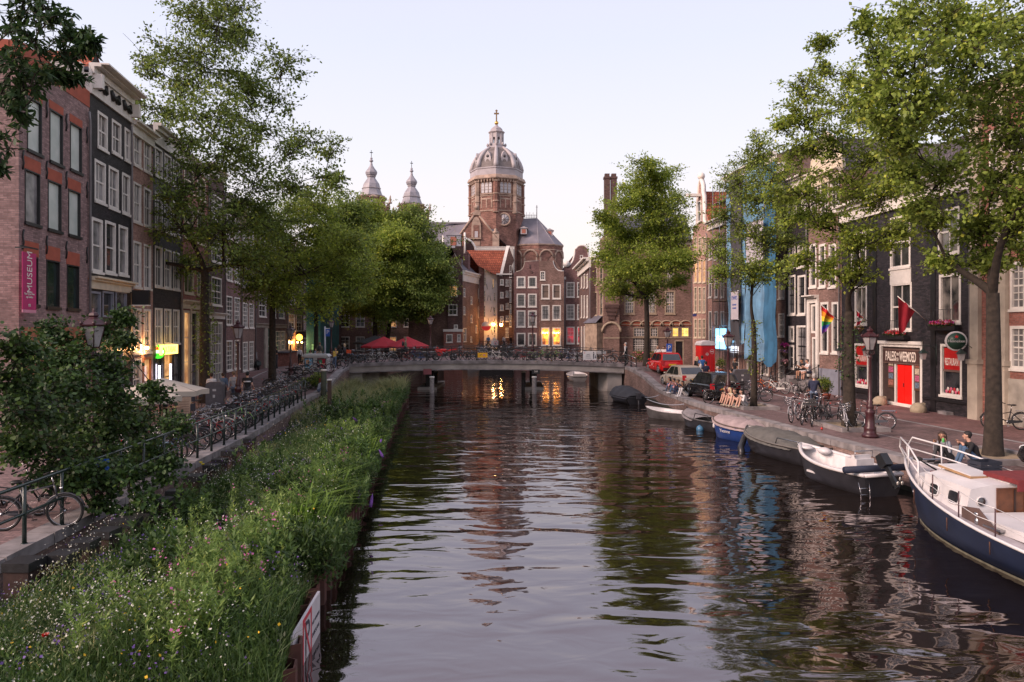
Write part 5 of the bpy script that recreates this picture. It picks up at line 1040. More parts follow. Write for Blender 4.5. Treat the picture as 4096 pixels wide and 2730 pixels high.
# ================================================================ trees
lf_dark=LEAF('leaves_elm_dark',(.095,.145,.032),(.22,.30,.06)); lf_mid=LEAF('leaves_elm_mid',(.13,.19,.032),(.29,.37,.065)); lf_bright=LEAF('leaves_elm_bright',(.155,.22,.03),(.33,.41,.07),.48)
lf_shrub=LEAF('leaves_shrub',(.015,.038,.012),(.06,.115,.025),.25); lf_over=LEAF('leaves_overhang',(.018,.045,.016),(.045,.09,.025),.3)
def leaf_mesh(name,pos,dirs,size,mat,parent,r,shape='rhomb',droop=.35,aspect=.62):
    """one mesh, many separate leaf faces; pos (N,3)"""
    n=len(pos)
    # leaf axis a, side s
    a=dirs+r.normal(0,.75,(n,3)); a[:,2]-=droop; a/=np.linalg.norm(a,axis=1)[:,None]
    up=np.tile([0,0,1.],(n,1))+r.normal(0,.55,(n,3)); s=np.cross(a,up); s/=np.linalg.norm(s,axis=1)[:,None]+1e-9
    nn=np.cross(s,a)
    L=(size*r.uniform(.65,1.3,n))[:,None]; Wd=L*aspect*.5
    if shape=='rhomb':
        V=np.stack([pos,pos+a*L*.42+s*Wd-nn*L*.08,pos+a*L,pos+a*L*.42-s*Wd-nn*L*.08],1); k=4
        V=V.reshape(-1,3); me=bpy.data.meshes.new(name); me.vertices.add(n*4); me.vertices.foreach_set('co',V.astype(np.float32).ravel())
        me.loops.add(n*4); me.loops.foreach_set('vertex_index',np.arange(n*4,dtype=np.int32)); me.polygons.add(n); me.polygons.foreach_set('loop_start',np.arange(0,n*4,4,dtype=np.int32))
    else: # 6-gon folded leaf : two quads sharing the midrib
        V=np.stack([pos,pos+a*L*.25+s*Wd*.9-nn*L*.05,pos+a*L*.7+s*Wd*.8-nn*L*.1,pos+a*L-nn*L*.18,pos+a*L*.7-s*Wd*.8-nn*L*.1,pos+a*L*.25-s*Wd*.9-nn*L*.05],1).reshape(-1,3)
        me=bpy.data.meshes.new(name); me.vertices.add(n*6); me.vertices.foreach_set('co',V.astype(np.float32).ravel())
        base=np.arange(n)[:,None]*6; q=np.concatenate([base+np.array([[0,1,2,3]]),base+np.array([[0,3,4,5]])],1).ravel().astype(np.int32)
        me.loops.add(n*8); me.loops.foreach_set('vertex_index',q); me.polygons.add(n*2); me.polygons.foreach_set('loop_start',np.arange(0,n*8,4,dtype=np.int32))
    me.update(calc_edges=True); me.validate(); me.materials.append(mat)
    o=bpy.data.objects.new(name,me); COL.objects.link(o)
    if parent is not None: o.parent=parent
    return o
def curve(a,b,sag,k,r):
    """bent path from a to b"""
    a=np.array(a);b=np.array(b); L=np.linalg.norm(b-a); m=(a+b)/2+r.normal(0,.10*L,3)+np.array([0,0,sag*L])
    t=np.linspace(0,1,k)[:,None]; return (1-t)**2*a+2*t*(1-t)*m+t*t*b
def tree(name,label,base,r0,fork,blobs,Y,leafsize,dens,leafmat,seed,spread=.35,barkmat=None,lean=None,shape='rhomb',group=None,trunkname='trunk',depthw=None,twigs=9,aspect=.62,minpt=None,yfun=None,bare=.15,spray=.30,cat='tree',tipr=.012,off=1.0):
    """blobs: (D x, D y, D radius) of the foliage masses, D = photo/1.7408"""
    r=np.random.default_rng(seed); rd=random.Random(seed)
    root=thing(name,label,cat,tuple(base),group=group); B=np.array(base)
    K=1.7408; W=[]
    for (dx,dy,dr) in blobs:
        Yb=yfun(dx) if yfun else Y; rad=dr*K*Yb/F; d=r.uniform(-1,1)*(depthw if depthw is not None else 2.6)
        p=P(dx*K,dy*K,Yb+d*off); W.append((np.array(p)-B,rad))
    W.sort(key=lambda q:np.linalg.norm(q[0]-np.array([0,0,fork])))
    fk=np.array([0,0,fork]) if lean is None else np.array([lean[0],lean[1],fork])
    nodes=[]; mb=MB()
    tp=curve((0,0,-.2),fk,0,9,r); tp[:,:2]=tp[:,:2]*.2+np.linspace(0,1,9)[:,None]*fk[:2]*.65; tp[:,0]+=np.linspace(0,1,9)*0
    h=np.linspace(0,1,9); mb.tube(tp,list(r0*(1.0+.35*np.exp(-h*9)-.30*h)),12,cap=False)
    for i,p in enumerate(tp[5:]): nodes.append((p,r0*.7,1.0))
    nodes=[(fk,r0*.68)]
    branches=[]
    for c,rad in W:
        best=None
        for (p,rr) in nodes:
            v=c-p; dist=np.linalg.norm(v); pen=max(0,p[2]-c[2])*1.2
            cost=dist+pen-rr*6
            if best is None or cost<best[0]: best=(cost,p,rr)
        _,p,rr=best; L=np.linalg.norm(c-p)
        path=curve(p,c,.10 if L>1 else 0,7,r); r1=min(rr*.8,.045+.022*L+.32*r0); r2=max(tipr*2,r1*.42)
        rads=list(np.linspace(r1,r2,7)); mb.tube(path,rads,7,cap=False)
        for q,w in zip(path[2:],rads[2:]): nodes.append((q,w))
        branches.append((path,rads,c,rad))
    LP=[];LD=[]
    for path,rads,c,rad in branches:
        nt_=max(4,int(twigs*(.5+rad/2.0)))
        for i in range(nt_):
            k=rd.randint(3,6); s=path[k]
            d=r.normal(0,1,3); d[2]=d[2]*.8+.25; d/=np.linalg.norm(d); e=c+d*rad*r.uniform(.55,1.12)
            if e[2]+B[2]<.3+ (minpt or 0): e[2]=.3-B[2]+(minpt or 0)
            tw=curve(s,e,.06,6,r); mb.tube(tw,list(np.linspace(max(rads[-1]*.7,tipr*1.6),tipr,6)),4,cap=False)
            sub=[(tw,1.0)]
            for j in range(4):
                kk=rd.randint(2,5); e2=tw[kk]+ (r.normal(0,1,3)*np.array([1,1,.65]))*rad*.42; t2=curve(tw[kk],e2,.03,4,r); mb.tube(t2,list(np.linspace(tipr*1.1,tipr*.6,4)),3,cap=False); sub.append((t2,.8))
            for tw_,wgt in sub:
                if r.random()<bare: continue
                Lw=np.linalg.norm(tw_[-1]-tw_[0]); n=int(dens*wgt*max(.5,Lw)*r.uniform(.5,1.4))
                if n<2: continue
                t=r.uniform(.25,1.06,n); idx=np.clip(t*(len(tw_)-1),0,len(tw_)-1.001); i0=idx.astype(int); f=(idx-i0)[:,None]
                pp=tw_[i0]*(1-f)+tw_[i0+1]*f + r.normal(0,1,(n,3))*np.array([spray,spray,spray*.45])*min(1.3,.6+rad*.25)
                dd=tw_[-1]-tw_[0]; dd=dd/(np.linalg.norm(dd)+1e-6); LP.append(pp); LD.append(np.tile(dd,(n,1)))
    mb.build(trunkname,barkmat or bark,root)
    LP=np.concatenate(LP); LD=np.concatenate(LD)
    leaf_mesh('crown',LP,LD,leafsize,leafmat,root,r,shape=shape,aspect=aspect)
    return root,len(LP)
TC=0
def T(*a,**k):
    global TC
    o,n=tree(*a,**k); TC+=n; print('tree',k.get('seed'),n); return o
D=1.7408
b=G(820,1612); T('elm_tree','tallest elm on the left quay, its open dark crown reaching the top of the picture',tuple(b),.27,7.0,
 [(450,40,70),(520,10,60),(470,-70,80),(550,60,50),(400,140,75),(490,150,90),(585,190,55),(650,150,45),(370,250,70),(470,270,95),(590,290,80),(690,340,60),(760,350,35),(350,380,65),(460,400,95),(590,400,90),(690,430,60),(760,410,30),(400,510,80),(510,520,90),(620,510,70),(310,560,35),(560,610,55),(440,620,50),(330,310,45),(640,240,50),(500,60,60),(300,440,40),(285,340,30),(300,230,30),(340,150,35),(780,420,25),(340,600,25),(555,215,55),(430,200,50),(540,95,45),(525,345,55),(415,330,50),(560,470,60),(410,455,50)],b.y,.18,22,lf_dark,seed=1,depthw=3.2,twigs=12,spray=.20)
b=G(1088,1531); T('elm_tree','second elm on the left quay with a low wide yellow green crown',tuple(b),.24,6.6,
 [(650,530,70),(740,540,75),(620,600,70),(700,630,85),(790,630,60),(580,660,50),(730,470,50),(800,570,50),(560,600,40),(830,650,35),(660,690,45),(745,700,35),(600,520,50),(680,480,50)],b.y,.17,36,lf_bright,seed=2,depthw=3.0,twigs=14,spray=.27,bare=.05)
b=Vector((-19.6,74,gz(-19.6,74))); T('elm_tree','dense elm behind the parking sign at the left end of the bridge',tuple(b),.25,6,
 [(790,490,45),(770,550,55),(800,600,50),(760,640,45),(740,690,40),(790,680,45),(725,590,40),(810,540,45)],b.y,.24,44,lf_dark,seed=3,depthw=2.5,twigs=14,barkmat=bark2,spray=.36,bare=0)
b=Vector(((1500-CX)/F*86,86,ST)); T('elm_tree','dense round elm beyond the bridge, left one of the close pair',tuple(b),.3,6,
 [(860,530,60),(830,590,55),(880,590,60),(850,650,60),(900,650,50),(820,690,45),(870,710,45),(910,560,50),(850,500,35),(790,640,40)],b.y,.26,46,lf_bright,seed=4,depthw=3,twigs=16,barkmat=bark2,spray=.38,bare=0,tipr=.02)
b=Vector(((1545-CX)/F*88,88,ST)); T('elm_tree','dark elm leaning over the far bend beyond the bridge, right of the close pair',tuple(b),.3,6,
 [(940,520,50),(960,570,55),(925,600,55),(985,620,50),(950,650,55),(1000,660,35),(930,690,45),(980,700,40),(890,720,35),(1005,590,30),(960,720,30)],b.y,.26,46,lf_dark,seed=5,depthw=3,twigs=16,barkmat=bark2,spray=.38,bare=0,lean=(.8,-.2),tipr=.02)
b=Vector(((2585-CX)/F*58.5,58.5,gz(10.5,58.5))); T('elm_tree','full green elm at the right end of the bridge in front of the corner building',tuple(b),.25,5.4,
 [(1470,430,50),(1520,410,40),(1440,480,50),(1500,480,60),(1550,470,40),(1430,550,50),(1500,550,65),(1560,545,40),(1395,600,40),(1450,620,60),(1530,610,60),(1400,520,25),(1565,600,30),(1420,670,35),(1560,650,25),(1490,670,45),(1480,380,25),(1375,500,18)],b.y,.18,44,lf_bright,seed=6,depthw=2.4,twigs=14,spray=.26,bare=.04)
b=G(3013,1632); T('elm_tree','slender young elm with sparse leaves in front of the blue netting',tuple(b),.16,4.3,
 [(1745,335,35),(1740,370,50),(1700,420,55),(1780,400,50),(1735,460,60),(1670,500,45),(1800,480,50),(1720,540,55),(1770,560,50),(1655,570,35),(1700,620,45),(1790,620,45),(1650,630,25),(1740,620,40),(1825,560,35)],b.y,.12,32,lf_mid,seed=7,depthw=1.8,twigs=17,spray=.17,bare=.1,tipr=.01)
b=G(3397,1712); T('elm_tree','elm with forked trunk and airy crown in front of the restaurant facade',tuple(b),.25,4.6,
 [(1850,200,45),(1890,160,35),(1860,270,55),(1930,240,60),(1990,280,55),(1840,350,50),(1920,350,65),(2010,370,55),(1850,440,50),(1930,440,65),(2020,450,55),(1880,520,45),(1960,540,60),(2040,540,45),(1840,600,30),(1900,620,30),(1980,630,40),(1830,500,35),(2060,300,40),(1800,300,35),(1960,190,45),(2050,420,45),(1785,450,32),(2080,540,35),(1900,90,25)],b.y,.13,34,lf_bright,seed=8,depthw=2.3,twigs=16,spray=.14,bare=.12,tipr=.01)
b=G(3971,1832); T('elm_tree','nearest elm on the right quay, thick trunk beside the seated couple and broad bright crown',tuple(b),.255,5.0,
 [(2060,60,60),(2140,50,80),(2230,50,90),(2330,60,90),(2440,80,100),(2180,-50,100),(2320,-60,100),(2020,120,40),(2100,150,75),(2200,160,90),(2310,180,90),(2430,220,100),(2060,240,50),(2130,280,75),(2230,290,90),(2340,310,85),(2460,360,90),(2080,390,60),(2170,410,80),(2280,420,85),(2390,450,80),(2120,500,50),(2220,530,60),(2330,550,65),(2160,600,35),(2280,610,45),(2400,580,60),(2278,600,25),(2270,520,40),(2050,320,50),(2000,220,45),(1985,60,35),(2100,480,40),(2020,270,45),(2340,480,50),(2140,230,60),(2250,100,60)],b.y,.14,36,lf_mid,seed=9,depthw=2.5,twigs=15,spray=.17,bare=.1,tipr=.01,aspect=.7)
# overhanging branch, top left, from a tree standing outside the frame
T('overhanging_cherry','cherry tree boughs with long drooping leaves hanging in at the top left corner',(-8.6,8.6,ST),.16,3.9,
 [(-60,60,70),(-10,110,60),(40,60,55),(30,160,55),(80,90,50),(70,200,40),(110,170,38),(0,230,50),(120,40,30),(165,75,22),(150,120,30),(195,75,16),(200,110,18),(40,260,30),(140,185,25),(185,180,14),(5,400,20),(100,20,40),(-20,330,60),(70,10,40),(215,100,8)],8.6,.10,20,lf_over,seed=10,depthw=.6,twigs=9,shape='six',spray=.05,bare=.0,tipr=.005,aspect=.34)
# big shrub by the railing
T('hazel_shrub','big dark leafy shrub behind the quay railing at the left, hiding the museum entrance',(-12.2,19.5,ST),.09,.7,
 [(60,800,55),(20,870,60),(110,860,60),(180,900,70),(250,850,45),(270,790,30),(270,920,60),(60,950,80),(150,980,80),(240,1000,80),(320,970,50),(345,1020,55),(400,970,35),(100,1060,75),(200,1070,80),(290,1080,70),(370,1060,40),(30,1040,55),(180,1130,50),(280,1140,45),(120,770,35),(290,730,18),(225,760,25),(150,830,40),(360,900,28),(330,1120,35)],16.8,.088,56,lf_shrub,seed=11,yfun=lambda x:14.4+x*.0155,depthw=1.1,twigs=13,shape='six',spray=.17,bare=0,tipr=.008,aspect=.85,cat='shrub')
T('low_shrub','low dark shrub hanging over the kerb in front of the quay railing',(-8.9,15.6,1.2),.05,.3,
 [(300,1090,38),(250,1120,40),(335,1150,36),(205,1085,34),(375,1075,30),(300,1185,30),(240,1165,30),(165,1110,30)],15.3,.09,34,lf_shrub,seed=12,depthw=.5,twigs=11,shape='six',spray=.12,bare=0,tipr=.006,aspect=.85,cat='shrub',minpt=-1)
print('LEAVES',TC)
# ================================================================ wildflower strip: grass and flowers nobody could count
r6=np.random.default_rng(66)
def vn(x,y,s,seed=0):
    """smooth pseudo noise"""
    return .5+.25*(np.sin(x*s*1.7+seed)+np.sin(y*s*1.3+seed*2.1)*.8+np.sin((x+y)*s*.9+seed*.7)*.7+np.sin((x-y)*s*2.3+seed*1.9)*.4)
WLx=np.array([a for a,_ in WL]); WLy=np.array([b_ for _,b_ in WL]); LQx=np.array([a for a,_ in LQ]); LQy=np.array([b_ for _,b_ in LQ])
def sample(n,y0=8.3,y1=49.6,u0=0,u1=1,p=1.0):
    t=r6.random(n); y=(1/( (1/y0)**p+( (1/y1)**p-(1/y0)**p)*t))**(1/p) if p>0 else y0+(y1-y0)*t
    u=r6.uniform(u0,u1,n); xl=np.interp(y,WLy,WLx)-.02; xr=np.interp(y,LQy,LQx)+.02
    x=xl+(xr-xl)*u; w=u
    z=.92-.34*w*w+.07*np.sin(x*2.1+y*.8)+.06*np.sin(y*1.7-x)
    return x,y,z,u
def blades(name,mat,n,h0,h1,wid,lean,y0=8.3,y1=49.6,u0=0,u1=1,p=1.0,label='',thresh=None,seed=0,clump=0,hfun=None,pts=None):
    x,y,z,u=sample(n,y0,y1,u0,u1,p) if pts is None else pts
    if thresh is not None:
        k=vn(x,y,2.2,seed)>thresh; x,y,z,u=x[k],y[k],z[k],u[k]
    n=len(x); h=r6.uniform(h0,h1,n)*(.45+1.05*vn(x,y,1.1,seed+3))*(1-.55*np.clip((u-.72)/.25,0,1)); 
    if hfun is not None: h=h*hfun(x,y,u)
    a=r6.uniform(0,2*np.pi,n); L=lean*h*r6.uniform(.2,1.3,n); dx=np.cos(a)*L; dy=np.sin(a)*L
    b=r6.uniform(0,np.pi,n); w=wid*r6.uniform(.6,1.4,n)*(1+y/30); wx=np.cos(b)*w; wy=np.sin(b)*w
    V=np.stack([np.stack([x-wx,y-wy,z-.03],1),np.stack([x+wx,y+wy,z-.03],1),np.stack([x+dx*.35+wx*.8,y+dy*.35+wy*.8,z+h*.6],1),np.stack([x+dx*.35-wx*.8,y+dy*.35-wy*.8,z+h*.6],1),np.stack([x+dx,y+dy,z+h*(1-.35*lean)],1)],1).reshape(-1,3)
    base=np.arange(n)[:,None]*5; idx=np.concatenate([base+np.array([[0,1,2,3]]),base+np.array([[3,2,4]])],1).ravel().astype(np.int32)
    me=bpy.data.meshes.new(name); me.vertices.add(n*5); me.vertices.foreach_set('co',V.astype(np.float32).ravel()); me.loops.add(n*7); me.loops.foreach_set('vertex_index',idx)
    me.polygons.add(n*2); me.polygons.foreach_set('loop_start',(np.arange(n)[:,None]*7+np.array([[0,4]])).ravel().astype(np.int32)); me.update(calc_edges=True); me.validate(); me.materials.append(mat)
    o=bpy.data.objects.new(name,me); COL.objects.link(o); tag(o,label,'grass',kind='stuff'); return o
g1=LEAF('grass_green',(.035,.075,.018),(.085,.15,.035),.25); g2=LEAF('grass_bright',(.09,.18,.025),(.19,.31,.05),.35); g3=LEAF('grass_pale',(.18,.21,.08),(.36,.37,.19),.35); g4=LEAF('herb_green',(.10,.18,.04),(.21,.31,.08),.35); g5=LEAF('ground_cover',(.022,.05,.015),(.07,.12,.03),.2)
blades('meadow_grass',g1,60000,.30,.75,.0045,.5,label='fine dark green meadow grass filling the whole planting strip',p=.6)
blades('tall_pale_grass',g3,27000,.55,1.1,.005,.6,y0=35,y1=49.6,p=0,label='tall pale feathery grass at the bridge end of the planting strip',hfun=lambda x,y,u:1+.35*np.clip((y-42)/8,0,1))
blades('pale_meadow_grass',g3,26000,.3,.7,.003,.7,y0=9,y1=36,p=.4,thresh=.5,seed=2,label='thin pale seed stalks scattered over the middle of the strip')
cx_,cy_=-5.0,20.5; 
def cl(n,cx,cy,s): 
    x=cx+r6.normal(0,s,n); y=cy+r6.normal(0,s*1.5,n); xl=np.interp(y,WLy,WLx); x=np.minimum(x,xl-.02); return x,y,np.full(n,.95),x*0
def cat_pts(L): return tuple(np.concatenate([l[i] for l in L]) for i in range(4))
blades('bright_grass_tuft',g2,0,.7,1.15,.010,.9,pts=cat_pts([cl(600,-4.9,20.6,.35),cl(350,-5.4,19,.35),cl(260,-4.4,17.2,.2),cl(200,-4.2,14.6,.2),cl(240,-5.3,24,.4)]),label='tuft of long bright green arching grass leaves at the water edge')
# leafy ground cover as small leaves through the volume
def herbs(name,mat,n,size,h,aspect,label,y0=8.3,y1=49,u0=0,u1=1,p=.8,thresh=None,seed=0,cat='plants',droop=-.1,top=False,spread=.8):
    x,y,z,u=sample(n,y0,y1,u0,u1,p)
    if thresh is not None: k=vn(x,y,1.9,seed)>thresh; x,y,z,u=x[k],y[k],z[k],u[k]
    hh=h*(.35+1.25*vn(x,y,1.1,seed+3))*(1-.5*np.clip((u-.72)/.25,0,1)); t=r6.random(len(x))**(.25 if top else .6); z=z+hh*t
    pos=np.stack([x,y,z],1); d=np.tile([0,0,spread],(len(x),1)); sz=size
    o=leaf_mesh(name,pos,d,sz,mat,None,r6,droop=droop,aspect=aspect); tag(o,label,cat,kind='stuff'); return o
herbs('ground_cover',g5,80000,.075,.38,.5,'dense low dark green herb leaves covering the planting strip')
herbs('edge_growth',g1,26000,.10,.55,.4,'leafy growth spilling over the sheet piling towards the water',y0=12.3,u0=-.09,u1=.06,thresh=.42,seed=4)
herbs('edge_growth',g5,9000,.12,.35,.4,'dark foliage hanging down over the sheet piling',y0=12.6,u0=-.07,u1=.0,thresh=.5,seed=9)
herbs('grey_herbs',g3,9000,.05,.55,.3,'grey green fluffy herbs in the middle of the planting strip',u0=.3,u1=.8,thresh=.5,seed=11,y1=34)
herbs('mid_herbs',g1,40000,.07,.5,.35,'feathery mid green herbs across the planting strip',thresh=.45,seed=5)
def stems(name,mat,clumps,label,h0=.7,h1=1.15,leaf=.095,per=70,aspect=.22):
    P_=[];D_=[]
    tips=[]
    for cx,cy,s,n in clumps:
        for i in range(n):
            x=cx+r6.normal(0,s); y=cy+r6.normal(0,s*1.3); x=min(x,float(np.interp(y,WLy,WLx))-.03+.22*r6.random()); h=r6.uniform(h0,h1); lx,ly=r6.normal(0,.16,2)*h
            t=r6.uniform(.12,1,per); a=r6.uniform(0,2*np.pi,per); z0=.95
            P_.append(np.stack([x+lx*t,y+ly*t,z0+h*t],1)); D_.append(np.stack([np.cos(a),np.sin(a),.8+0*t],1)*1.6); tips.append((x+lx,y+ly,z0+h))
    P_=np.concatenate(P_); D_=np.concatenate(D_)
    o=leaf_mesh(name,P_,D_,leaf,mat,None,r6,droop=-.1,aspect=aspect); tag(o,label,'plants',kind='stuff'); return tips
tips=stems('willowherb',g4,[(-4.2,10.2,.33,110),(-4.6,11.6,.35,90),(-4.3,12.8,.35,80),(-4.6,14.5,.4,70),(-4.3,16.6,.3,55),(-5.0,17.6,.3,40),(-5.1,9.9,.3,30),(-4.0,9.2,.2,40),(-4.6,19.5,.3,40),(-5.3,26,.3,30),(-5.9,33,.4,40)],'light green leafy willowherb stems massed at the water edge in the foreground')
st2=stems('shrubby_edge',g1,[(-5.4,25,.35,50),(-5.8,30,.4,60),(-6.3,36,.4,60),(-4.9,22.5,.3,60),(-4.1,15.5,.3,50),(-3.9,13,.2,40),(-4.5,19,.3,50),(-5.1,27.5,.3,50),(-6.2,33.5,.3,60),(-6.9,38.5,.3,60),(-7.3,45,.4,60),(-6.7,41,.5,70)],'darker bushy plants hanging over the sheet piling',h0=.5,h1=1.0,leaf=.13,aspect=.3,per=50)
rc=random.Random(4); cls=[]
for i in range(26):
    y=rc.uniform(9.5,38); u_=rc.uniform(.12,.62); cls.append((wl(y)+(lq(y)-wl(y))*u_,y,rc.uniform(.15,.4),rc.randint(14,34)))
stems('tall_weeds',g1,cls[:14],'scattered taller dark green weed clumps standing over the strip',h0=.5,h1=1.25,leaf=.14,aspect=.35,per=45)
stems('pale_weeds',g4,cls[14:],'scattered pale green feathery clumps standing over the strip',h0=.5,h1=1.1,leaf=.07,aspect=.3,per=80)
def fl(name,col,n,size,label,h=.5,pts=None,**k):
    m=M(name+'_petals',col,.7,.15,5)
    if pts is not None:
        pos=np.array(pts); pos=np.repeat(pos,6,0)+r6.normal(0,.035,(len(pos)*6,3)); o=leaf_mesh(name,pos,np.tile([0,0,.3],(len(pos),1)),size,m,None,r6,droop=0,aspect=1); tag(o,label,'flowers',kind='stuff'); return o
    o=herbs(name,m,n,size,h,1.0,label,cat='flowers',top=True,droop=0,**k)
fl('white_flowers',(.50,.50,.44),8500,.024,'sprinkling of tiny white flowers over the planting strip',h=.85,u1=.84,thresh=.42,seed=1,p=.5)
fl('white_flowers_near',(.48,.48,.43),1700,.026,'tiny white flowers thick along the near left of the strip',h=.75,y0=8.4,y1=20,u0=.3,u1=.84)
fl('purple_flowers',(.13,.07,.26),4200,.034,'small purple flowers in drifts over the strip',h=.8,thresh=.5,seed=8,p=.6)
fl('yellow_flowers',(.75,.45,.02),220,.035,'few small yellow orange flowers dotted over the strip',h=.6)
fl('pink_flowers',(.45,.12,.28),0,.038,'pink willowherb flowers on top of the tallest stems',pts=[t for t in tips if r6.random()<.15])
t=thing('red_poppy','single red poppy low in the flowers near the bottom left','flower',tuple(P(182,2545,9.6)))
mb=MB(); mb.lathe([(.005,-.01),(.035,.0),(.045,.03)],8,cap=False); mb.build('petals',redp,t); mb=MB(); mb.tube([(0,0,-.5),(0,0,0)],.003,4); mb.build('stem',g1,t)
for i,(px,py,y) in enumerate(((1432,1690,30),(1455,1700,29.5),(1400,1790,24),(1525,1760,25.5),(1390,1850,22),(1500,1640,34),(1250,1700,33),(1550,1830,22.5),(1430,2000,17.6),(1545,2030,17.5))):
    p=P(px,py,y); p.x=min(p.x,wl(y)+.5); t=thing('buddleia_spike','%s purple cone shaped flower spike leaning out over the water side, from the far end'%ORD[i],'flower',tuple(p),group='purple flower spikes at the water edge'); 
    t['label']='purple cone flower spike at the water edge, %s of ten'%ORD[i]
    mb=MB(); d=Vector((random.uniform(-.4,1),random.uniform(-.4,.4),random.uniform(-.2,.6))).normalized(); mb.tube([Vector((0,0,0)),d*.1,d*.22,d*.34],[.035,.045,.032,.006],7); mb.build('spike',M('buddleia',(.16,.06,.28),.8,.4,30),t); mb=MB(); mb.tube([Vector((-.35,0,-p.z+.9)),Vector((-.2,0,(-p.z+.9)*.4)),Vector((0,0,0))],.006,4); mb.build('stem',g1,t)
for px,py,y in ((812,1855,21.5),(745,1790,24)): pass
t=thing('evening_primrose','small clump of bright yellow flowers beside the capped posts','flower',tuple(P(822,1862,20.3)))
mb=MB(); [mb.lathe([(.004,-.01),(.04,.02),(.05,.035)],7,c=(random.uniform(-.15,.15),random.uniform(-.1,.1),random.uniform(-.1,.1)),cap=False) for _ in range(6)]; mb.build('petals',M('bright_yellow',(.8,.65,.02),.6,.1),t); mb=MB(); [mb.tube([(random.uniform(-.1,.1),0,-.5),(random.uniform(-.1,.1),0,0)],.005,4) for _ in range(4)]; mb.build('stem',g1,t)
# ivy on the restaurant tree trunk and side shoots on street trees
def shoots(label,px,py,z0,z1,n,mat,rad=.28,size=.1,name='trunk_shoots'):
    b=G(px,py); th=r6.uniform(0,2*np.pi,n); zz=b.z+r6.uniform(z0,z1,n); rr=rad+r6.random(n)*.18*(1+np.sin(zz*7))
    o=leaf_mesh(name,np.stack([b.x+np.cos(th)*rr,b.y+np.sin(th)*rr,zz],1),np.stack([np.cos(th),np.sin(th),0*th],1),size,mat,None,r6,aspect=.7); tag(o,label,'plants',kind='stuff')
shoots('ivy leaves climbing the trunk of the tree before the restaurant',3397,1712,1.9,4.4,420,lf_shrub,.24,.09)
shoots('leafy side shoots along the slender young elm trunk',3013,1632,1.7,4.4,300,lf_bright,.16,.11)
shoots('leafy side shoots up the tallest elm trunk',820,1612,1.5,6.5,700,lf_dark,.34,.14)
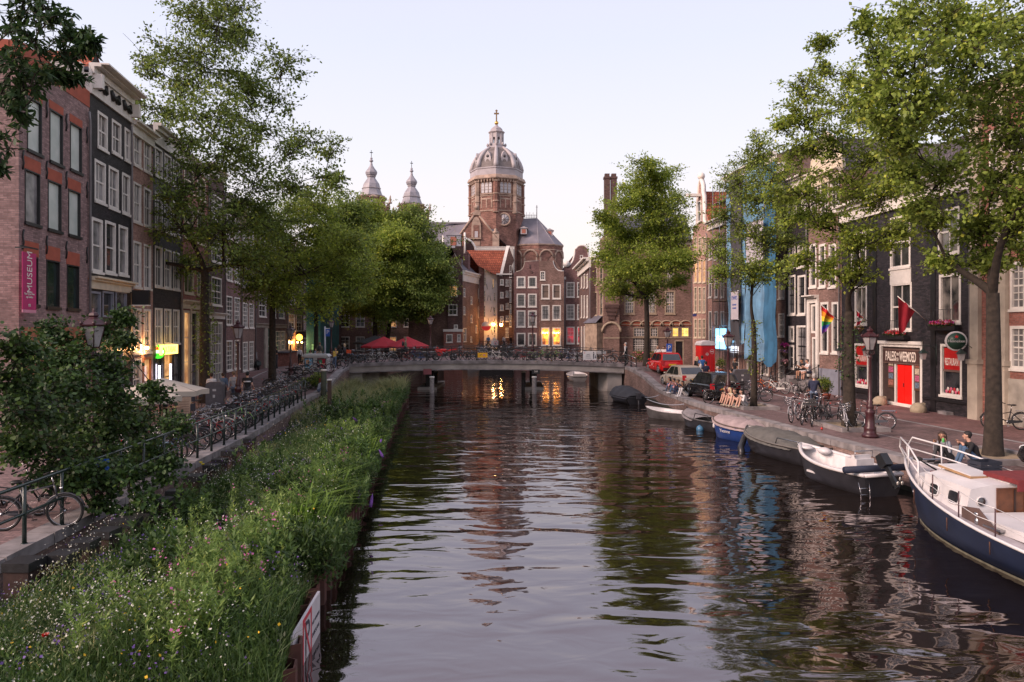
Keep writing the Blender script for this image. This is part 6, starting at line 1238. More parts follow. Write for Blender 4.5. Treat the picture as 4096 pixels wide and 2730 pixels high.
# ================================================================ bicycles
def torus(mb,c,Rr,r,n=24,m=6,axis='y'):
    pts=[]
    for i in range(n):
        a=2*PI*i/n; pts.append((c[0]+Rr*math.cos(a),c[1],c[2]+Rr*math.sin(a)))
    mb.tube(pts,r,m,closed=True)
def make_bike(color,tyre=rubber,metal=chrome,crate=None,basket=False,cargo=False,kick=0):
    """local x forward, z up, wheels on z=0"""
    t=thing('bicycle','','bicycle'); wr_=.335; xb,xf=-.53,.55
    for x in (xb,xf):
        mb=MB(); torus(mb,(x,0,wr_+.005),wr_-.018,.024,26,6); wh=mb.build('wheel',tyre,t)
        mb=MB(); torus(mb,(x,0,wr_+.005),wr_-.045,.011,24,4); mb.lathe([(.03,-.04),(.03,.04)],8,(x,0,wr_+.005),axis='y')
        for k in range(10):
            a=2*PI*k/10; mb.tube([(x,0,wr_),(x+(wr_-.05)*math.cos(a),0,wr_+.005+(wr_-.05)*math.sin(a))],.0028,3,cap=False)
        mb.build('rim_and_spokes',metal,wh)
    mb=MB(); bb=(-.08,0,.30); st=(-.20,0,.80); hd=(.38,0,.86); hd2=(.42,0,.66); hub=(xb,0,wr_)
    mb.tube([bb,st],.021,6); mb.tube([bb,(.15,0,.42),hd2],.025,6); mb.tube([st[:2]+(.70,),(.12,0,.62),hd],.016,6) if not kick else mb.tube([st[:2]+(.74,),hd],.018,6)
    for s in (-.05,.05): mb.tube([bb,(xb,s,wr_)],.010,5); mb.tube([(st[0]+.02,0,.70),(xb,s,wr_)],.009,5)
    mb.tube([hd2,hd],.022,6); fr=mb.build('frame',color,t)
    mb=MB()
    for s in (-.045,.045): mb.tube([(.43,s*.6,.64),(.46,s,.5),(xf,s,wr_)],.011,5)
    mb.build('fork',color,t)
    mb=MB()
    for x,a0,a1 in ((xb,-.1,PI*.95),(xf,.25,PI*1.05)):
        pts=[(x+(wr_+.03)*math.cos(a),0,wr_+(wr_+.03)*math.sin(a)) for a in np.linspace(a0,a1,10)]
        mb.tube(pts,.018,4)
    mb.build('mudguard',color,t)
    mb=MB(); mb.tube([(.38,0,.84),(.34,0,1.02)],.012,5); mb.tube([(.12,-.30,1.0),(.26,-.30,1.06),(.38,-.22,1.10),(.36,-.08,1.05),(.34,0,1.02),(.36,.08,1.05),(.38,.22,1.10),(.26,.30,1.06),(.12,.30,1.0)],.011,5); hb=mb.build('handlebar',metal,t)
    for s in (-1,1): mb=MB(); mb.tube([(.10,s*.30,1.0),(.21,s*.30,1.045)],.018,6); mb.build('grip',rubber,hb)
    mb=MB(); mb.tube([(-.18,0,.78),(-.22,0,.93)],.012,5); mb.build('seat_post',metal,t)
    mb=MB(); mb.ball((-.27,0,.96),(.12,.085,.035),9,6); mb.ball((-.15,0,.965),(.11,.035,.026),8,5); mb.build('saddle',M('saddle_black',(.014,.012,.012),.5,.1),t)
    mb=MB(); mb.box(-.86,-.36,-.065,-.045,.74,.755); mb.box(-.86,-.36,.045,.065,.74,.755); mb.box(-.86,-.84,-.0449,.0449,.74,.755); mb.box(-.6,-.58,-.0449,.0449,.74,.755); mb.tube([(-.8,-.055,.74),(xb,-.06,wr_)],.007,4); mb.tube([(-.8,.055,.74),(xb,.06,wr_)],.007,4); mb.build('rear_rack',metal,t)
    mb=MB(); mb.lathe([(.085,-.006),(.085,.006)],14,(-.08,.045,.30),axis='y'); mb.tube([(-.08,.06,.30),(-.02,.07,.15)],.009,4); mb.tube([(-.08,-.06,.30),(-.14,-.07,.45)],.009,4); mb.cbox((-.02,.11,.15),(.09,.08,.02)); mb.cbox((-.14,-.11,.45),(.09,.08,.02)); mb.build('crankset',metal,t)
    mb=MB(); mb.prism([(-.55,.30),(-.08,.24),(.0,.30),(-.08,.38),(-.53,.37)],.05,.075); mb.build('chain_guard',color,t)
    mb=MB(); mb.lathe([(.02,0),(.035,.05),(.035,.07)],8,(.46,0,.80),axis='x'); mb.build('headlamp',metal,t)
    mb=MB(); mb.cbox((-.88,0,.70),(.02,.05,.04)); mb.build('rear_light',redp,t)
    if crate:
        mb=MB(); x0,x1,y0,y1,z0,z1=.46,.82,-.22,.22,.86,1.08
        mb.box(x0,x1,y0,y1,z0,z0+.02)
        for a in ((x0,x0+.015,y0,y1),(x1-.015,x1,y0,y1),(x0+.0151,x1-.0151,y0,y0+.015),(x0+.0151,x1-.0151,y1-.015,y1)):
            mb.box(a[0],a[1],a[2],a[3],z0+.0201,z0+.09); mb.box(a[0],a[1],a[2],a[3],z1-.07,z1)
        mb.build('front_crate',crate,t)
    if basket:
        mb=MB(); 
        for z,rr in ((.80,.13),(.88,.15),(.96,.165),(1.04,.18)): mb.tube([(.60+rr*math.cos(a),rr*1.2*math.sin(a),z) for a in np.linspace(0,2*PI,13)[:-1]],.006,4,closed=True)
        for a in np.linspace(0,2*PI,13)[:-1]: mb.tube([(.60+.12*math.cos(a),.15*math.sin(a),.79),(.60+.18*math.cos(a),.215*math.sin(a),1.04)],.005,3)
        mb.build('wire_basket',metal,t)
    return t
bm=lambda n,c:M('bike_'+n,c,.35,.1,4)
PB={'black':make_bike(bm('black',(.012,.012,.014))),'dark grey':make_bike(bm('grey',(.06,.06,.07)),kick=1),'silver':make_bike(bm('silver',(.40,.40,.43)),basket=True),'dark blue':make_bike(bm('blue',(.02,.045,.13))),
 'green':make_bike(bm('green',(.22,.42,.12))),'white':make_bike(bm('white',(.55,.53,.5))),'dark red':make_bike(bm('red',(.25,.02,.02)),kick=1),'orange':make_bike(bm('orange',(.55,.12,.03))),
 'crate carrying black':make_bike(M('bike_black2',(.014,.013,.013),.35,.1),crate=M('crate_black',(.02,.02,.022),.5,.1),kick=1),'blue crate':make_bike(M('bike_black3',(.012,.012,.016),.35,.1),crate=M('crate_blue',(.01,.07,.35),.5,.1)),'orange bag':make_bike(M('bike_grey2',(.1,.1,.11),.35,.1),crate=M('crate_orange',(.7,.09,.02),.6,.1)),'pale blue':make_bike(bm('pale_blue',(.25,.42,.6)),basket=True)}
used=set()
def bike(kind,x,y,z,rz,label,lean=.06,group=None):
    o=PB[kind]
    if kind in used: o=copy_tree(PB[kind])
    used.add(kind); o.location=(x,y,z); o.rotation_euler=(lean,0,rz); o['label']=label
    if group: o['group']=group
    elif 'group' in o: del o['group']
    return o
rb=random.Random(5)
kinds=['black','dark grey','black','silver','black','dark blue','crate carrying black','black','white','dark grey','black','dark red']
# on the bridge (photo columns)
bx=[1372,1400,1428,1462,1500,1545,1590,1640,1672,1700,1725,1795+30,1860,1895,1925,1960,1990,2020,2050,2078,2110,2150,2175,2205,2235,2262,2290,2325,2352,2430,2470]
spec={1428:'orange bag',1400:'pale blue',1672:'dark blue',2150:'green',2205:'green',1545:'white',2352:'dark grey',1895:'silver',2430:'silver',2290:'silver'}
n=0
for i,px in enumerate(bx):
    kd=spec.get(px) or kinds[(i*5)%12]; y=BY0+.85+.5*rb.random()*(i%2); x=(px-CX)/F*y; x=max(-12.3,min(8.5,x))
    rz=(0 if rb.random()<.5 else PI)+rb.uniform(-.35,.35); 
    bike(kd,x,y,deckz(x)-.0,rz,'%s bicycle parked along the near bridge railing, %s from the left'%(kd if 'crate' not in kd and 'bag' not in kd else {'orange bag':'orange bag carrying','crate carrying black':'black crate carrying','blue crate':'blue crate carrying'}[kd],ordn(i)),rb.uniform(-.12,.12),'bicycles parked on the bridge')
# behind the left railing
ys_=[];y=41.2
while y>19.8: ys_.append(y); y-=rb.uniform(.48,.68)
for i,y in enumerate(reversed(ys_)):
    kd=kinds[(i*7+3)%12] if i not in (9,) else 'dark red'; 
    if i==1: kd='pale blue'
    if i==14: kd='green'
    x=lq(y)-1.05-.25*rb.random(); rz=PI+R(12)+rb.uniform(-.35,.3) if rb.random()<.6 else R(8)+rb.uniform(-.3,.3)
    bike(kd,x,y,gz(x,y),rz,'%s bicycle behind the left quay railing, %s from the near end'%(kd.replace('crate carrying black','black crate carrying'),ordn(i)),rb.uniform(-.14,.1),'bicycles parked behind the quay railing')
for i,(px,py,kd,rz) in enumerate(((30,2080,'black',.5),(135,2120,'dark grey',.25),(265,2080,'blue crate',.1))):
    y=(15.2,14.4,15.8)[i]; x=(px-CX)/F*y; bike(kd,x,y,gz(x,y),rz,('black bicycle at the very left edge under the big shrub','dark grey bicycle with a large thin wheel showing behind the near railing','bicycle carrying a bright blue crate under the big shrub')[i],.08)
# around the white container at the left end of the bridge
for i,(dx,y,kd) in enumerate(((1105,47,'black'),(1135,48.5,'silver'),(1160,50,'crate carrying black'),(1195,51,'black'),(1225,52,'white'),(1255,53,'dark grey'),(1290,53.5,'silver'),(1335,55,'black'),(1352,56.5,'black'),(1215,48,'dark grey'),(1180,46,'black'),(1150,44.8,'silver'))):
    x=(dx-CX)/F*y; bike(kd,x,y,gz(x,y),rb.uniform(-.5,.5)+(PI if i%2 else 0),'%s bicycle near the white poster container, %s from the left'%(kd.replace('crate carrying black','black crate carrying'),ordn(sorted([1105,1135,1160,1195,1225,1255,1290,1335,1352,1215,1180,1150]).index(dx))),rb.uniform(-.1,.1),'bicycles around the white poster container')
# right bank group by the tree
for i,(px,py,kd,rz) in enumerate(((3160,1692,'silver',-2.2),(3195,1700,'black',-2.1),(3232,1706,'crate carrying black',-2.05),(3275,1690,'black',-2.3),(3315,1700,'dark grey',-.5),(3350,1690,'black',-2.2),(3260,1668,'black',-2.0),(3210,1672,'white',-2.2))):
    p=G(px,py); bike(kd,p.x+.35,p.y+.35,p.z,rz,'%s bicycle in the cluster by the maroon lamp post, %s from the left'%(kd.replace('crate carrying black','black crate carrying'),ORD[i]),rb.uniform(-.1,.12),'bicycle cluster on the right quay')
p=G(3385,1722); bike('silver',p.x,p.y,p.z+.02,-1.9,'pale bicycle with a basket leaning on the tree left of the maroon lamp post',.1)
p=G(3500,1722); bike('dark grey',p.x,p.y+.2,p.z,2.9,'dark bicycle propped low behind the maroon lamp post',.25)
for i,(px,py,kd,rz) in enumerate(((2878,1618,'black',.2),(2935,1612,'crate carrying black',.6),(3030,1610,'dark grey',2.9),(2990,1608,'black',.3))):
    p=G(px,py); bike(kd,p.x,p.y+.3,p.z,rz,('black bicycle standing behind the four girls, nearest the black car','black crate carrying bicycle right behind the four girls','dark grey bicycle half hidden behind the young elm trunk','black bicycle between the four girls and the grey cabinet')[i],rb.uniform(-.08,.1))
for i,(px,py,kd,rz) in enumerate(((3068,1572,'orange','3.3'),(3105,1575,'white','2.4'),(3212,1590,'black','-1.3'),(3215,1600,'black','0'),(4025,1720,'black','2.9'))):
    if i==3: continue
    p=G(px,py); bike(kd,p.x,p.y,p.z,float(rz),('orange bicycle leaning by the first stone steps','white bicycle beside the orange one at the stone steps','black bicycle leaning at the steps with two seated youths','','black bicycle against the stone house behind the thick elm')[i],.1)
for k,o in PB.items():
    if k not in used: print('UNUSED',k)
# red motorcycle on the bridge
x=(1778-CX)/F*58.3; t=thing('motorcycle','red sports motorcycle among the bicycles on the bridge','motorcycle',(x,58.6,deckz(x)),rz=PI+.12)
for xx in (-.68,.70):
    mb=MB(); torus(mb,(xx,0,.31),.25,.062,20,8); w_=mb.build('wheel',rubber,t); mb=MB(); torus(mb,(xx,0,.31),.18,.02,16,5); [mb.tube([(xx,0,.31),(xx+.18*math.cos(a),0,.31+.18*math.sin(a))],.015,4) for a in np.linspace(0,2*PI,4)[:-1]]; mb.build('rim',steel,w_)
mb=MB(); mb.ball((.12,0,.80),(.30,.15,.17),12,8); mb.build('fuel_tank',redp,t)
mb=MB(); mb.prism([(.15,.42),(.55,.40),(.72,.72),(.80,.95),(.62,1.10),(.42,.95),(.2,.7)],-.16,.16); mb.build('fairing',redp,t,fix=True)
mb=MB(); mb.prism([(-.95,.98),(-.9,.86),(-.2,.72),(-.15,.80),(-.5,.92)],-.11,.11); mb.build('tail_cowl',redp,t,fix=True)
mb=MB(); mb.ball((-.28,0,.84),(.26,.12,.05),10,6); mb.build('seat',blackpaint,t); mb=MB(); mb.box(-.25,.2,-.15,.15,.3,.62); mb.build('engine',greyp,t)
mb=MB(); mb.tube([(.45,.12,.8),(-.15,.14,.5)],.03,6); mb.tube([(.45,-.12,.8),(-.15,-.14,.5)],.03,6); mb.tube([(.70,.08,.31),(.5,.08,.95)],.025,6); mb.tube([(.70,-.08,.31),(.5,-.08,.95)],.025,6); mb.tube([(.46,-.3,.98),(.5,0,1.0),(.46,.3,.98)],.014,5); mb.tube([(.1,.13,.3),(-.4,.16,.32),(-.9,.17,.48)],[.03,.04,.045],7); mb.build('chrome_tubes',steel,t)
mb=MB(); mb.prism([(.6,1.08),(.8,.97),(.66,1.25)],-.12,.12); mb.build('windscreen',g_dark,t,fix=True)
# ================================================================ boats
def hull_fn(L,B,H,sheer=.35,sq=.75,bowp=2.0,depth=.35):
    def half(t): # t 0 stern .. 1 bow
        a=sq+(1-sq)*min(1,t/.35)**.8 if t<.35 else 1
        if t>.42: a*= max(0,1-((t-.42)/.58)**bowp)
        return B/2*a
    def top(t): return H*(1+sheer*max(0,t-.2)**2*1.6)
    return half,top
def boat(name,label,bow,stern,B,H,hullmat,gun,deckmat=None,sheer=.35,sq=.75,bowp=2.2,cover=None,covh=.35,floor=None,stripe=None,cat='boat',rub=.03,n=16,coverover=.06,flare=.8,lowmat=None,covermode=0,seed=1):
    bow=Vector(bow);stern=Vector(stern); d=bow-stern; L=d.length
    t=thing(name,label,cat,(stern.x,stern.y,WZ),rz=math.atan2(d.y,d.x))
    half,top=hull_fn(L,B,H,sheer,sq,bowp); rs=random.Random(seed)
    sec=[(0,-.28),(.55*flare,-.22),(flare*.92,.06),(.985*flare+(1-flare)*.6,.45),(1,1)]
    vs=[];fs=[];mi=[]
    for i in range(n+1):
        q=i/n; hb=half(q); zt=top(q); x=L*q
        for s in (1,-1):
            for k,(w,zz) in enumerate(sec):
                z=zz*zt if zz>0 else zz*(1-.6*q**3)
                xx=x-(1-max(0,zz))*.16*L*max(0,q-.6)**1.2*1.2
                vs.append((xx,s*hb*w,z))
    m=len(sec)
    mb=MB()
    for i in range(n):
        for s in range(2):
            for k in range(m-1):
                a=i*2*m+s*m+k; f=(a,a+2*m,a+2*m+1,a+1); fs.append(f if s==1 else f[::-1])
    fs.append(tuple(range(0,m))+tuple(range(2*m-1,m-1,-1)))
    mb.add(vs,fs,True); h=mb.build('hull',hullmat,t)
    for p in h.data.polygons: 
        if len(p.vertices)>4: p.use_smooth=False
    # inner skin
    vs=[];fs=[]
    for i in range(n+1):
        q=i/n; hb=max(.0,half(q)-.05); zt=top(q); x=min(L*q,L-.05)
        for s in (1,-1): vs+=[(x if i else .05,s*hb,zt-.003),((x if i else .05)-.15*L*max(0,q-.6)**1.2*1.2,s*hb*flare*.93,.16)]
    for i in range(n):
        a=i*4; fs+=[(a,a+4,a+5,a+1),(a+3,a+7,a+6,a+2),(a+1,a+5,a+7,a+3)]
    fs.append((0,1,3,2)); mb=MB(); mb.add(vs,fs,False); mb.build('interior',floor or M('boat_inside_grey',(.35,.33,.33),.6,.2,3),t)
    mb=MB(); pts=[(L*i/n,half(i/n)-.01,top(i/n)) for i in range(n+1)]; p2=[(L*i/n,-half(i/n)+.01,top(i/n)) for i in range(n+1)]
    mb.tube(pts,rub,6); mb.tube(p2,rub,6); mb.tube([p2[0],pts[0]],rub,6); mb.build('gunwale',gun,t)
    if cover:
        vs=[];fs=[]; w=8; q0,q1=(0,1) if covermode==0 else covermode; nn=22
        for i in range(nn+1):
            q=q0+(q1-q0)*i/nn; hb=half(q)+coverover; zt=top(q); arch=covh*(math.sin(PI*min(1,max(0,(q-q0)/(q1-q0)*1.0+.02)))**.5)
            for j in range(w+1):
                u=-1+2*j/w; wr=rs.uniform(-.018,.018)
                z=zt-.05+arch*(1-abs(u)**2.2)+wr+ (.035*math.sin(q*31+u*2) if covh>.2 else .01*math.sin(q*40))
                if abs(u)==1: z=zt-.10-.012*(i%2)
                vs.append((L*q+(.0 if 0<i<nn else (.06 if i==nn else -.04)),hb*u,z))
        for i in range(nn):
            for j in range(w): a=i*(w+1)+j; fs.append((a,a+w+1,a+w+2,a+1))
        mb=MB(); mb.add(vs,fs,True); mb.build('canvas_cover',cover,t)
    return t,L,half,top
cv_blk=M('cover_black',(.03,.03,.036),.75,.25,3); cv_gry=M('cover_grey',(.105,.10,.09),.85,.22,4,bump=.3); cv_pink=M('cover_mauve',(.30,.235,.235),.85,.2,4,bump=.3)
hull_blk=M('hull_black',(.022,.022,.026),.4,.3,3); hull_blue=M('hull_blue',(.015,.045,.19),.3,.12,3); hull_gry=M('hull_grey',(.10,.095,.095),.45,.3,3); w_gel=M('gelcoat_white',(.58,.55,.55),.35,.12,2.5)
t,L,hf,tp=boat('covered_boat','small boat under a tight black cover moored just before the bridge',(7.1,51.4,0),(8.0,47.3,0),1.9,.45,hull_blk,cv_blk,cover=cv_blk,covh=.6)
mb=MB(); mb.cbox((-.25,0,.55),(.32,.26,.38)); mb.tube([(-.25,0,.4),(-.32,0,-.3)],.06,6); mb.build('outboard_motor',greyp,t)
t,L,hf,tp=boat('dinghy','small grey dinghy with a pale inside, moored between the black covered boat and the tender',(7.35,40.6,0),(9.35,38.6,0),1.25,.42,hull_gry,w_gel,floor=w_gel,seed=3)
mb=MB(); mb.cbox((.7,0,.3),(.25,1.0,.04)); mb.cbox((1.6,0,.33),(.25,.8,.04)); mb.build('bench',w_gel,t); mb=MB(); mb.cbox((-.12,0,.45),(.2,.18,.25)); mb.tube([(-.1,0,.5),(.3,0,.75)],.02,5); mb.build('outboard_motor',blackpaint,t)
t,L,hf,tp=boat('tender','dark tender half under a grey cover with a blue ball fender on its side',(8.7,37.6,0),(9.8,34.4,0),1.35,.48,hull_blk,hull_gry,cover=M('cover_light_grey',(.20,.18,.185),.8,.2,4),covh=.32,covermode=(.45,1))

for s in (1,-1): mb=MB(); mb.tube([(.3,s*.6,.5),(.3,s*.6,.75),(1.3,s*.65,.78),(1.4,s*.65,.52)],.02,5); mb.build('grab_rail',ironm,t)
mb=MB(); mb.cbox((-.1,0,.6),(.22,.22,.35)); mb.build('outboard_motor',blackpaint,t)
t2=thing('ball_fender','round pale blue ball fender floating beside the dark tender','fender',tuple(Wp(2801,1722))); mb=MB(); mb.ball((0,0,.06),.19,14,10); mb.lathe([(.05,.22),(.03,.30)],8); mb.build('ball',M('fender_blue',(.06,.17,.30),.4,.15),t2)
t,L,hf,tp=boat('blue_sloop','bright blue sloop under a wrinkled mauve canvas cover',(9.15,33.6,0),(10.6,30.8,0),1.5,.62,hull_blue,M('rubbing_strake',(.08,.06,.05),.7,.2),cover=cv_pink,covh=.38,seed=5,sq=.85,bowp=2.8)
mb=MB(); mb.tube([(L-.35,.25,.45),(L-.05,.0,.5),(L-.35,-.25,.45)],.09,7); mb.build('bow_fender',w_gel,t)
lettering("Yvonne",.2,w_gel,t,(L*.52,hf(.52)+.012,.40),rot=(PI/2,0,PI),width=.62)
t,L,hf,tp=boat('canvas_covered_sloop','large dark sloop under sagging grey canvas between the blue boat and the white motorboat',(9.7,30.5,0),(10.75,25.8,0),1.95,.62,hull_blk,M('strake_grey',(.13,.12,.11),.6,.2),cover=cv_gry,covh=.34,covermode=(.12,.93),seed=7,sq=.7,bowp=2.6)

for s in (1,-1): mb=MB(); mb.tube([(.2,s*.7,.6),(.2,s*.72,.85),(1.3,s*.85,.85),(1.4,s*.86,.62)],.02,5); mb.build('stern_rail',chrome,t)
mb=MB(); mb.tube([(L*.97,.2,.4),(L*.75,.98,.15),(L*.7,1.05,-.15)],.13,8); mb.build('fender',hull_blk,t)
# white open motorboat
t,L,hf,tp=boat('white_motorboat','open white motorboat with black lower hull and a tilted outboard on its stern',(9.75,25.0,0),(10.65,21.2,0),1.7,.62,hull_blk,w_gel,floor=w_gel,rub=.06,seed=9,sheer=.5)
mb=MB(); mb.box(.75,1.25,-.3,.3,.12,.95); mb.box(.85,1.0,-.28,.28,.951,1.05); cs=mb.build('console',w_gel,t); mb=MB(); mb.tube([(.82,-.3,1.0),(.82,-.3,1.18),(.82,.3,1.18),(.82,.3,1.0)],.018,5); mb.build('console_rail',chrome,cs)
mb=MB(); mb.tube([(.18,-1.05,.78),(.18,1.15,.78)],.10,10); mb.build('rolled_cover',M('navy_fabric',(.012,.018,.04),.7,.2),t)
mb=MB(); 
Mx=Matrix.Translation((-.22,.1,.95))@Matrix.Rotation(R(38),4,'Y'); mb.prism([(-.15,-.05),(.13,-.05),(.17,.12),(.10,.34),(-.12,.32)],-.12,.12); mb.v=[tuple(Mx@Vector(q)) for q in mb.v]; mb.box(-.07,.07,-.04,.04,-.72,-.051,Mx); mb.tube([Mx@Vector((-.15,0,-.62)),Mx@Vector((.12,0,-.62))],[.03,.05],7); mo=mb.build('outboard_motor',M('motor_black',(.015,.017,.02),.3,.2),t)
mb=MB(); c=Mx@Vector((-.2,0,-.62)); [mb.ball((c.x,c.y+.08*math.cos(a),c.z+.08*math.sin(a)),(.02,.05 if abs(math.cos(a))>.5 else .04,.06),7,5) for a in (PI/2,PI*7/6,PI*11/6)]; mb.build('propeller',M('propeller_metal',(.5,.47,.42),.35,.1,metal=.5),mo)
mb=MB(); mb.tube([(-.02,.5,.45),(-.12,.55,.2),(-.14,.55,-.2)],.013,4); mb.tube([(-.02,.85,.45),(-.12,.85,.2),(-.14,.85,-.2)],.013,4); [mb.tube([(-.12,.55,z),(-.12,.85,z)],.012,4) for z in (.3,.12,-.06)]; mb.build('swim_ladder',chrome,t)
mb=MB(); mb.ball((L*.8,-.35,.8),(.26,.2,.12),10,7); mb.ball((L*.93,0,.86),(.3,.24,.08),10,7); mb.build('foredeck_locker',w_gel,t)
mb=MB(); mb.box(1.9,2.5,-.75,.75,.3,.36); mb.build('bench',w_gel,t)
# blue and white cabin cruiser (nearest)
navy=M('hull_navy',(.010,.019,.05),.38,.25,1.6); grpaint=M('deck_grey',(.36,.33,.345),.6,.14,3); wc=M('cabin_white',(.62,.60,.60),.38,.08,2)
t,L,hf,tp=boat('cabin_cruiser','dark blue and white cabin cruiser with red hatch cushions, nearest boat on the right',(10.35,19.5,0),(11.0,9.9,0),2.95,.72,navy,wc,sheer=.95,sq=.72,bowp=2.3,floor=grpaint,rub=.035,n=24,flare=.75)
mb=MB(); vs=[];fs=[]
for i in range(17): 
    q=.0+i/16*.985; hb=hf(q)-.06; z=tp(q)-.10; vs+=[(L*q,hb,z),(L*q,0,z+.03),(L*q,-hb,z)]
for i in range(16): a=i*3; fs+=[(a+1,a+4,a+3,a),(a+2,a+5,a+4,a+1)]
mb.add(vs,fs,False); mb.build('deck',grpaint,t)
mb=MB(); vs=[];fs=[]
for i in range(25):
    q=i/24; hb=hf(q); x=L*q
    for s in (1,-1):
        for w,z in ((.75*.93+.012/max(.2,hb),.055),(.75*.90+.012/max(.2,hb),-.02)): vs.append((x-(1-0)*.16*L*max(0,q-.6)**1.2*1.2,s*hb*w,z))
for i in range(24):
    for s in range(2): a=i*4+s*2; fs.append((a,a+4,a+5,a+1) if s==0 else (a+1,a+5,a+4,a))
mb.add(vs,fs,True); mb.build('waterline_stripe',M('algae_white',(.17,.165,.12),.8,.45,5),t,fix=True)
mb=MB(); [mb.tube([(L*q,hf(q)*.99,tp(q)*.86),(L*q,hf(q)*.985,tp(q)*.55)],.012,5) for q in (.82,.62,.47,.33)]; mb.build('rust_streak',M('rust_stain',(.10,.045,.03),.9,.4,10),t)
dz=tp(.6)-.10
def fr(x0,x1,w0,w1,z0,z1a,z1b,mat,name,crown=.10,tap=.86):
    """trunk cabin: x0 aft .. x1 fore, half widths, wall height, cambered roof"""
    mb=MB(); vs=[]
    for x,w,z1 in ((x0,w0,z1a),(x1,w1,z1b)):
        for u in (-1,-.5,0,.5,1): vs.append((x,u*w*tap,z1+crown*(1-u*u)))
        vs+= [(x,-w,z0),(x,w,z0)]
    fs=[(i,i+1,i+8,i+7) for i in range(4)]+[(5,0,7,12),(4,6,13,11),(6,4,3,2,1,0,5),(12,7,8,9,10,11,13)]
    mb.add(vs,fs,False); return mb.build(name,mat,t,fix=True)
xa,xm_,xf_=5.9,7.6,8.4   # from stern
cb=fr(xa,xm_,.98,.86,dz-.02,dz+.60,dz+.62,wc,'cabin'); c2=fr(xm_+.002,xf_,.78,.55,dz-.0,dz+.50,dz+.44,wc,'fore_cabin',.06)
def portlight(x,wid,hei,z,w,par,ang,tap=.86,zz=.62,y0=.98,y1=.86,x0=xa,x1=xm_,round_=False):
    k=(x-x0)/(x1-x0); wy=y0+(y1-y0)*k; f=(z-dz)/zz; yy=wy*(1-(1-tap)*f)
    for s in (1,-1):
        mb=MB(); n_=14; pts=[]
        for i in range(n_):
            a=2*PI*i/n_; cx_=math.copysign(abs(math.cos(a))**.5,math.cos(a)); cz_=math.copysign(abs(math.sin(a))**.5,math.sin(a)); pts.append((x+wid/2*cx_,z+hei/2*cz_))
        sl=-(1-tap)*wy/zz
        v=[Vector((p[0],s*(wy+(y1-y0)/(x1-x0)*(p[0]-x) + sl*(p[1]-dz)+.012),p[1])) for p in pts]
        m2=MB(); m2.tube(v,.018,5,closed=True); o=m2.build('window',wc,t); mb.add(v,[tuple(range(n_))]); mb.build('pane',g_dark,o)
portlight(6.4,.42,.27,dz+.33,0,cb,0); portlight(7.15,.36,.25,dz+.34,0,cb,0)
for x in (7.8,8.1): portlight(x,.12,.2,dz+.27,0,c2,0,y0=.78,y1=.55,x0=xm_,x1=xf_,zz=.47)
wood=M('varnished_wood',(.12,.045,.02),.45,.35,6); 
mb=MB(); mb.box(xa-.03,xa-.002,-.95,.28,dz+.0,dz+.62); dw=mb.build('wooden_doors',wood,t); mb=MB(); [mb.box(xa-.045,xa-.0301,y,y+.03,dz+.02,dz+.6) for y in (-.6,-.35,-.12)]; mb.build('door_battens',M('dark_wood',(.025,.012,.01),.5,.2),dw)
mb=MB(); mb.lathe([(.11,xa-.02),(.11,xa-.0)],16,(0,.62,dz+.34),axis='x'); pw=mb.build('porthole',wc,t); mb=MB(); mb.lathe([(.09,xa-.025),(.09,xa-.0201)],16,(0,.62,dz+.34),axis='x'); mb.build('porthole_glass',g_dark,pw)
rdm=M('red_cushion',(.15,.018,.02),.85,.2,8)
mb=MB(); mb.box(xa-.3,xa+.75,-.98,.02,dz+.74,dz+.84); mb.box(xa-.3,xa-.27,-.98,.02,dz+.60,dz+.7399); mb.build('hatch_cushion',rdm,t); mb=MB(); mb.box(xa+.0,xa+.72,-.95,-.02,dz+.66,dz+.739); mb.build('hatch_base',wc,t)
mb=MB(); mb.box(7.65,8.1,-.3,.3,dz+.53,dz+.57); mb.build('fore_hatch_cushion',rdm,t)
mb=MB(); Mx=Matrix.Translation((6.9,.1,dz+.76))@Matrix.Rotation(-.06,4,'Y'); mb.box(-.35,.75,-.28,.28,0,.02,Mx); bd=mb.build('hatch_board',wc,t); mb=MB(); mb.box(-.36,.76,-.29,.29,-.05,-.001,Mx); mb.build('board_rim',M('pale_wood',(.33,.2,.1),.7,.2),bd)
# pulpit, stanchions and lifelines
dzb=tp(.97)-.05
mb=MB()
for s in (1,-1):
    q0=.985; a=(L*.99,s*.03,tp(.99)); 
    mb.tube([a,(L*1.005,s*.10,tp(.99)+.30),(L*.99,s*.16,tp(.99)+.56),(L*.90,s*(hf(.9)-.05),tp(.9)+.60),(L*.80,s*(hf(.8)-.06),tp(.8)+.55),(L*.79,s*(hf(.79)-.04),tp(.79))],.022,7)
    mb.tube([(L*1.0,s*.09,tp(.99)+.28),(L*.90,s*(hf(.9)-.04),tp(.9)+.30),(L*.795,s*(hf(.8)-.05),tp(.8)+.28)],.018,6)
    mb.tube([(L*.91,s*(hf(.91)-.03),tp(.91)),(L*.91,s*(hf(.91)-.05),tp(.91)+.6)],.018,6)
mb.build('pulpit',wc,t)
for s in (1,-1):
    tops=[Vector((L*.79,s*(hf(.79)-.06),tp(.79)+.52))]
    for q in (.70,.58,.46,.30):
        mb=MB(); p0=Vector((L*q,s*(hf(q)-.06),tp(q)-.02)); p1=p0+Vector((0,0,.58)); mb.tube([p0,p1],.014,6); mb.build('stanchion',M('stanchion_dark',(.07,.03,.035),.5,.2),t); tops.append(p1)
    mb=MB()
    for off in (0,-.28):
        for a,b_ in zip(tops,tops[1:]): o_=Vector((0,0,off)); mb.tube([a+o_,(a+b_)/2+o_-Vector((0,0,.05)),b_+o_],.008,5)
    mb.build('lifeline',wc,t)
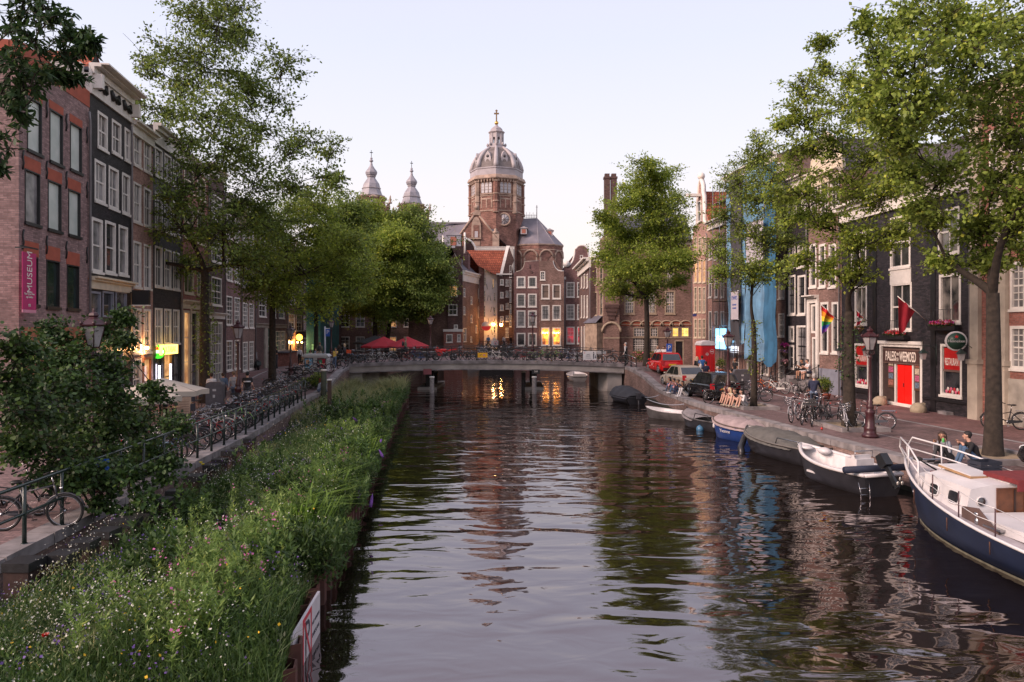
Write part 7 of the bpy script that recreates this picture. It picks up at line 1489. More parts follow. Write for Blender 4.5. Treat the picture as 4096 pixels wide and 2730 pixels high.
mb=MB(); mb.lathe([(.06,0),(.06,.1),(.035,.12),(.035,.18),(.07,.2),(.06,.24)],10,(5.45,1.02,dz-.02)); mb.cbox((5.0,1.0,dz+.02),(.5,.12,.04)); mb.build('bollard',steel,t)
mb=MB(); [mb.tube([(L*.9+.0,-.25+.02*i,tp(.9)+.02*i),(L*.9+.2,.1,tp(.9)+.25),(L*.88,.35,tp(.88)+.02)],.02,5) for i in range(2)]; mb.ball((L*.9,.25,tp(.9)+.3),(.12,.12,.05),8,5); mb.build('bow_ropes',M('dark_rope',(.03,.03,.028),.9,.3),t)
mb=MB(); mb.prism([(4.8,dz-.06),(5.9,dz-.06),(5.9,dz+.25),(5.4,dz+.32)],1.02,1.05); mb.build('side_plate',M('brown_plate',(.11,.07,.06),.6,.2),t,fix=True)
mb=MB(); mb.box(1.0,5.8,-.95,.95,dz-.07,dz+.12); mb.build('aft_deck_box',wc,t)
cruiser=t
ct=thing('black_crate','black plastic crate standing on the cabin roof of the cruiser','crate'); Mw=Matrix.Translation(cruiser.location)@Matrix.Rotation(cruiser.rotation_euler.z,4,'Z'); p=Mw@Vector((7.3,-.5,dz+.66)); ct.location=p; ct.rotation_euler=(0,0,cruiser.rotation_euler.z+.1)
mb=MB()
mb.box(-.2,.2,-.28,.28,0,.02); [mb.box(*a,z,z+h) for a in ((-.2,-.185,-.28,.28),(.185,.2,-.28,.28),(-.1849,.1849,-.28,-.265),(-.1849,.1849,.265,.28)) for z,h in ((.021,.1),(.14,.05),(.21,.08))]; mb.build('crate_shell',M('crate_navy',(.018,.022,.035),.5,.1),ct)
# small motor boat beyond the bridge
t,L,hf,tp=boat('aluminium_boat','small grey aluminium boat moored beyond the bridge arch',(6.0,72.0,0),(6.15,67.5,0),1.9,.55,M('aluminium',(.30,.29,.30),.35,.15),w_gel,floor=w_gel)
mb=MB(); mb.cbox((.1,0,.6),(.3,1.2,.25)); mb.build('stern_seat',w_gel,t)
# mooring lines
for a,b_,lab in ((Vector((8.5,47.3,.9)),G(2670,1548)+Vector((0,0,.05)),'pale blue mooring line sagging from the black covered boat to the quay'),(Vector((8.6,47.2,.8)),Vector((9.3,40.0,1.2)),'thin mooring line from the black covered boat towards the dinghy'),(Vector((10.3,19.2,1.9)),G(3985,1790)+Vector((0,0,.05)),'white mooring line from the cruiser bow to the quay')):
    m_=(a+b_)/2-Vector((0,0,.35)); mb=MB(); mb.tube([a*(1-s)**2+m_*2*s*(1-s)+b_*s*s for s in np.linspace(0,1,12)],.022,5); o=mb.build('mooring_line',M('rope_pale',(.40,.42,.48),.8,.1),None); tag(o,lab,'rope')
# ================================================================ cars
def car(label,center,rz,Lc,Wc,Hc,paint,style='hatch',name='parked_car',plate=True):
    t=thing(name,label,'car',tuple(center),rz)
    hw=Wc/2; cl=.19; belt=Hc*.60; R_=.31
    # body side outline (x forward) : (x, z_low, z_top)
    if style=='hatch': prof=[(-.5,.32,.55),(-.495,.25,.62),(-.47,.2,belt-.02),(-.40,.18,belt+.02),(-.2,.18,belt),(.1,.18,belt-.03),(.22,.18,belt-.05),(.36,.19,belt-.13),(.46,.22,belt-.24),(.495,.28,.48),(.5,.33,.42)]; gh=[(-.475,belt+.0),(-.40,Hc-.06),(-.32,Hc-.01),(-.1,Hc),(.05,Hc-.03),(.25,belt-.05)]
    else: prof=[(-.5,.32,.60),(-.495,.25,.74),(-.47,.2,belt+.03),(-.36,.18,belt+.05),(-.2,.18,belt),(.1,.18,belt-.03),(.22,.18,belt-.04),(.36,.19,belt-.12),(.46,.22,belt-.22),(.495,.28,.48),(.5,.33,.42)]; gh=[(-.40,belt+.03),(-.26,Hc-.07),(-.16,Hc-.01),(0,Hc),(.07,Hc-.03),(.25,belt-.04)]
    vs=[];fs=[]
    for x,zl,zt in prof:
        e=1-.10*max(0,abs(x)-.38)/.12-.05*(abs(x)>.49); w=hw*e
        zm=(zl+zt)/2
        ring=[(w*.90,zl),(w*.99,zl+(zm-zl)*.5),(w,zm),(w*.985,zm+(zt-zm)*.6),(w*.93,zt-.01),(w*.5,zt+.015)]
        ring=ring+[(-a,b_) for a,b_ in ring[::-1]]
        for yy,zz in ring: vs.append((x*Lc,yy,zz))
    m=12
    for i in range(len(prof)-1):
        for k in range(m): a=i*m+k;b_=i*m+(k+1)%m; fs.append((a,b_,b_+m,a+m))
    fs.append(tuple(range(m-1,-1,-1))); fs.append(tuple((len(prof)-1)*m+k for k in range(m)))
    mb=MB(); mb.add(vs,fs,True)
    # roof + pillars shell
    rt=hw*.74
    g2=[(x*Lc,z) for x,z in gh]; nn=len(g2); vs=[]
    for i,(x,z) in enumerate(g2):
        f=max(0,min(1,(z-belt)/(Hc-belt))); w=hw*.93*(1-f)+rt*f
        vs+= [(x,w,z),(x,w*.6,z+.02*f),(x,-w*.6,z+.02*f),(x,-w,z)]
    fs=[]
    for i in range(nn-1):
        for k in range(3): a=i*4+k; fs.append((a,a+1,a+5,a+4))
    mb.add(vs,fs,True)
    # side walls of greenhouse
    for s in (0,3):
        ring=[i*4+s for i in range(nn)]; fs=[tuple(ring)]; mb.add([vs[i] for i in ring],[tuple(range(nn))],False)
    body=mb.build('body',paint,t,fix=True)
    gl=MATS.get('car_glass') or GLASS('car_glass',(.012,.014,.016),.04,(.03,.032,.035))
    def onside(s,pts,name):
        v=[]
        for x,z in pts:
            f=max(0,min(1,(z-belt)/(Hc-belt))); w=hw*.93*(1-f)+rt*f+.006; v.append((x*Lc,s*w,z))
        mb=MB(); mb.add(v,[tuple(range(len(v)))]); return mb.build(name,gl,t)
    zt_=Hc-.085; zb=belt+.03
    for s in (1,-1):
        if style=='hatch': onside(s,[(.19,zb),(.045,zt_),(-.095,zt_+.02),(-.095,zb)],'side_window'); onside(s,[(-.11,zb),(-.11,zt_+.02),(-.30,zt_+.01),(-.30,zb+.01)],'side_window'); onside(s,[(-.315,zb+.02),(-.315,zt_),(-.37,zt_-.06),(-.41,zb+.12)],'side_window')
        else: onside(s,[(.19,zb),(.06,zt_),(-.07,zt_+.02),(-.07,zb)],'side_window'); onside(s,[(-.085,zb),(-.085,zt_+.02),(-.19,zt_+.01),(-.28,zb+.08),(-.28,zb+.01)],'side_window')
    # front / rear glass: lay on the end facets
    def endglass(i0,i1,nm,a0=.12,a1=.9):
        (x0,z0),(x1,z1)=g2[i0],g2[i1]; v=[]
        for f,sg in ((a0,1),(a1,1),(a1,-1),(a0,-1)):
            x=x0+(x1-x0)*f; z=z0+(z1-z0)*f; ff=max(0,min(1,(z-belt)/(Hc-belt))); w=(hw*.93*(1-ff)+rt*ff)*.9; n_=Vector((-(z1-z0),0,(x1-x0))).normalized(); n_=n_ if n_.z>0 else -n_; v.append(Vector((x,sg*w,z+.02*ff))+n_*.012)
        mb=MB(); mb.add(v,[(0,1,2,3)]); mb.build(nm,gl,t)
    endglass(0,1,'rear_window'); endglass(nn-1,nn-2,'windscreen')
    for x in (-.315,.315):
        for s in (1,-1):
            mb=MB(); c=(x*Lc,s*(hw-.09),R_); mb.lathe([(R_-.04,-.10),(R_,-.08),(R_,.08),(R_-.04,.10)],20,c,axis='y'); w_=mb.build('wheel',rubber,t)
            mb=MB(); yo=s*.1; mb.lathe([(R_*.66,min(yo,yo+s*.012)),(R_*.62,max(yo,yo+s*.012))],18,c,axis='y'); rm=mb.build('rim',MATS['alloy'] if 'alloy' in MATS else M('alloy',(.38,.38,.39),.35,.1,metal=.6),w_)
            mb=MB(); [mb.box(-.02,.02,s*.1+min(0,s*.02),s*.1+max(0,s*.02),.05,R_*.58,Matrix.Translation(c)@Matrix.Rotation(a,4,'Y')) for a in np.linspace(0,2*PI,6)[:-1]]; mb.build('rim_slots',blackpaint,rm)
            ar=MB(); ar.tube([(c[0]+(R_+.035)*math.cos(a),s*(hw*.985),R_+(R_+.035)*math.sin(a)) for a in np.linspace(0,PI,12)],.035,5); ar.build('wheel_arch',paint if style!='x' else blackpaint,t)
    for s in (1,-1):
        zl=belt-.12; mb=MB(); mb.prism([(-.500*Lc-.004,zl-.14),(-.46*Lc,zl-.12),(-.455*Lc,zl+.16),(-.478*Lc,zl+.17)],*( (hw*.70,hw*.945) if s==1 else (-hw*.945,-hw*.70))); mb.build('tail_light',M('tail_red',(.38,.01,.015),.25,.1),t,fix=True)
        mb=MB(); mb.ball((.465*Lc,s*hw*.72,.60),(.10,.16,.09),10,7); mb.build('headlight',M('lamp_glass',(.55,.55,.56),.15,.05),t)
        mb=MB(); mb.ball((.16*Lc,s*(hw+.09),belt+.06),(.06,.09,.07),8,6); mb.build('wing_mirror',paint,t)
        mb=MB(); [mb.cbox((x*Lc,s*(hw+.004),belt-.14),(.14,.03,.025)) for x in (-.08,-.26)]; mb.build('door_handle',paint,t)
        mb=MB(); [mb.box(x*Lc-.005,x*Lc+.005,s*hw*1.0-.006,s*hw+.006,.27,belt-.06) for x in (.19,-.10)]; mb.build('door_gap',blackpaint,t)
    mb=MB(); mb.box(-.503*Lc,-.49*Lc,-hw*.82,hw*.82,.30,.42); mb.build('bumper_strip',blackpaint,t)
    if plate:
        mb=MB(); mb.box(-.512*Lc,-.4995*Lc,-.26,.26,.60,.71); pl=mb.build('number_plate',M('plate_yellow',(.65,.42,.03),.5,.05),t)
    return t
ang=R(90)+R(8)
pr=M('car_red',(.48,.012,.012),.22,.04); pb_=M('car_beige',(.42,.36,.29),.28,.04,metal=.25); pk=M('car_black',(.010,.010,.012),.16,.05)
def cz_(x,y): return gz(x,y)
rc=car('small red hatchback with white circle decals parked nearest to the bridge',(11.0,53.6,gz(11.0,53.6)),ang,3.55,1.65,1.48,pr)
lettering('O',.4,white,rc,(.15,.835,.62),rot=(PI/2,0,PI),width=.22); [lettering('O',.12,white,rc,(x,.84,z),rot=(PI/2,0,PI),width=.07) for x,z in ((-.1,.7),(.4,.75),(.45,.5),(-.2,.45))]
car('beige saloon parked between the red hatchback and the black hatchback',(11.15,48.2,gz(11.15,48.2)),ang,4.5,1.78,1.46,pb_,style='sedan')
car('black hatchback parked behind the beige saloon, next to the four seated friends',(11.3,41.9,gz(11.3,41.9)),ang,3.9,1.78,1.50,pk)
car('black car cut off by the right edge of the picture beside the thick elm',(15.05,18.7,gz(15,18.7)),R(90)+.06,4.2,1.78,1.50,pk)
# ================================================================ people
skinm={'light':M('skin_light',(.52,.30,.22),.6,.06),'tan':M('skin_tan',(.36,.19,.12),.6,.06),'dark':M('skin_dark',(.10,.05,.035),.6,.06)}
def clothm(n,c): return M('cloth_'+n,c,.85,.12,9)
CL={'black':(.012,.012,.014),'navy':(.015,.02,.05),'white':(.62,.60,.60),'denim':(.06,.11,.19),'jeans':(.10,.14,.22),'grey':(.26,.27,.30),'pink':(.50,.25,.27),'ltblue':(.35,.43,.55),'blue':(.03,.12,.35),'olive':(.13,.13,.08),'beige':(.42,.36,.28),'red':(.4,.04,.03),'yellow':(.6,.4,.08),'floral':(.12,.12,.14),'charcoal':(.04,.04,.045),'cream':(.5,.44,.34)}
hairm={k:M('hair_'+k,v,.7,.25,20) for k,v in {'brown':(.035,.018,.011),'black':(.010,.008,.008),'blond':(.48,.36,.22),'red':(.13,.035,.015),'grey':(.35,.33,.32),'sandy':(.16,.10,.06)}.items()}
def V(*a): return Vector(a)
def pose_joints(kind):
    J=dict(hip=V(0,0,.93),chest=V(0,0,1.28),neck=V(0,.0,1.46),head=V(0,.02,1.62))
    for s,n in ((-1,'L'),(1,'R')):
        J['hj'+n]=V(s*.09,0,.91); J['kn'+n]=V(s*.10,.02,.50); J['an'+n]=V(s*.10,-.02,.09); J['to'+n]=V(s*.12,.14,.04)
        J['sh'+n]=V(s*.175,0,1.40); J['el'+n]=V(s*.23,-.03,1.12); J['wr'+n]=V(s*.24,.08,.88)
    if kind=='walk':
        J['knL']=V(-.10,.20,.52); J['anL']=V(-.10,.24,.12); J['toL']=V(-.11,.40,.08); J['knR']=V(.10,.0,.49); J['anR']=V(.10,-.30,.16); J['toR']=V(.11,-.16,.05); J['wrL']=V(-.24,-.10,.92); J['wrR']=V(.24,.22,.96)
    if kind=='phone': J['elR']=V(.22,.04,1.14); J['wrR']=V(.12,.24,1.30); J['elL']=V(-.22,.04,1.14); J['wrL']=V(-.08,.26,1.16); J['head']=V(0,.05,1.61)
    if kind=='face': J['elR']=V(.27,.08,1.2); J['wrR']=V(.10,.14,1.50)
    if kind in('sit','sitlean','sitknee'):
        h=.93-.16
        for k in ('hip','chest','neck','head','hjL','hjR','shL','shR','elL','elR','wrL','wrR'): J[k]=J[k]-V(0,0,h)
        ld=.10 if kind=='sit' else .22
        for k,f in (('chest',.5),('neck',.9),('head',1.1),('shL',.85),('shR',.85)): J[k]=J[k]+V(0,ld*f,-.02*f)
        for s,n in ((-1,'L'),(1,'R')):
            J['kn'+n]=V(s*.11,.36,.50); J['an'+n]=V(s*.11,.50,.09); J['to'+n]=V(s*.12,.68,.04)
            J['el'+n]=J['sh'+n]+V(s*.06,.12,-.24); J['wr'+n]=V(s*.05,.36,.56)
        if kind=='sitknee': J['wrR']=V(.13,.42,.60)
    if kind=='bench':
        h=.93-.52
        for k in ('hip','chest','neck','head','hjL','hjR','shL','shR'): J[k]=J[k]-V(0,0,h)
        for k,f in (('chest',.5),('neck',.9),('head',1.2),('shL',.85),('shR',.85)): J[k]=J[k]+V(0,.12*f,0)
        for s,n in ((-1,'L'),(1,'R')):
            J['kn'+n]=V(s*.12,.42,.50); J['an'+n]=V(s*.12,.44,.09); J['to'+n]=V(s*.13,.60,.04); J['el'+n]=J['sh'+n]+V(s*.05,.14,-.24); J['wr'+n]=J['sh'+n]+V(-s*.10,.30,-.12)
    if kind=='ride':
        for k in ('hip','chest','neck','head','hjL','hjR','shL','shR'): J[k]=J[k]+V(0,-.22,.05)
        for k,f in (('chest',.4),('neck',.8),('head',1),('shL',.8),('shR',.8)): J[k]=J[k]+V(0,.12*f,0)
        J['knL']=V(-.11,.12,.62);J['anL']=V(-.11,.0,.24);J['toL']=V(-.11,.14,.18);J['knR']=V(.11,.20,.80);J['anR']=V(.11,.05,.45);J['toR']=V(.11,.19,.40)
        for s,n in ((-1,'L'),(1,'R')): J['el'+n]=V(s*.24,.05,1.22); J['wr'+n]=V(s*.26,.30,1.10)
    if kind=='lean':
        for k,f in (('hip',.0),('chest',.5),('neck',.9),('head',1.2),('shL',.85),('shR',.85),('elL',.6),('elR',.6)): J[k]=J[k]+V(.10*f,-.25*f,-.04*f)
        J['wrL']=J['head']+V(-.14,.14,-.1); J['elL']=J['shL']+V(-.1,.2,-.16); J['wrR']=J['elR']+V(-.1,.24,.1)
    return J
def person(label,loc,rz,kind='stand',h=1.75,top='black',bot='jeans',skin='light',hair='brown',long=False,short=False,sleeve='long',shoes='black',dress=False,turn=0,cap=False,mod=None,vox=.016,bag=None,group=None):
    sc=h/1.75; t=thing('person',label,'person',tuple(loc),rz,group); t.scale=(sc,)*3
    J=pose_joints(kind)
    if mod: mod(J)
    C=[]
    def cap_(a,b_,ra,rb_,tg): C.append((Vector(a),Vector(b_),ra,rb_,tg))
    sk,tp_,bt,so=0,1,2,3
    fem=long
    shw=.92 if fem else 1
    for n in 'LR': J['sh'+n].x=J['sh'+n].x*shw+J['chest'].x*(1-shw)
    cap_(J['hip']+V(-.06,0,0),J['hip']+V(.06,0,0),.115,.115,bt); cap_(J['hip']+V(0,0,.06),(J['hip']+J['chest'])/2,.115,.105,tp_)
    cap_((J['hip']+J['chest'])/2+V(-.04,0,0),J['chest']+V(-.07,0,.0),.10,.105,tp_); cap_((J['hip']+J['chest'])/2+V(.04,0,0),J['chest']+V(.07,0,.0),.10,.105,tp_)
    cap_(J['shL']*.75+J['neck']*.25+V(0,0,-.03),J['shR']*.75+J['neck']*.25+V(0,0,-.03),.075,.075,tp_); cap_(J['chest'],J['neck']-V(0,0,.05),.11,.07,tp_)
    cap_(J['neck']-V(0,0,.03),J['head']-V(0,.01,.05),.052,.055,sk)
    hd=J['head']; fw=Vector((math.sin(turn),math.cos(turn),0)); sd=Vector((fw.y,-fw.x,0))
    cap_(hd+V(0,0,.035)-fw*.02,hd+V(0,0,.02)+fw*.005,.086,.084,sk); cap_(hd+V(0,0,-.02)+fw*.03,hd+V(0,0,-.075)+fw*.045,.066,.038,sk)
    cap_(hd+fw*.093+V(0,0,.0),hd+fw*.108+V(0,0,-.022),.011,.015,sk)
    for s in (-1,1): cap_(hd+sd*s*.083+V(0,0,.01),hd+sd*s*.087+V(0,0,-.02),.016,.012,sk)
    for n in 'LR':
        u=sk if sleeve=='none' else tp_; cap_(J['sh'+n],J['el'+n],.056,.043,u); 
        if sleeve=='short':
            m=(J['sh'+n]+J['el'+n])/2; C.pop(); cap_(J['sh'+n],m,.060,.055,tp_); cap_(m,J['el'+n],.043,.04,sk)
        cap_(J['el'+n],J['wr'+n],.041,.028,tp_ if sleeve=='long' else sk)
        lg=sk if (short or dress) else bt
        m=J['hj'+n]*.45+J['kn'+n]*.55
        if short and not dress: cap_(J['hj'+n],m,.092,.082,bt); cap_(m,J['kn'+n],.068,.058,sk)
        elif dress: cap_(J['hj'+n],m,.10,.095,bt); cap_(m,J['kn'+n],.066,.056,sk)
        else: cap_(J['hj'+n],J['kn'+n],.090,.062,bt)
        k=J['kn'+n]; a=J['an'+n]; cf=k*.7+a*.3; cap_(k,cf+V(0,-.015,0),.056,.056,lg); cap_(cf+V(0,-.015,0),a,.055,.038,lg)
        cap_(a+V(0,-.03,-.03),J['to'+n],.042,.036,so)
    mb=MB()
    for a,b_,ra,rb_,tg in C:
        d=(b_-a); L=d.length; k=[]
        if L<1e-5: mb.ball(a,ra,12,8); continue
        dn=d/L; pts=[];rr=[]
        for q in (0,.3,.6,.85,1): pts.append(a-dn*ra*math.cos(q*PI/2)); rr.append(max(.002,ra*math.sin(q*PI/2)))
        for q in (.33,.66): pts.append(a+d*q); rr.append(ra+(rb_-ra)*q)
        for q in (1,.85,.6,.3,0): pts.append(b_+dn*rb_*math.cos(q*PI/2)); rr.append(max(.002,rb_*math.sin(q*PI/2)))
        mb.tube(pts,rr,12)
    me0=bpy.data.meshes.new('tmp'); me0.from_pydata(mb.v,[],mb.f); o=bpy.data.objects.new('tmp',me0); COL.objects.link(o)
    md=o.modifiers.new('r','REMESH'); md.mode='VOXEL'; md.voxel_size=vox; s2=o.modifiers.new('s','SMOOTH'); s2.iterations=3; s2.factor=.5
    dg=bpy.context.evaluated_depsgraph_get(); me=bpy.data.meshes.new_from_object(o.evaluated_get(dg)); bpy.data.objects.remove(o); bpy.data.meshes.remove(me0)
    me.name='body'; me.materials.clear()
    mats=[skinm[skin],clothm(top,CL[top]),clothm(bot,CL[bot]),clothm(shoes,CL.get(shoes,CL['black']))]
    n=len(me.polygons); ce=np.empty(n*3,np.float32); me.polygons.foreach_get('center',ce); ce=ce.reshape(-1,3); best=np.full(n,1e9); idx=np.zeros(n,np.int32)
    for a,b_,ra,rb_,tg in C:
        A=np.array(a);Bv=np.array(b_)-A; t_=np.clip(((ce-A)@Bv)/(Bv@Bv+1e-9),0,1); dist=np.linalg.norm(ce-A-t_[:,None]*Bv,axis=1)-(ra+(rb_-ra)*t_); k=dist<best; best[k]=dist[k]; idx[k]=tg
    # fingers, eyes, mouth joined to the same mesh
    ex=MB(); 
    for n_,s in (('L',-1),('R',1)):
        w=J['wr'+n_]; d=(w-J['el'+n_]).normalized(); side=d.cross(V(0,0,1)); side=side.normalized() if side.length>.1 else V(1,0,0); up=side.cross(d)
        pc=w+d*.045; ex.tube([w-d*.02,w+d*.02,w+d*.07,w+d*.09],[.024,.034,.036,.028],8)
        for k in range(4):
            o_=side*(-.027+.018*k); Lf=(.058,.068,.064,.05)[k]; p0=w+d*.085+o_; ex.tube([p0,p0+d*Lf*.5-up*.006,p0+d*Lf*.85-up*.03,p0+d*Lf*.9-up*.045],[.0095,.009,.008,.006],6)
        p0=w+d*.03-side*.03*s; ex.tube([p0,p0+d*.03-side*.025*s-up*.01,p0+d*.055-side*.03*s-up*.02],[.012,.010,.007],6)
    nb_=len(ex.f); 
    bm=bmesh.new(); bm.from_mesh(me)
    def addto(m_,mi):
        vv=[bm.verts.new(p) for p in m_.v]
        for f in m_.f:
            try: ff=bm.faces.new([vv[i] for i in f]); ff.material_index=mi; ff.smooth=True
            except ValueError: pass
    bm.faces.ensure_lookup_table()
    for f,i in zip(bm.faces,idx): f.material_index=int(i); f.smooth=True
    addto(ex,0)
    ey=MB()
    for s in (-1,1): ey.ball(hd+fw*.082+sd*s*.032+V(0,0,.012),(.012,.010,.007),8,5); ey.tube([hd+fw*.086+sd*(s*.032-.014)+V(0,0,.031),hd+fw*.086+sd*(s*.032+.014)+V(0,0,.031)],.004,4)
    addto(ey,4); mo=MB(); mo.tube([hd+fw*.094-sd*.022+V(0,0,-.052),hd+fw*.101+V(0,0,-.054),hd+fw*.094+sd*.022+V(0,0,-.052)],.0055,5); addto(mo,5)
    bm.to_mesh(me); bm.free()
    for m_ in mats+[M('eye_dark',(.02,.013,.01),.3,0),M('lips',(.33,.10,.09),.5,0)]: me.materials.append(m_)
    body=bpy.data.objects.new('body',me); COL.objects.link(body); body.parent=t
    # hair
    hb=MB(); c=hd+V(0,0,.045)-fw*.022; Rm=Matrix.Rotation(-turn,3,'Z')
    hb.ball(c,(.094,.104,.092),14,9,Rm); hb.ball(hd+V(0,0,.01)-fw*.055,(.085,.055,.085),12,8,Rm)
    if long:
        for s in (-1,0,1): 
            p=hd-fw*(.075 if s==0 else .035)+sd*s*.075; hb.tube([p+V(0,0,.06),p+V(0,0,-.06)-fw*.01,p+V(0,0,-.17)-fw*.02,p+V(0,0,-.30)-fw*.0],[.045,.05,.045,.012],8)
    if cap: hb.tube([c+V(0,0,.02)+fw*.05,c+V(0,0,.015)+fw*.17],[.07,.05],8)
    hb.build('cap' if cap else 'hair',clothm(top,CL[top]) if cap else hairm[hair],t)
    if dress:
        sk_=MB(); sk_.tube([J['hip']+V(0,0,.12),J['hip'],(J['hjL']+J['hjR']+J['knL']+J['knR'])/4-V(0,0,.02),(J['knL']+J['knR'])/2*.85+(J['hjL']+J['hjR'])/2*.15],[.12,.15,.19,.20],14,cap=False); sk_.build('skirt',mats[2],t)
    if bag=='backpack': b_=MB(); c_=J['chest']+V(0,-.20,.0); b_.ball(c_,(.15,.10,.21),12,8); b_.build('backpack',clothm('charcoal',CL['charcoal']),t)
    if bag=='tote': b_=MB(); c_=J['hip']+V(-.16,-.14,.12); b_.ball(c_,(.10,.07,.17),10,7); b_.tube([c_+V(0,0,.14),J['shL']+V(0,-.03,.05),c_+V(.03,0.05,.14)],.012,5); b_.build('tote_bag',clothm('white',CL['white']),t)
    if bag=='cross': b_=MB(); c_=J['hip']+V(.02,.14,.10); b_.ball(c_,(.09,.05,.08),10,7); b_.tube([c_,J['chest']+V(-.05,.13,0),J['shL']+V(0,0,.05)],.01,5); b_.build('belt_bag',clothm('black',CL['black']),t)
    return t
def P3(px,py): return G(px,py)
pz=lambda px,y:V((px-CX)/F*y,y,gz((px-CX)/F*y,y))
# left street
person('man in black t-shirt with a chest stripe walking away on the left street',pz(990,36.5),.1,'walk',1.82,'black','charcoal','light','black',cap=True,sleeve='short')
tshirt=bpy.data.objects['person']; sb_=MB(); sb_.tube([(-.17,-.02,1.27),(-.10,-.125,1.27),(.10,-.125,1.27),(.17,-.02,1.27)],.035,5); sb_.build('shirt_stripe',clothm('white',CL['white']),tshirt)
person('person in a denim jacket with a white tote bag on the left street',pz(893,38),.0,'walk',1.68,'denim','black','light','brown',long=False,bag='tote')
person('man in a grey sweater and pale jeans between the denim jacket and the stripe shirt',pz(936,37.5),.05,'walk',1.78,'grey','jeans','light','sandy')
person('person in white at the left of the street strollers beside the elm',pz(846,37),.3,'stand',1.72,'white','jeans','light','brown')
person('person in black standing behind the second elm trunk on the left street',pz(1106,60),2.2,'phone',1.8,'black','charcoal','tan','black',sleeve='short')
person('woman in a white jacket and black trousers with belt bag by the lit doorway',pz(1199,68),PI,'stand',1.66,'white','black','light','sandy',bag='cross',shoes='white')
person('woman with long black hair and pale top near the metal steps',pz(1241,72),PI,'stand',1.66,'cream','black','tan','black',long=True,sleeve='short')
person('woman in a light blue top left of the man with the rucksack',pz(1264,70),2.6,'stand',1.62,'ltblue','jeans','light','brown',sleeve='none')
person('man with a dark rucksack walking away beside the parking sign',pz(1279,64),.1,'walk',1.86,'olive','beige','light','sandy',bag='backpack')
person('laughing woman in a yellow top leaning back at the left quay edge',pz(1338,55),2.7,'lean',1.70,'yellow','jeans','tan','black',sleeve='short',shoes='white')
person('woman in black walking behind the leaning woman at the bridge end',pz(1356,59),.2,'walk',1.68,'black','black','light','brown',long=True,dress=True)
person('blond woman near the left bridge end beside the orange bag',pz(1378,66),1.2,'stand',1.66,'charcoal','black','light','blond',long=True)
p=V(lq(46.5)-.1,46.5,gz(lq(46.5),46.5)+.03); person('red haired girl in pale blue sitting on the left quay edge behind the railing end',V(lq(45.5)-.15,45.5,gz(lq(46),46)),-1.2,'sit',1.62,'ltblue','jeans','light','red',long=True)
# bridge
yb=61.5; person('man in an olive shirt and shorts with a rucksack walking over the bridge',V((1622-CX)/F*yb,yb,deckz(-8)-.02),-PI/2,'walk',1.85,'olive','navy','light','sandy',short=True,bag='backpack',shoes='red')
person('waiter in a white shirt and black waistcoat at the right end of the bridge',pz(2503,60.5),1.1,'face',1.85,'white','black','light','grey')
w=[o for o in COL.objects if o.name.startswith('person')][-1]
vb=MB(); vb.tube([(0,0,1.0),(0,0,1.12),(0,.0,1.26),(0,0,1.36)],[.155,.150,.165,.13],14,cap=False); o=vb.build('waistcoat',clothm('black',CL['black']),[o for o in COL.objects if o.name.startswith('person') and o.get('label','').startswith('waiter')][0]); o.scale=(1.12,.80,1)
# behind the far water: people on the terrace
for i,(px,l,tp_) in enumerate(((1953,'distant man in a blue shirt on the terrace before the white alley house','blue'),(1978,'distant woman in a white top on the terrace before the white alley house','white'),(2016,'distant person in a pale blue shirt on the far terrace','ltblue'),(2043,'distant dark dressed person at the right end of the far terrace','black'))):
    y=91.3+.6; x=(px-CX)/F*94; person(l,V(x,94,ST+1.45),PI+.3*i,'stand',1.7,tp_,'black','light','brown',vox=.03)
# right bank
person('woman with a phone and maroon bag behind the red car',pz(2632,57.2),2.8,'face',1.66,'white','black','light','sandy',long=True)
person('woman in a white t-shirt looking down at her hands behind the red car',pz(2655,57),2.6,'phone',1.66,'white','black','light','black',sleeve='short')
person('blond long haired woman in black with a rucksack beside the red toilet',pz(2788,50.6),.3,'stand',1.68,'black','black','light','blond',long=True,dress=True,bag='backpack')
person('man in a blue t-shirt beside the red toilet with a pale shoulder bag',pz(2808,50.3),.2,'stand',1.8,'blue','navy','tan','brown',sleeve='short',bag='tote')
person('broad man in a dark shirt seen from behind in front of the red toilet',pz(2823,47.8),.1,'stand',1.76,'navy','charcoal','light','black',sleeve='short')
person('grey haired man in a light blue shirt behind the black hatchback',pz(2871,45.5),1.4,'stand',1.62,'ltblue','beige','light','grey')
person('bearded man in black with a bicycle at the hotel door',pz(2940,49.5),1.9,'stand',1.8,'black','olive','tan','red',sleeve='short')
person('person in a black top and patterned trousers left of the grey cabinet',pz(2925,42),.5,'stand',1.68,'black','floral','light','black')
# four friends beside the black car
fy=[(2695,1568,'pink','jeans','black',True,'girl in pink at the left of the four friends sitting by the beige car'),(2712,1575,'pink','denim','black',False,'boy in a pale pink shirt, second of the four friends by the beige car'),(2728,1580,'navy','navy','brown',False,'boy in navy, third of the four friends sitting by the cars'),(2745,1588,'black','white','black',True,'girl with a white skirt and dark jacket, rightmost of the four friends by the cars')]
for i,(px,py,tp_,bt,hr,lg,lab) in enumerate(fy):
    p=G(px,py); p.x=max(p.x,rq(p.y)+.35); person(lab,p,R(75)+.2*i,'sitknee',1.7,tp_,bt,'tan','black' if hr=='black' else 'brown',long=lg,shoes='white' if i%2 else 'black')
gy=[(2915,1622,'beige','cream','red','girl with long red hair at the left of the four sitting on the quay edge'),(2932,1628,'cream','beige','blond','girl in pale top, second of the four on the quay edge'),(2952,1632,'black','charcoal','brown','girl in black, third of the four on the quay edge'),(2978,1636,'white','grey','black','girl in a loose white blouse with a black shoulder bag, rightmost on the quay edge')]
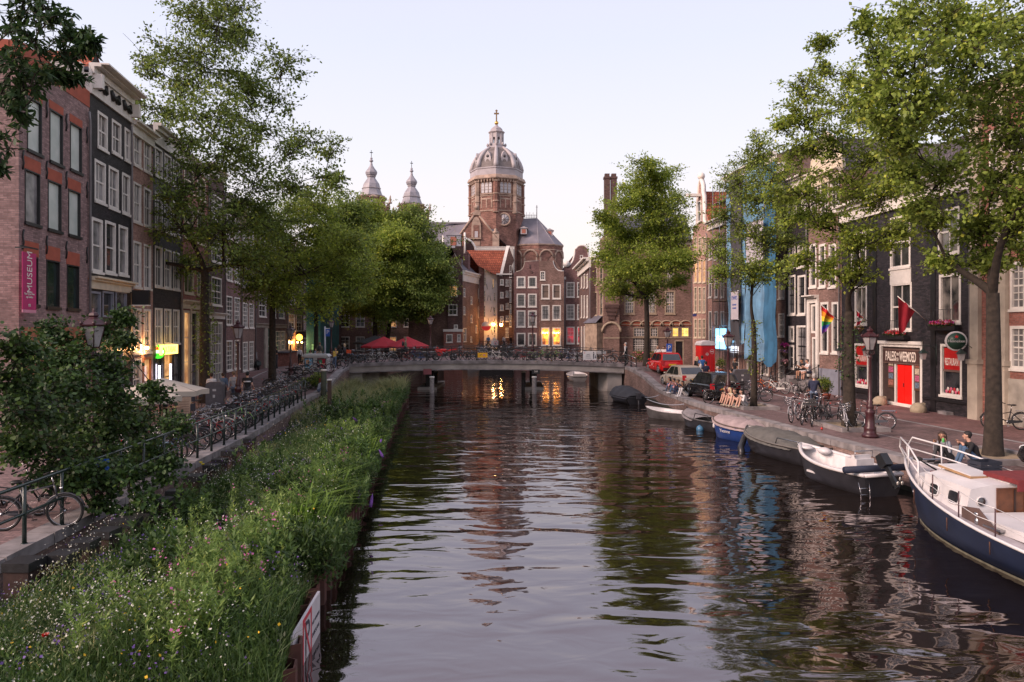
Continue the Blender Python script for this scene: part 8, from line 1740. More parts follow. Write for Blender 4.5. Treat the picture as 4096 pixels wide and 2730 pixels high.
for i,(px,py,tp_,bt,hr,lab) in enumerate(gy):
    p=G(px,py); p.x=max(p.x,rq(p.y)+.5)+.05; p.z+=.06; person(lab,p,R(100)+.05*i,'sitlean',1.68,tp_,bt,'light',hr,long=True,short=True,sleeve='long' if i==3 else 'short',shoes='black' if i==0 else 'beige')
# youths on the stoop
for i,(px,tp_,lab) in enumerate(((3216,'black','youth in a black t-shirt sitting at the left on the stoop steps'),(3238,'white','youth in a white t-shirt looking at a phone, sitting right on the stoop steps'))):
    h_=flag_house; u,Y=h_.hit(px,-.7); q=h_.a+h_.d*u-h_.n*.7; person(lab,V(q.x,q.y,ST+.75),math.atan2(-h_.n.y,-h_.n.x)-PI/2,'bench',1.72,tp_,'white' if i==0 else 'navy','tan' if i==0 else 'light','black' if i==0 else 'brown',sleeve='short',short=True)
# cyclist
p=G(3355,1690); bk_=bike('black',p.x+.2,p.y+3.0,p.z,R(60),'black bicycle ridden past the restaurant tree by a man in a dark suit',0)
person('balding man in a dark suit jacket and jeans riding a bicycle past the restaurant',V(p.x+.2,p.y+3.0,p.z),R(60)-PI/2,'ride',1.8,'navy','jeans','light','grey')
# couple by the cruiser
def mod_w(J): J['wrL']=V(-.16,.30,.66); J['elL']=J['shL']+V(-.08,.06,-.24)
pw_=G(3775,1850); pw_=V(12.35,21.35,ST+.05); wz=person('woman with long dark hair and grey jacket holding a green cup, sitting by the water',V(12.55,21.25,ST+.08),R(108),'sitknee',1.66,'grey','charcoal','tan','brown',long=True,turn=-.55,mod=mod_w,vox=.011)
person('man in a black hoodie with short dark hair sitting beside the woman, back half turned',V(13.0,20.65,ST+.08),R(78),'sitknee',1.78,'black','denim','light','black',turn=.25,vox=.011)
cup=thing('green_cup','green drinks can held by the seated woman','cup',(0,0,0)); mb=MB(); mb.lathe([(.030,-.055),(.033,-.05),(.033,.05),(.026,.062)],12); mb.build('can',M('can_green',(.10,.45,.12),.3,.05),cup)
cup.location=Matrix.Translation(wz.location)@Matrix.Rotation(wz.rotation_euler.z,4,'Z')@(V(-.16,.40,.70)*(1.66/1.75))
# ================================================================ street furniture and small things
lglass=GLASS('lamp_glass_pane',(.20,.19,.19),.1,(.38,.36,.36)); 
def make_lamp():
    t=thing('street_lamp','','street lamp')
    mb=MB(); mb.lathe([(.26,0),(.26,.10),(.20,.14),(.185,.30),(.20,.36),(.15,.42),(.135,.85),(.16,.92),(.16,.98),(.10,1.03),(.115,1.10),(.12,1.18),(.085,1.25),(.10,1.34),(.06,1.40),(.052,2.2),(.045,2.92),(.07,2.97),(.05,3.04),(.035,3.1)],12); mb.build('post',maroon,t)
    mb=MB()
    for a in (0,PI/2,PI,3*PI/2): c,s=math.cos(a+PI/4),math.sin(a+PI/4); mb.tube([(0.03*c,.03*s,3.05),(.14*c,.14*s,3.14),(.12*c,.12*s,3.22),(.10*c,.10*s,3.26)],.013,5)
    mb.build('bracket',maroon,t)
    mb=MB(); lo,hi=3.26,3.74
    def sq(r,z): return [(r*math.cos(a),r*math.sin(a),z) for a in np.linspace(0,2*PI,7)[:-1]]
    A,B_=sq(.125,lo),sq(.245,hi); mb.add(A+B_,[(i,(i+1)%6,(i+1)%6+6,i+6) for i in range(6)]+[tuple(range(5,-1,-1))],False); gl=mb.build('lantern_glass',lglass,t)
    mb=MB(); [mb.tube([a,b_],.012,4) for a,b_ in zip(A,B_)]; mb.tube(A,.014,4,closed=True); mb.tube(B_,.016,4,closed=True); mb.build('lantern_frame',maroon,t)
    mb=MB(); mb.lathe([(.30,hi),(.31,hi+.03),(.25,hi+.07),(.17,hi+.14),(.12,hi+.17),(.09,hi+.2),(.12,hi+.235),(.09,hi+.29),(.04,hi+.32),(.035,hi+.36),(.0,hi+.41)],6,smooth=False); 
    for a in np.linspace(0,2*PI,7)[:-1]: mb.lathe([(.03,hi+.03),(.035,hi+.07),(0,hi+.12)],6,(.28*math.cos(a),.28*math.sin(a),0))
    mb.build('lantern_roof',maroon,t)
    mb=MB(); mb.lathe([(.02,lo),(.02,lo+.1),(.05,lo+.14),(.04,lo+.28)],8); mb.build('bulb',M('bulb_glass',(.6,.5,.4),.3,.1),t)
    return t
L0=make_lamp(); first=[True]
def lamp(loc,label,sc_=1):
    o=L0 if first[0] else copy_tree(L0); first[0]=False; o.location=loc; o.scale=(1.08,1.08,sc_); o['label']=label; o['group']='cast iron lantern street lamps'
def lamp_at(px,ytop,Y,label):
    x=(px-CX)/F*Y; z=gz(x,Y) if not (abs(x)<8 and Y>BY0) else deckz(x); top=EYE-(ytop-YH)/F*Y; lamp((x,Y,z),label,(top-z)/4.15)
p=G(3480,1750); lamp(tuple(p),'tall maroon lantern lamp post in front of the restaurant on the right quay',(EYE-(1305-YH)/F*p.y-p.z)/4.15)
lamp_at(2913,1318,37.5,'maroon lantern lamp behind the black hatchback and grey cabinet')
lamp_at(2670,1308,53.0,'maroon lantern lamp carrying the blue P sign')
lamp_at(952,1277,36.0,'maroon lantern lamp among the bicycles beside the tallest elm')
lamp_at(1162,1299,50.5,'maroon lantern lamp right of the second elm on the left quay')
lamp_at(1325,1272,66,'lantern lamp behind the parking sign at the left end of the bridge')
lamp_at(375,1232,17.8,'lantern lamp rising out of the big shrub at the left')
lamp_at(2131,1246,58.6,'lantern lamp standing in the middle of the bridge')
lamp_at(1722,1262,66.5,'lantern lamp on the far side of the bridge towards the left')
# grey utility cabinets
cab=M('cabinet_grey',(.10,.095,.105),.6,.2,4)
def cabinet(px,py,w,h,label,rz=0,back=0):
    p=G(px,py); t=thing('utility_cabinet',label,'cabinet',(p.x,p.y+back,p.z),rz)
    mb=MB(); mb.box(-w/2,w/2,-.25,.25,0,h-.12); mb.prism([(-w/2,h-.119),(w/2,h-.119),(w/2-.05,h-.03),(w/2-.12,h),(-w/2+.12,h),(-w/2+.05,h-.03)],-.25,.25); mb.build('housing',cab,t,fix=True)
    mb=MB(); mb.box(-w/2-.03,w/2+.03,-.28,.28,-.05,.1); mb.build('plinth',concrete,t); mb=MB(); mb.cbox((.02,-.256,h*.72),(.16,.01,.10)); mb.cbox((0,-.256,h*.5),(.1,.01,.14)); mb.build('sticker',M('sticker_white',(.5,.5,.5),.6,.2,20),t)
cabinet(862,1640,.78,1.35,'grey rounded utility cabinet between bicycles beside the tallest elm trunk',.1); cabinet(2528,1462,.95,1.45,'grey speckled utility cabinet at the right end of the bridge',0); cabinet(2962,1560,1.05,1.3,'grey utility cabinet behind the bicycles next to the young elm',.15)
# white poster container
t=thing('poster_container','white street kiosk box with two colourful posters at the left bridge end','kiosk',((1268-CX)/F*54.5,54.5,gz(-14.4,54.5)-.1))
mb=MB(); mb.box(-.88,.88,-.45,.45,0,1.15); mb.build('box',M('kiosk_white',(.55,.54,.55),.5,.08),t); mb=MB(); mb.prism([(-.98,1.151),(.98,1.151),(.9,1.28),(.82,1.33),(-.82,1.33),(-.9,1.28)],-.55,.55); mb.build('lid',M('kiosk_lid',(.60,.62,.63),.5,.06),t,fix=True)
for x,cs in ((-.48,((.15,.4,.6),(.6,.35,.2))),(.45,((.45,.02,.05),(.05,.25,.12)))):
    mb=MB(); mb.box(x-.32,x+.32,-.47,-.452,.25,1.05); f=mb.build('poster_frame',blackpaint,t); mb=MB(); mb.box(x-.27,x+.27,-.476,-.4702,.3,1.0); mb.build('poster',M('poster_a%d'%(x>0),cs[0],.5,.5,4),f); mb=MB(); mb.box(x-.2,x+.05,-.481,-.4762,.62,.92); mb.build('poster_print',M('poster_b%d'%(x>0),cs[1],.5,.5,6),f)
# signs
def signpost(px,Y,label,parts,name='road_sign',r=.03,h=2.6,pole=steel,z=None,rz=0):
    x=(px-CX)/F*Y; z0=gz(x,Y) if z is None else z; t=thing(name,label,'sign',(x,Y,z0),rz); mb=MB(); mb.tube([(0,0,0),(0,0,h)],r,7); mb.build('pole',pole,t)
    for (nm,x0,x1,za,zb,m_) in parts: mb=MB(); mb.box(x0,x1,-r-.03,-r-.008,za,zb); o=mb.build(nm,m_,t)
    return t
sblue=M('sign_blue',(.015,.09,.42),.4,.05); syel=M('sign_yellow_board',(.80,.42,.01),.4,.05); swh=M('sign_white_board',(.62,.62,.63),.45,.05)
Y=52.8; z0=gz((2675-CX)/F*Y,Y); zt=EYE-(1376-YH)/F*Y-z0; zb=EYE-(1410-YH)/F*Y-z0
t=signpost(2676,Y,'blue parking sign over white and orange plates beside the red hatchback',[('blue_plate',-.2,.2,zb+.04,zt,sblue),('white_plate',-.2,.2,zb-.20,zb+.03,swh),('orange_plate',-.2,.2,zb-.42,zb-.21,M('sign_orange',(.75,.30,.02),.4,.05))],h=zt+.02)
lettering('P',.4,swh,t,(0,-.062,zt-.28),height=.30); lettering('betaald',.08,sblue,t,(0,-.062,zb+.10),width=.28); lettering('Parkeerautomaat',.06,blk,t,(0,-.062,zb-.06),width=.34); lettering('Zoethof',.06,blk,t,(0,-.062,zb-.15),width=.28); lettering('taxi',.06,blk,t,(0,-.062,zb-.31),width=.22)
Y=60; z0=gz((1300-CX)/F*Y,Y); t=signpost(1300,Y,'blue P parking totem on a pale grey post at the left bridge end',[('blue_plate',.08,.42,2.35,2.95,sblue),('white_strip',.08,.42,2.955,3.02,swh)],h=3.15,pole=M('post_pale',(.45,.47,.52),.5,.05),r=.07); lettering('P',.35,swh,t,(.25,-.105,2.68),height=.30)
# yellow mooring sign on the bridge rail, white notice, no drinking sign
Y=BY0+.03; 
def board(px0,px1,py0,py1,Y,label,m_,name='notice_board',cat='sign'):
    x0,x1=(px0-CX)/F*Y,(px1-CX)/F*Y; z0,z1=EYE-(py1-YH)/F*Y,EYE-(py0-YH)/F*Y; t=thing(name,label,cat,((x0+x1)/2,Y,z0)); w=(x1-x0)/2; mb=MB(); mb.box(-w,w,-.02,.02,0,z1-z0); mb.build('board',m_,t); return t,w,z1-z0
t,w,h=board(1911,1950,1412,1431,Y,'yellow sign with arrow and red white red bars hung on the bridge railing',syel,'waterway_sign')
mb=MB(); mb.box(.04,w*.55,-.026,-.0205,h*.35,h*.45); mb.box(.04,w*.55,-.026,-.0205,h*.58,h*.68); mb.build('red_bars',redp,t); mb=MB(); mb.box(.04,w*.55,-.026,-.0205,h*.4501,h*.5799); mb.build('white_bar',swh,t); mb=MB(); mb.box(-.2,-.17,-.026,-.0205,h*.35,h*.62); mb.box(-.1699,-.08,-.026,-.0205,h*.58,h*.62); mb.add([(-.09,-.024,h*.52),(-.03,-.024,h*.6),(-.09,-.024,h*.68)],[(0,1,2)]); mb.build('arrow',blk,t)
t,w,h=board(2332,2386,1405,1441,Y,'white Dutch notice with a standing figure pictogram on the bridge railing',swh)
lettering('Wild-',.2,blk,t,(-.12,-.025,h*.62),width=.26); lettering('plassen',.2,blk,t,(-.12,-.025,h*.45),width=.33); lettering('€ 150 boete',.1,blk,t,(-.1,-.025,h*.22),width=.38)
mb=MB(); mb.ball((w*.55,-.03,h*.82),(.045,.01,.045),10,6); mb.prism([(w*.5,h*.12),(w*.6,h*.12),(w*.66,h*.7),(w*.48,h*.72)],-.03,-.0205); mb.prism([(w*.72,h*.2),(w*.9,h*.2),(w*.86,h*.6)],-.03,-.0205); mb.build('pictogram',blk,t,fix=True); mb=MB(); [mb.box(-w*.8,-w*.72,-.026,-.0205,h*(.72+.08*k),h*(.76+.08*k)) for k in range(3)]; mb.build('red_crosses',redp,t)
board(2388,2424,1404,1416,Y+.3,'white blank board edge showing behind the parked bicycles right of the notice',swh)
t,w,h=board(1965,1993,1363,1382,90.5,'white no alcohol sign with a crossed bottle on the far terrace railing',swh); mb=MB(); c=(w*.3,h*.5); mb.tube([(c[0]+.21*math.cos(a),-.03,c[1]+.21*math.sin(a)) for a in np.linspace(0,2*PI,19)[:-1]],.025,5,closed=True); mb.tube([(c[0]-.15,-.03,c[1]-.15),(c[0]+.15,-.03,c[1]+.15)],.02,4); mb.build('red_ring',redp,t); mb=MB(); mb.lathe([(.04,-.14),(.04,.02),(.015,.06),(.015,.13)],8,(c[0],-.03,c[1])); mb.build('bottle_symbol',blk,t)
# far terrace (deck) with railing
t=thing('far_terrace','dark raised terrace with railing at the mouth of the alley','terrace',(0,0,0)); x0,x1=(1918-CX)/F*91,(2054-CX)/F*91
mb=MB(); mb.box(x0,x1,91.0,91.98,WZ-1,ST+1.45); mb.box(x0,x1,91.99+.6,97,ST-.2,ST+1.45); mb.build('deck',M('terrace_dark',(.04,.038,.036),.8,.3),t); mb=MB(); [mb.tube([(x,91.05,ST+1.45),(x,91.05,ST+2.4)],.03,4) for x in np.linspace(x0,x1,12)]; mb.tube([(x0,91.05,ST+2.4),(x1,91.05,ST+2.4)],.035,4); mb.tube([(x0,91.05,ST+1.9),(x1,91.05,ST+1.9)],.025,4); mb.build('railing',ironm,t)
for i in range(4):
    x=x0+.6+i*1.0; bike(('black','dark grey','black','silver')[i],x,91.35,ST+1.45,(.1,PI,.2,3.0)[i],'distant bicycle on the far terrace railing, %s from the left'%ORD[i],.05,'bicycles on the far terrace')
# red portable toilet
p=G(2821,1492); t=thing('portable_toilet','red portable toilet cabin with a ribbed white roof','portable toilet',(p.x,54.5,gz(p.x,54.5)),.15); t.scale=(.9,.9,.93)
t.location.x=(2821-CX)/F*54.5
mb=MB(); mb.box(-.58,.58,-.58,.58,.0,2.15); bx_=mb.build('cabin',redp,t); 
mb=MB(); pr_=[(-.64,2.151),(.64,2.151),(.64,2.28),(.5,2.42),(0,2.5),(-.5,2.42),(-.64,2.28)]; mb.prism(pr_,-.64,.64); mb.build('roof',w_gel,t,fix=True); mb=MB(); [mb.tube([(x,y,z+.01) for x,z in pr_[2:]],.035,5) for y in np.linspace(-.5,.5,5)]; mb.build('roof_ribs',w_gel,t)
mb=MB(); mb.box(-.45,.45,-.6,-.5802,.08,2.0); dr_=mb.build('door',M('toilet_red_door',(.45,.015,.02),.4,.08),t); mb=MB(); [mb.box(-.4+.2*k,-.36+.2*k,-.612,-.6002,.15,1.3) for k in range(5)]; mb.build('door_ribs',redp,dr_)
for x,z,r in ((.32,1.65,.17),(-.1,1.45,.11)): mb=MB(); mb.tube([(x+r*math.cos(a),-.61,z+r*math.sin(a)) for a in np.linspace(0,2*PI,17)[:-1]],.012,4,closed=True); mb.box(x-r*.7,x+r*.7,-.615,-.606,z-.02,z+.03); mb.build('round_logo',w_gel,t)
# blue scaffold netting in front of the scaffolded house
net=M('net_blue',(.17,.36,.55),.8,.30,1.2,bump=.5); m=net; t_=m.node_tree; b=t_.nodes['Principled BSDF']; b.inputs['Alpha'].default_value=1
tb=N(t_,'ShaderNodeBsdfTransparent'); mx=N(t_,'ShaderNodeMixShader'); mx.inputs[0].default_value=.68; out_=t_.nodes['Material Output']; t_.links.new(tb.outputs[0],mx.inputs[1]); t_.links.new(b.outputs[0],mx.inputs[2]); t_.links.new(mx.outputs[0],out_.inputs[0])
def netting(name,label,px0,px1,z0,z1,off,mat,seed,cat='netting'):
    h_=hs; a=h_.lx(px0,-off); b2=h_.lx(px1,-off); t=thing(name,label,cat,tuple(h_.root.location),h_.root.rotation_euler.z)
    nx,nz=26,30; vs=[];rr_=random.Random(seed); ph=[rr_.uniform(0,6) for _ in range(4)]
    for j in range(nz+1):
        for i in range(nx+1):
            x=a+(b2-a)*i/nx; z=z0+(z1-z0)*j/nz; y=-off+.07*math.sin(x*3.1+ph[0]+z*.3)+.04*math.sin(x*9+ph[1])+.05*math.sin(z*1.9+ph[2])
            if j==0: z+=.25*math.sin(x*2.3+ph[3])
            vs.append((x,y,z))
    fs=[]
    for j in range(nz):
        for i in range(nx): k=j*(nx+1)+i; fs.append((k,k+1,k+nx+2,k+nx+1))
    mb=MB(); mb.add(vs,fs,True); mb.build('sheet',mat,t); return t
t=netting('scaffold_netting','bright blue netting sheet on the left of the scaffold',2909,2980,3.0,15.2,1.45,net,1)
t=netting('scaffold_netting','wide bright blue netting sheet right of the dark banner on the scaffold',2985,3058,1.9,15.4,1.4,net,2)
net2=M('net_blue_dark',(.03,.12,.22),.8,.3,1.2); t=netting('scaffold_netting','darker blue netting sheet at the right end of the scaffold',3060,3104,1.6,15.0,1.35,net2,3)
t=netting('dark_banner','long dark grey cloth banner hanging over the blue netting',2922,2957,2.9,15.5,1.75,M('cloth_charcoal_banner',(.055,.055,.065),.85,.15),4,'banner')
for px0,px1,z0,z1,off,lab,tx in ((2924,2953,4.6,6.7,1.95,'white vertical EWRS banner lower on the dark cloth',(('EWRS',.75,1.6),('BOUWEN',.5,1.1),('& ADVIES',.5,.85))),(2985,3052,8.2,11.4,1.75,'pale banner in the middle of the blue netting behind the young elm',())):
    a,b2=hs.lx(px0,-off),hs.lx(px1,-off); t=thing('scaffold_banner',lab,'banner',tuple(hs.root.location),hs.root.rotation_euler.z); mb=MB(); mb.box(a,b2,-off-.01,-off+.01,z0,z1); bo=mb.build('cloth',M('banner_white',(.48,.45,.50),.8,.08,2),t); mb=MB(); mb.tube([(a-.15,-off-.02,z1),(b2+.15,-off-.02,z1)],.03,5); mb.tube([(a-.15,-off-.02,z0),(b2+.15,-off-.02,z0)],.03,5); mb.build('bar',steel,t)
    for s_,wd,zz in tx: lettering(s_,.3,sblue,bo,((a+b2)/2,-off-.02,z0+zz),width=(b2-a)*wd)
t=thing('scaffold','steel tube scaffold standing in front of the netted house','scaffold',tuple(hs.root.location),hs.root.rotation_euler.z)
for i,u in enumerate(np.linspace(.1,hs.L-.1,7)):
    for off in (.35,1.2):
        mb=MB(); mb.tube([(u,-off,0),(u,-off,15.8)],.03,5); mb.build('standard',steel,t)
for z in (2.2,4.2,6.2,8.2,10.2,12.2,14.2):
    mb=MB(); mb.tube([(0,-1.2,z),(hs.L,-1.2,z)],.025,5); mb.tube([(0,-1.2,z+1),(hs.L,-1.2,z+1)],.025,5); mb.build('ledger',steel,t); mb=MB(); mb.box(.05,hs.L-.05,-1.15,-.4,z-.05,z-.01); mb.build('deck_board',M('scaffold_board',(.22,.17,.12),.9,.2),t)
# hotel signs
h_=[o for o in COL.objects if o.get('category')=='hotel'][0]; Yh=58.5
hx=House('hotel_screen','lit blue and white rectangular screen sign beside the hotel front',2862,2900,rightline(-1.0),zb=0,cat='lit sign')
zc=EYE-(1352-YH)/F*hx.hit(2880)[1]; bb=hx.bx('screen',0,hx.L,0,.15,zc-.9,zc+.75,EM('screen_blue',(.25,.6,1.0),1.6)); lettering('Globe',.4,EM('screen_white',(1,1,1),2.2),bb,(hx.L*.5,-.02,zc-.1),width=hx.L*.7)
hx=House('hotel_sign','white lit sign board with dark letters over the hotel door',2916,2950,rightline(-.1),zb=0,cat='sign'); zc=EYE-(1398-YH)/F*hx.hit(2932)[1]; bb=hx.bx('board',0,hx.L,0,.08,zc-.25,zc+.25,EM('hotel_white',(.8,.8,.85),.9)); lettering('The Globe Hotel',.3,blk,bb,(hx.L/2,-.01,zc),width=hx.L*.9)
# flags
def flag(house,px_base,py_base,px_tip,py_tip,label,cols,out_=1.5,wid=.9,drop=1.5,vertical=True):
    u,Y=house.hit(px_base); z0=EYE-(py_base-YH)/F*Y; base=house.a+house.d*u; base.z=z0; tip=base-house.n*out_; tip.z=EYE-(py_tip-YH)/F*tip.y
    tip.x=(px_tip-CX)/F*tip.y
    t=thing('flag',label,'flag',tuple(base)); mb=MB(); mb.tube([(0,0,0),tip-base],.022,6); mb.build('flagpole',white,t)
    d=(tip-base); p0=base+d*.98; p1=base+d*.45; n=len(cols)
    for i,c in enumerate(cols):
        vs=[]
        for j in range(13):
            s=j/12
            for q in (i/n,(i+1)/n):
                if vertical: a=p0+(p1-p0)*(s); dz=drop*(1-.45*s)*q; w=Vector((.06*math.sin(s*7+q*3),.07*math.sin(s*9+q*4),0)); vs.append(a-Vector((0,0,dz))+(p0-a)*.55*q+w-base)
        mb=MB(); mb.add(vs,[(2*j,2*j+2,2*j+3,2*j+1) for j in range(12)],True); mb.build('stripe',M('flagcol_%d%d%d'%tuple(int(v*99) for v in c),c,.8,.08,3),t)
    return t
flag(flag_house,3378,1305,3282,1218,'rainbow flag hanging from a slanting white pole on the brown brick house',[(.65,.02,.02),(.85,.30,.02),(.85,.65,.03),(.03,.30,.08),(.03,.08,.40),(.25,.06,.40)],1.9,drop=1.9)
flag(rest,3470,1288,3425,1240,'red and white diamond flag beside the forked elm trunk',[(.5,.02,.05),(.65,.6,.6),(.5,.02,.05)],1.0,drop=1.0)
flag(rest,3715,1290,3590,1186,'plain dark red flag on a white pole over the restaurant windows',[(.35,.015,.03)],1.6,drop=2.0)
# flower boxes and hanging baskets
pet=[M('fl_pink',(.6,.12,.2),.6,.2),M('fl_red',(.5,.02,.03),.6,.2),M('fl_magenta',(.5,.03,.3),.6,.2),M('fl_palepink',(.65,.35,.4),.6,.2),M('fl_yellow',(.7,.45,.02),.6,.2),M('fl_violet',(.2,.10,.45),.6,.2)]
def flowers(parent,c,r,cols,n=160,leaf=True):
    rr_=np.random.default_rng(int(abs(c[0]*97+c[2]*31))%9999)
    p=rr_.normal(0,1,(n,3)); p/=np.linalg.norm(p,axis=1)[:,None]; p*=rr_.uniform(.4,1,(n,1)); p=p*np.array(r)+np.array(c)
    leaf_mesh('foliage',p-np.array([0,0,.05]),np.tile([0,0,.2],(n,1)),.09,lf_shrub,parent,rr_,aspect=.6)
    k=len(cols)
    for i,m_ in enumerate(cols): q=p[i::k][:n//k]; q=q[q[:,2]>c[2]-r[2]*.4]; leaf_mesh('blossoms',q+np.array([0,0,.03]),np.tile([0,-.3,.3],(len(q),1)),.085,m_,parent,rr_,droop=0,aspect=1)
def winbox(cx,cy,w_,label,cols):
    x=rest.lx(k1(cx)); z=rest.lz(k1(cx),w1(cy)); t=thing('flower_box',label,'flower box',tuple(Matrix.Translation(rest.root.location)@Matrix.Rotation(rest.root.rotation_euler.z,4,'Z')@Vector((x,-.25,z))),rest.root.rotation_euler.z)
    mb=MB(); mb.box(-w_/2,w_/2,-.14,.14,-.2,.0); mb.build('box',blackpaint,t); flowers(t,(0,-.02,.10),(w_/2,.2,.16),cols,int(220*w_)); 
    mb=MB(); [mb.tube([(x_,-.16,0),(x_,-.16,.75)],.01,4) for x_ in np.linspace(-w_/2,w_/2,9)]; mb.tube([(-w_/2,-.16,.75),(w_/2,-.16,.75)],.015,4); mb.build('balcony_rail',ironm,t)
winbox(868,880,1.9,'window box of pink, white and magenta flowers under the right first floor window',[pet[3],pet[0],pet[1],pet[2]]); winbox(525,945,1.9,'window box of red and pink flowers above the red double doors',[pet[1],pet[1],pet[3]])
for (px,py,h_,cols,lab,name) in ((3435,1318,rest,[pet[4],pet[3]],'hanging basket of yellow and white flowers left of the tall lamp','hanging_basket'),(3138,1383,oval_house,[pet[2]],'hanging basket of magenta flowers left of the oval fanlight door, topmost','hanging_basket'),(3136,1410,oval_house,[pet[5],pet[3]],'hanging basket of violet and white flowers, middle one of the column','hanging_basket'),(3140,1448,oval_house,[pet[3]],'hanging basket of pale flowers, lowest one of the column','hanging_basket')):
    u,Y=h_.hit(px,-.5); t=thing(name,lab,'flower basket',tuple(P(px,py,Y))); mb=MB(); mb.lathe([(.03,-.28),(.14,-.2),(.18,-.08)],10); mb.build('pot',M('basket_brown',(.1,.06,.04),.9,.2),t); flowers(t,(0,0,0),(.26,.26,.2),cols,170); mb=MB(); mb.tube([(0,0,-.05),(0,0,.4),(.35,.05,.45)],.012,4); mb.build('hook',ironm,t)
# wall lanterns on the restaurant
for i,(cx,cy) in enumerate(((108,1060),(290,1060),(690,1080),(955,1085))):
    u,Y=rest.hit(k1(cx),-.65); t=thing('wall_lantern','dark wall lantern on a scrolled bracket of the restaurant, %s from the left'%ORD[i],'lamp',tuple(P(k1(cx),w1(cy),Y)),group='wall lanterns of the restaurant')
    mb=MB(); mb.lathe([(.11,-.22),(.17,.08)],4,rot=PI/4,smooth=False); mb.build('glass',lglass,t); mb=MB(); mb.lathe([(.24,.08),(.14,.16),(.05,.26),(0,.32)],4,rot=PI/4,smooth=False); mb.tube([(0,0,.3),(.05,0,.45),(.35,0,.42),(.62,0,.2)],.015,5); mb.tube([(.62,0,.5),(.62,0,-.5)],.018,5); mb.build('hood_and_bracket',M('lantern_green',(.02,.035,.03),.5,.2),t)
u,Y=rest.hit(k1(920),-.5); t=thing('round_beer_sign','round dark sign with a white rim, red star and band over the right restaurant window','sign',tuple(P(k1(920),w1(985),Y)),-.35)
mb=MB(); mb.lathe([(.40,-.07),(.44,-.05),(.44,.05),(.40,.07)],22,axis='y'); mb.build('rim',w_gel,t); mb=MB(); mb.lathe([(.37,-.078),(.37,-.0705)],22,axis='y'); mb.build('face',M('sign_dark_green',(.02,.06,.04),.4,.1),t); lettering('Heineken',.15,w_gel,t,(0,-.09,0),width=.66); mb=MB(); pts=[((.09 if i%2==0 else .036)*math.sin(i*PI/5),.2+(.09 if i%2==0 else .036)*math.cos(i*PI/5)) for i in range(10)]; mb.prism(pts,-.09,-.079); mb.build('star',redp,t)
# stone half balls at the porch
for px,py,lab in ((3519,1620,'stone half ball left of the red double doors'),(3673,1650,'stone half ball right of the red double doors')):
    p=G(px,py); t=thing('stone_ball',lab,'guard stone',tuple(p)); mb=MB(); mb.ball((0,0,.12),(.36,.36,.34),16,10); mb.build('ball',M('ball_stone',(.33,.27,.19),.8,.2,5),t); mb=MB(); mb.box(.15,.42,.15,.35,-.05,.42); mb.build('block',MATS['ball_stone'],t)
# tree planters (low stone kerbs)
def planter(px,py,lx_,ly_,label,off=(0,0)):
    p=G(px,py); p.x+=off[0]; p.y+=off[1]; t=thing('tree_kerb',label,'planter',(p.x,p.y,p.z),rz=R(3)); a,b_=lx_/2,ly_/2
    mb=MB(); mb.box(-a,a,-b_,-b_+.2,-.05,.16); mb.box(-a,a,b_-.2,b_,-.05,.16); mb.box(-a,-a+.2,-b_+.201,b_-.201,-.05,.16); mb.box(a-.2,a,-b_+.201,b_-.201,-.05,.16); mb.build('kerb_stones',bluestone,t); mb=MB(); mb.box(-a+.201,a-.201,-b_+.201,b_-.201,-.05,.08); mb.build('sand',M('sand',(.26,.20,.13),.95,.25,6,bump=.3),t)
planter(3397,1712,1.9,2.6,'stone kerb around the base of the forked restaurant elm'); planter(3013,1632,1.8,2.2,'stone kerb around the base of the slender young elm'); planter(3971,1832,2.0,2.6,'sand filled kerb around the thick nearest elm')
planter(2585,1476,1.8,2.0,'kerb around the elm at the right bridge end')
t=thing('beer_bottle','small brown beer bottle standing on the stone kerb','bottle',tuple(G(3287,1735)+Vector((0,0,.12)))); mb=MB(); mb.lathe([(.033,0),(.035,.01),(.035,.13),(.014,.17),(.013,.22)],10); mb.build('glass',M('bottle_brown',(.12,.03,.015),.2,.1),t); mb=MB(); mb.lathe([(.036,.04),(.036,.1)],10); mb.build('label',redp,t)
# stone steps
def steps(h_,px0,px1,n,z,label,run=.3,side=None,deep=0):
    a,b2=h_.lx(px0,-.5),h_.lx(px1,-.5); t=thing('stone_steps',label,'steps',tuple(h_.root.location),h_.root.rotation_euler.z)
    for i in range(n): mb=MB(); mb.box(a,b2,-deep-run*(n-i)-.2,-deep-run*(n-i-1)-.2 if i<n-1 else -.004,-.05,z*(i+1)/n); mb.build('step',bluestone,t)
    for x in (a+.04,b2-.04):
        mb=MB(); mb.tube([(x,-.3,z),(x,-.3,z+.9)],.035,6); mb.tube([(x,-deep-run*n-.1,.1),(x,-deep-run*n-.1,1.05)],.035,6); mb.tube([(x,-.3,z+.88),(x,-deep-run*n-.1,1.0)],.02,5); mb.lathe([(.06,z+.9),(.06,z+.96),(.0,z+1.0)],8,(x,-.3,0)); mb.build('handrail',ironm,t)
    return t
steps(flag_house,3206,3262,5,.75,'stone stoop steps with handrail where the two youths sit'); steps(oval_house,3145,3175,5,.85,'grey stone steps with iron railing left of the youths'); steps(hs,3040,3075,3,.5,'short stone steps under the blue netting')
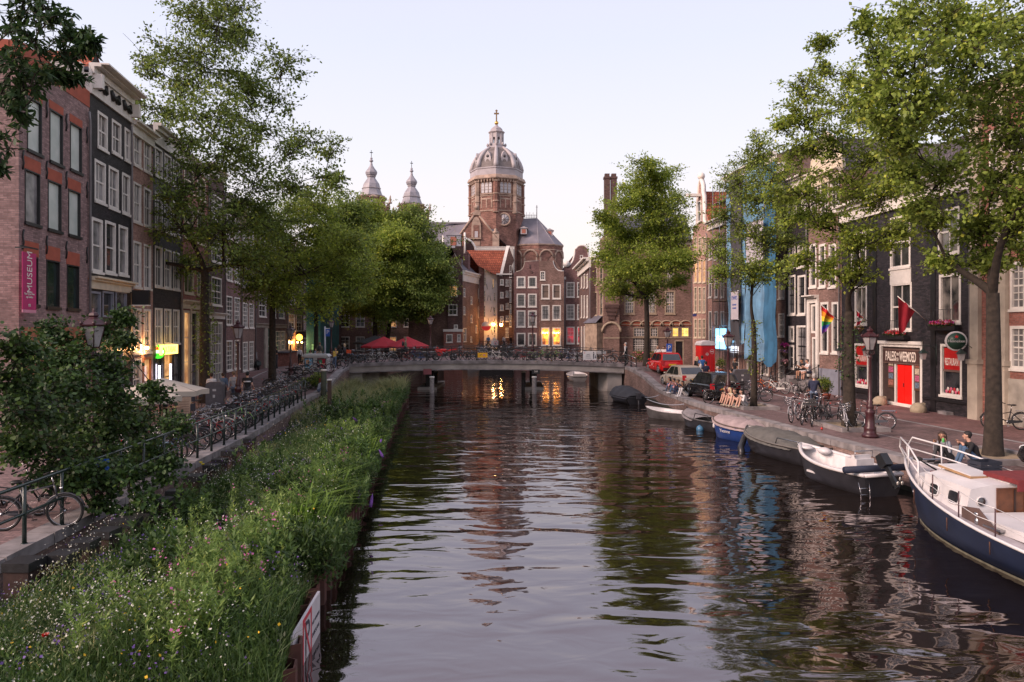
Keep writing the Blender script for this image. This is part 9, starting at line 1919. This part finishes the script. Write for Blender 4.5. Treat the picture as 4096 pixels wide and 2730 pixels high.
# plant pots
for i,(px,py,h_,lab) in enumerate(((3305,1605,.9,'large terracotta pot with a leafy green plant beside the stoop steps'),(3295,1560,.7,'terracotta pot with a bushy plant on the stoop, upper one'),(3245,1590,.3,'low empty terracotta pot at the foot of the stoop'),(2883,1500,.9,'round clipped bush in a pot by the hotel wall'))):
    p=G(px,py); p.y=min(p.y,flag_house.hit(px)[1]-.6) if i<3 else p.y; p.x=(px-CX)/F*p.y; p.z=gz(p.x,p.y)
    t=thing('plant_pot',lab,'plant pot',tuple(p)); mb=MB(); mb.lathe([(.15,0),(.22,.33),(.25,.34),(.25,.40),(.21,.40)],14); mb.build('pot',terra,t)
    if i!=2: flowers(t,(0,0,.4+h_*.45),(.36,.36,h_*.5),[lf_mid],260)
# bushes by the right bridge end and the planter by the girl
for i,(px,py,r,cols,lab) in enumerate(((2560,1450,(.9,.5,.55),[pet[0],lf_mid,lf_mid],'pink flowering bush between the grey cabinet and the elm'),(2615,1448,(.8,.5,.6),[lf_mid,pet[0],lf_mid],'leafy flowering bush under the corner building windows'),(2650,1420,(.5,.4,.8),[lf_mid],'tall shrub against the corner building'),(1275,1520,(.55,.5,.55),[lf_mid],'round green bush in a planter behind the sitting girl'),(1235,1525,(.9,.5,.35),[lf_bright],'yellow green low plants in the planter beside the round bush'))):
    Y=(66,68,70.5,47.5,47.8)[i]; p=pz(px,Y); t=thing('bush',lab,'bush',tuple(p)); flowers(t,(0,0,r[2]*1.0),r,cols,700)
    mb=MB(); [mb.tube([(.1*math.cos(a),.1*math.sin(a),0),(.3*r[0]*math.cos(a),.3*r[1]*math.sin(a),r[2])],.02,4) for a in (0,2,4)]; mb.build('stems',bark2,t)
# parasols
def parasol(loc,r,h,mat,label,name='parasol',n=8,rise=.55,txt=None):
    t=thing(name,label,'parasol',tuple(loc)); mb=MB(); mb.tube([(0,0,0),(0,0,h)],.03,7); mb.build('pole',M('pole_wood',(.3,.22,.15),.6,.1),t)
    mb=MB(); ring=[(r*math.cos(2*PI*i/n+.4),r*math.sin(2*PI*i/n+.4),h-rise) for i in range(n)]; mid=[(r*.97*math.cos(2*PI*(i+.5)/n+.4)*math.cos(PI/n),r*.97*math.sin(2*PI*(i+.5)/n+.4)*math.cos(PI/n),h-rise+.03) for i in range(n)]
    v=[(0,0,h)]+[p for a in zip(ring,mid) for p in a]; m_=2*n; fs=[(0,1+i,1+(i+1)%m_) for i in range(m_)]; v2=[(x,y,z-.18) for x,y,z in v[1:]]; mb.add(v+v2,fs+[(1+i,1+m_+i,1+m_+(i+1)%m_,1+(i+1)%m_) for i in range(m_)],False); cn=mb.build('canopy',mat,t)
    mb=MB(); [mb.tube([(0,0,h-.02),p],.012,4) for p in ring]; mb.build('ribs',M('rib_dark',(.1,.08,.07),.6,.1),t); mb=MB(); mb.lathe([(.3,0),(.3,.08),(.05,.1)],12); mb.build('base',concrete,t); return t
cb_=M('canvas_beige',(.46,.40,.33),.85,.08,1.5); crd=M('canvas_red',(.40,.02,.035),.8,.1,1.5)
parasol(pz(648,27),1.6,2.13,cb_,'large beige parasol left of the tallest elm, right one of the pair',rise=.45); parasol(pz(560,24),1.25,2.1,cb_,'beige parasol nearer the big shrub, left one of the pair',rise=.4)
for i,(px,Y,lab) in enumerate(((1535,77,'red parasol beyond the bridge, left one'),(1630,76,'red parasol with white emblem beyond the bridge, right one'))): p=V((px-CX)/F*Y,Y,2.2); p.z=gz(lq(Y)-1,Y)-.15; parasol(p,2.4,3.3,crd,lab,rise=1.0)
p=V((1500-CX)/F*78.5,78.5,1.6); parasol(p,2.3,3.0,M('canvas_black',(.02,.02,.022),.8,.1),'black parasol left of the two red ones beyond the bridge',rise=.75)
# terrace furniture on the left
tw=M('table_wood',(.3,.17,.09),.6,.15)
for i,(px,Y) in enumerate(((700,34),(735,36),(760,40),(690,30))):
    p=pz(px,Y); t=thing('cafe_table','small wooden cafe table on the left terrace, %s from the far end'%ORD[3-i],'table',tuple(p),group='cafe tables on the left terrace'); mb=MB(); mb.lathe([(.35,.72),(.35,.75)],14); mb.build('table_top',tw,t); mb=MB(); mb.tube([(0,0,0),(0,0,.72)],.03,6); mb.lathe([(.22,0),(.2,.03)],10); mb.build('table_leg',ironm,t)
    for s in (-1,1):
        c=thing('cafe_chair','dark cafe chair %s table %d'%('left of' if s<0 else 'right of',i+1),'chair',(p.x+s*.62,p.y,p.z),s*PI/2,group='cafe chairs on the left terrace'); c['label']='dark cafe chair on the %s of the %s terrace table'%('left' if s<0 else 'right',ORD[3-i])
        mb=MB(); mb.box(-.21,.21,-.2,.2,.43,.46); mb.build('seat',greyp,c); mb=MB(); mb.box(-.21,.21,-.22,-.19,.6,.88); mb.build('backrest',greyp,c)
        for a in (-.18,.18):
            for b_ in (-.18,.18): mb=MB(); mb.tube([(a,b_,0),(a,b_*(1.08),.43 if b_>0 else .62)],.014,5); mb.build('leg',ironm,c)
t=thing('menu_board','pale wooden menu board standing on the left terrace','board',tuple(pz(736,31)),.2); mb=MB(); mb.box(-.28,.28,-.02,.02,.05,1.05); mb.build('board',M('board_pale',(.55,.38,.27),.7,.12,8),t); mb=MB(); [mb.box(-.2,.2,-.026,-.0202,.25+.1*k,.27+.1*k) for k in range(7)]; mb.build('menu_lines',M('menu_ink',(.25,.15,.1),.8,.1),t); mb=MB(); mb.tube([(-.25,.3,0),(-.25,.02,1)],.015,4); mb.tube([(.25,.3,0),(.25,.02,1)],.015,4); mb.build('leg',tw,t)
for i,(px,Y,tp_,hr,lab) in enumerate(((528,24,'black','brown','terrace guest with brown hair at the left, seen above the beige parasols'),(565,26,'charcoal','black','terrace guest in dark clothes standing left of the white shirt'),(655,30,'white','black','waiter in a white shirt standing behind the beige parasol'))): person(lab,pz(px,Y),.5*i,'stand',1.75,tp_,'black','light',hr,vox=.025)
# scooter
t=thing('scooter','dark green parked scooter with windscreen near the stone pillar house','scooter',tuple(pz(1025,62)),2.2)
mb=MB(); torus(mb,(-.55,0,.24),.19,.05,16,6); torus(mb,(.6,0,.24),.19,.05,16,6); mb.build('wheels',rubber,t); mb=MB(); mb.prism([(-.8,.45),(-.75,.75),(-.1,.78),(-.02,.4),(.3,.32),(.42,.95),(.52,.95),(.68,.35),(.3,.22),(-.3,.22)],-.17,.17); mb.build('body',M('scooter_green',(.015,.03,.03),.3,.1),t,fix=True); mb=MB(); mb.ball((-.42,0,.8),(.34,.15,.06),10,6); mb.build('saddle',blackpaint,t); mb=MB(); mb.prism([(.5,.95),(.42,1.5),(.45,1.5),(.54,.95)],-.22,.22); mb.build('windscreen',M('screen_clear',(.35,.36,.38),.15,.1),t,fix=True); mb=MB(); mb.tube([(.4,-.32,1.02),(.47,0,1.0),(.4,.32,1.02)],.016,5); mb.build('handlebar',chrome,t)
# low iron bike stand arcs by the restaurant and steps railing right
t=thing('iron_arch','curved iron railing arches by the restaurant wall at the right','railing',tuple(G(3810,1660))); 
for k in (0,1.0):
    mb=MB(); mb.tube([(k+1.0-1.0*math.cos(a)*1.0,.1,1.05*math.sin(a)) for a in np.linspace(0,PI/2,9)],.03,6); mb.tube([(k,.1,0),(k+.5,.1,0)],.02,5); mb.build('arch',steel,t)
mb=MB(); mb.box(-.4,2.2,-.2,.5,-.05,.14); mb.build('kerb',bluestone,t)
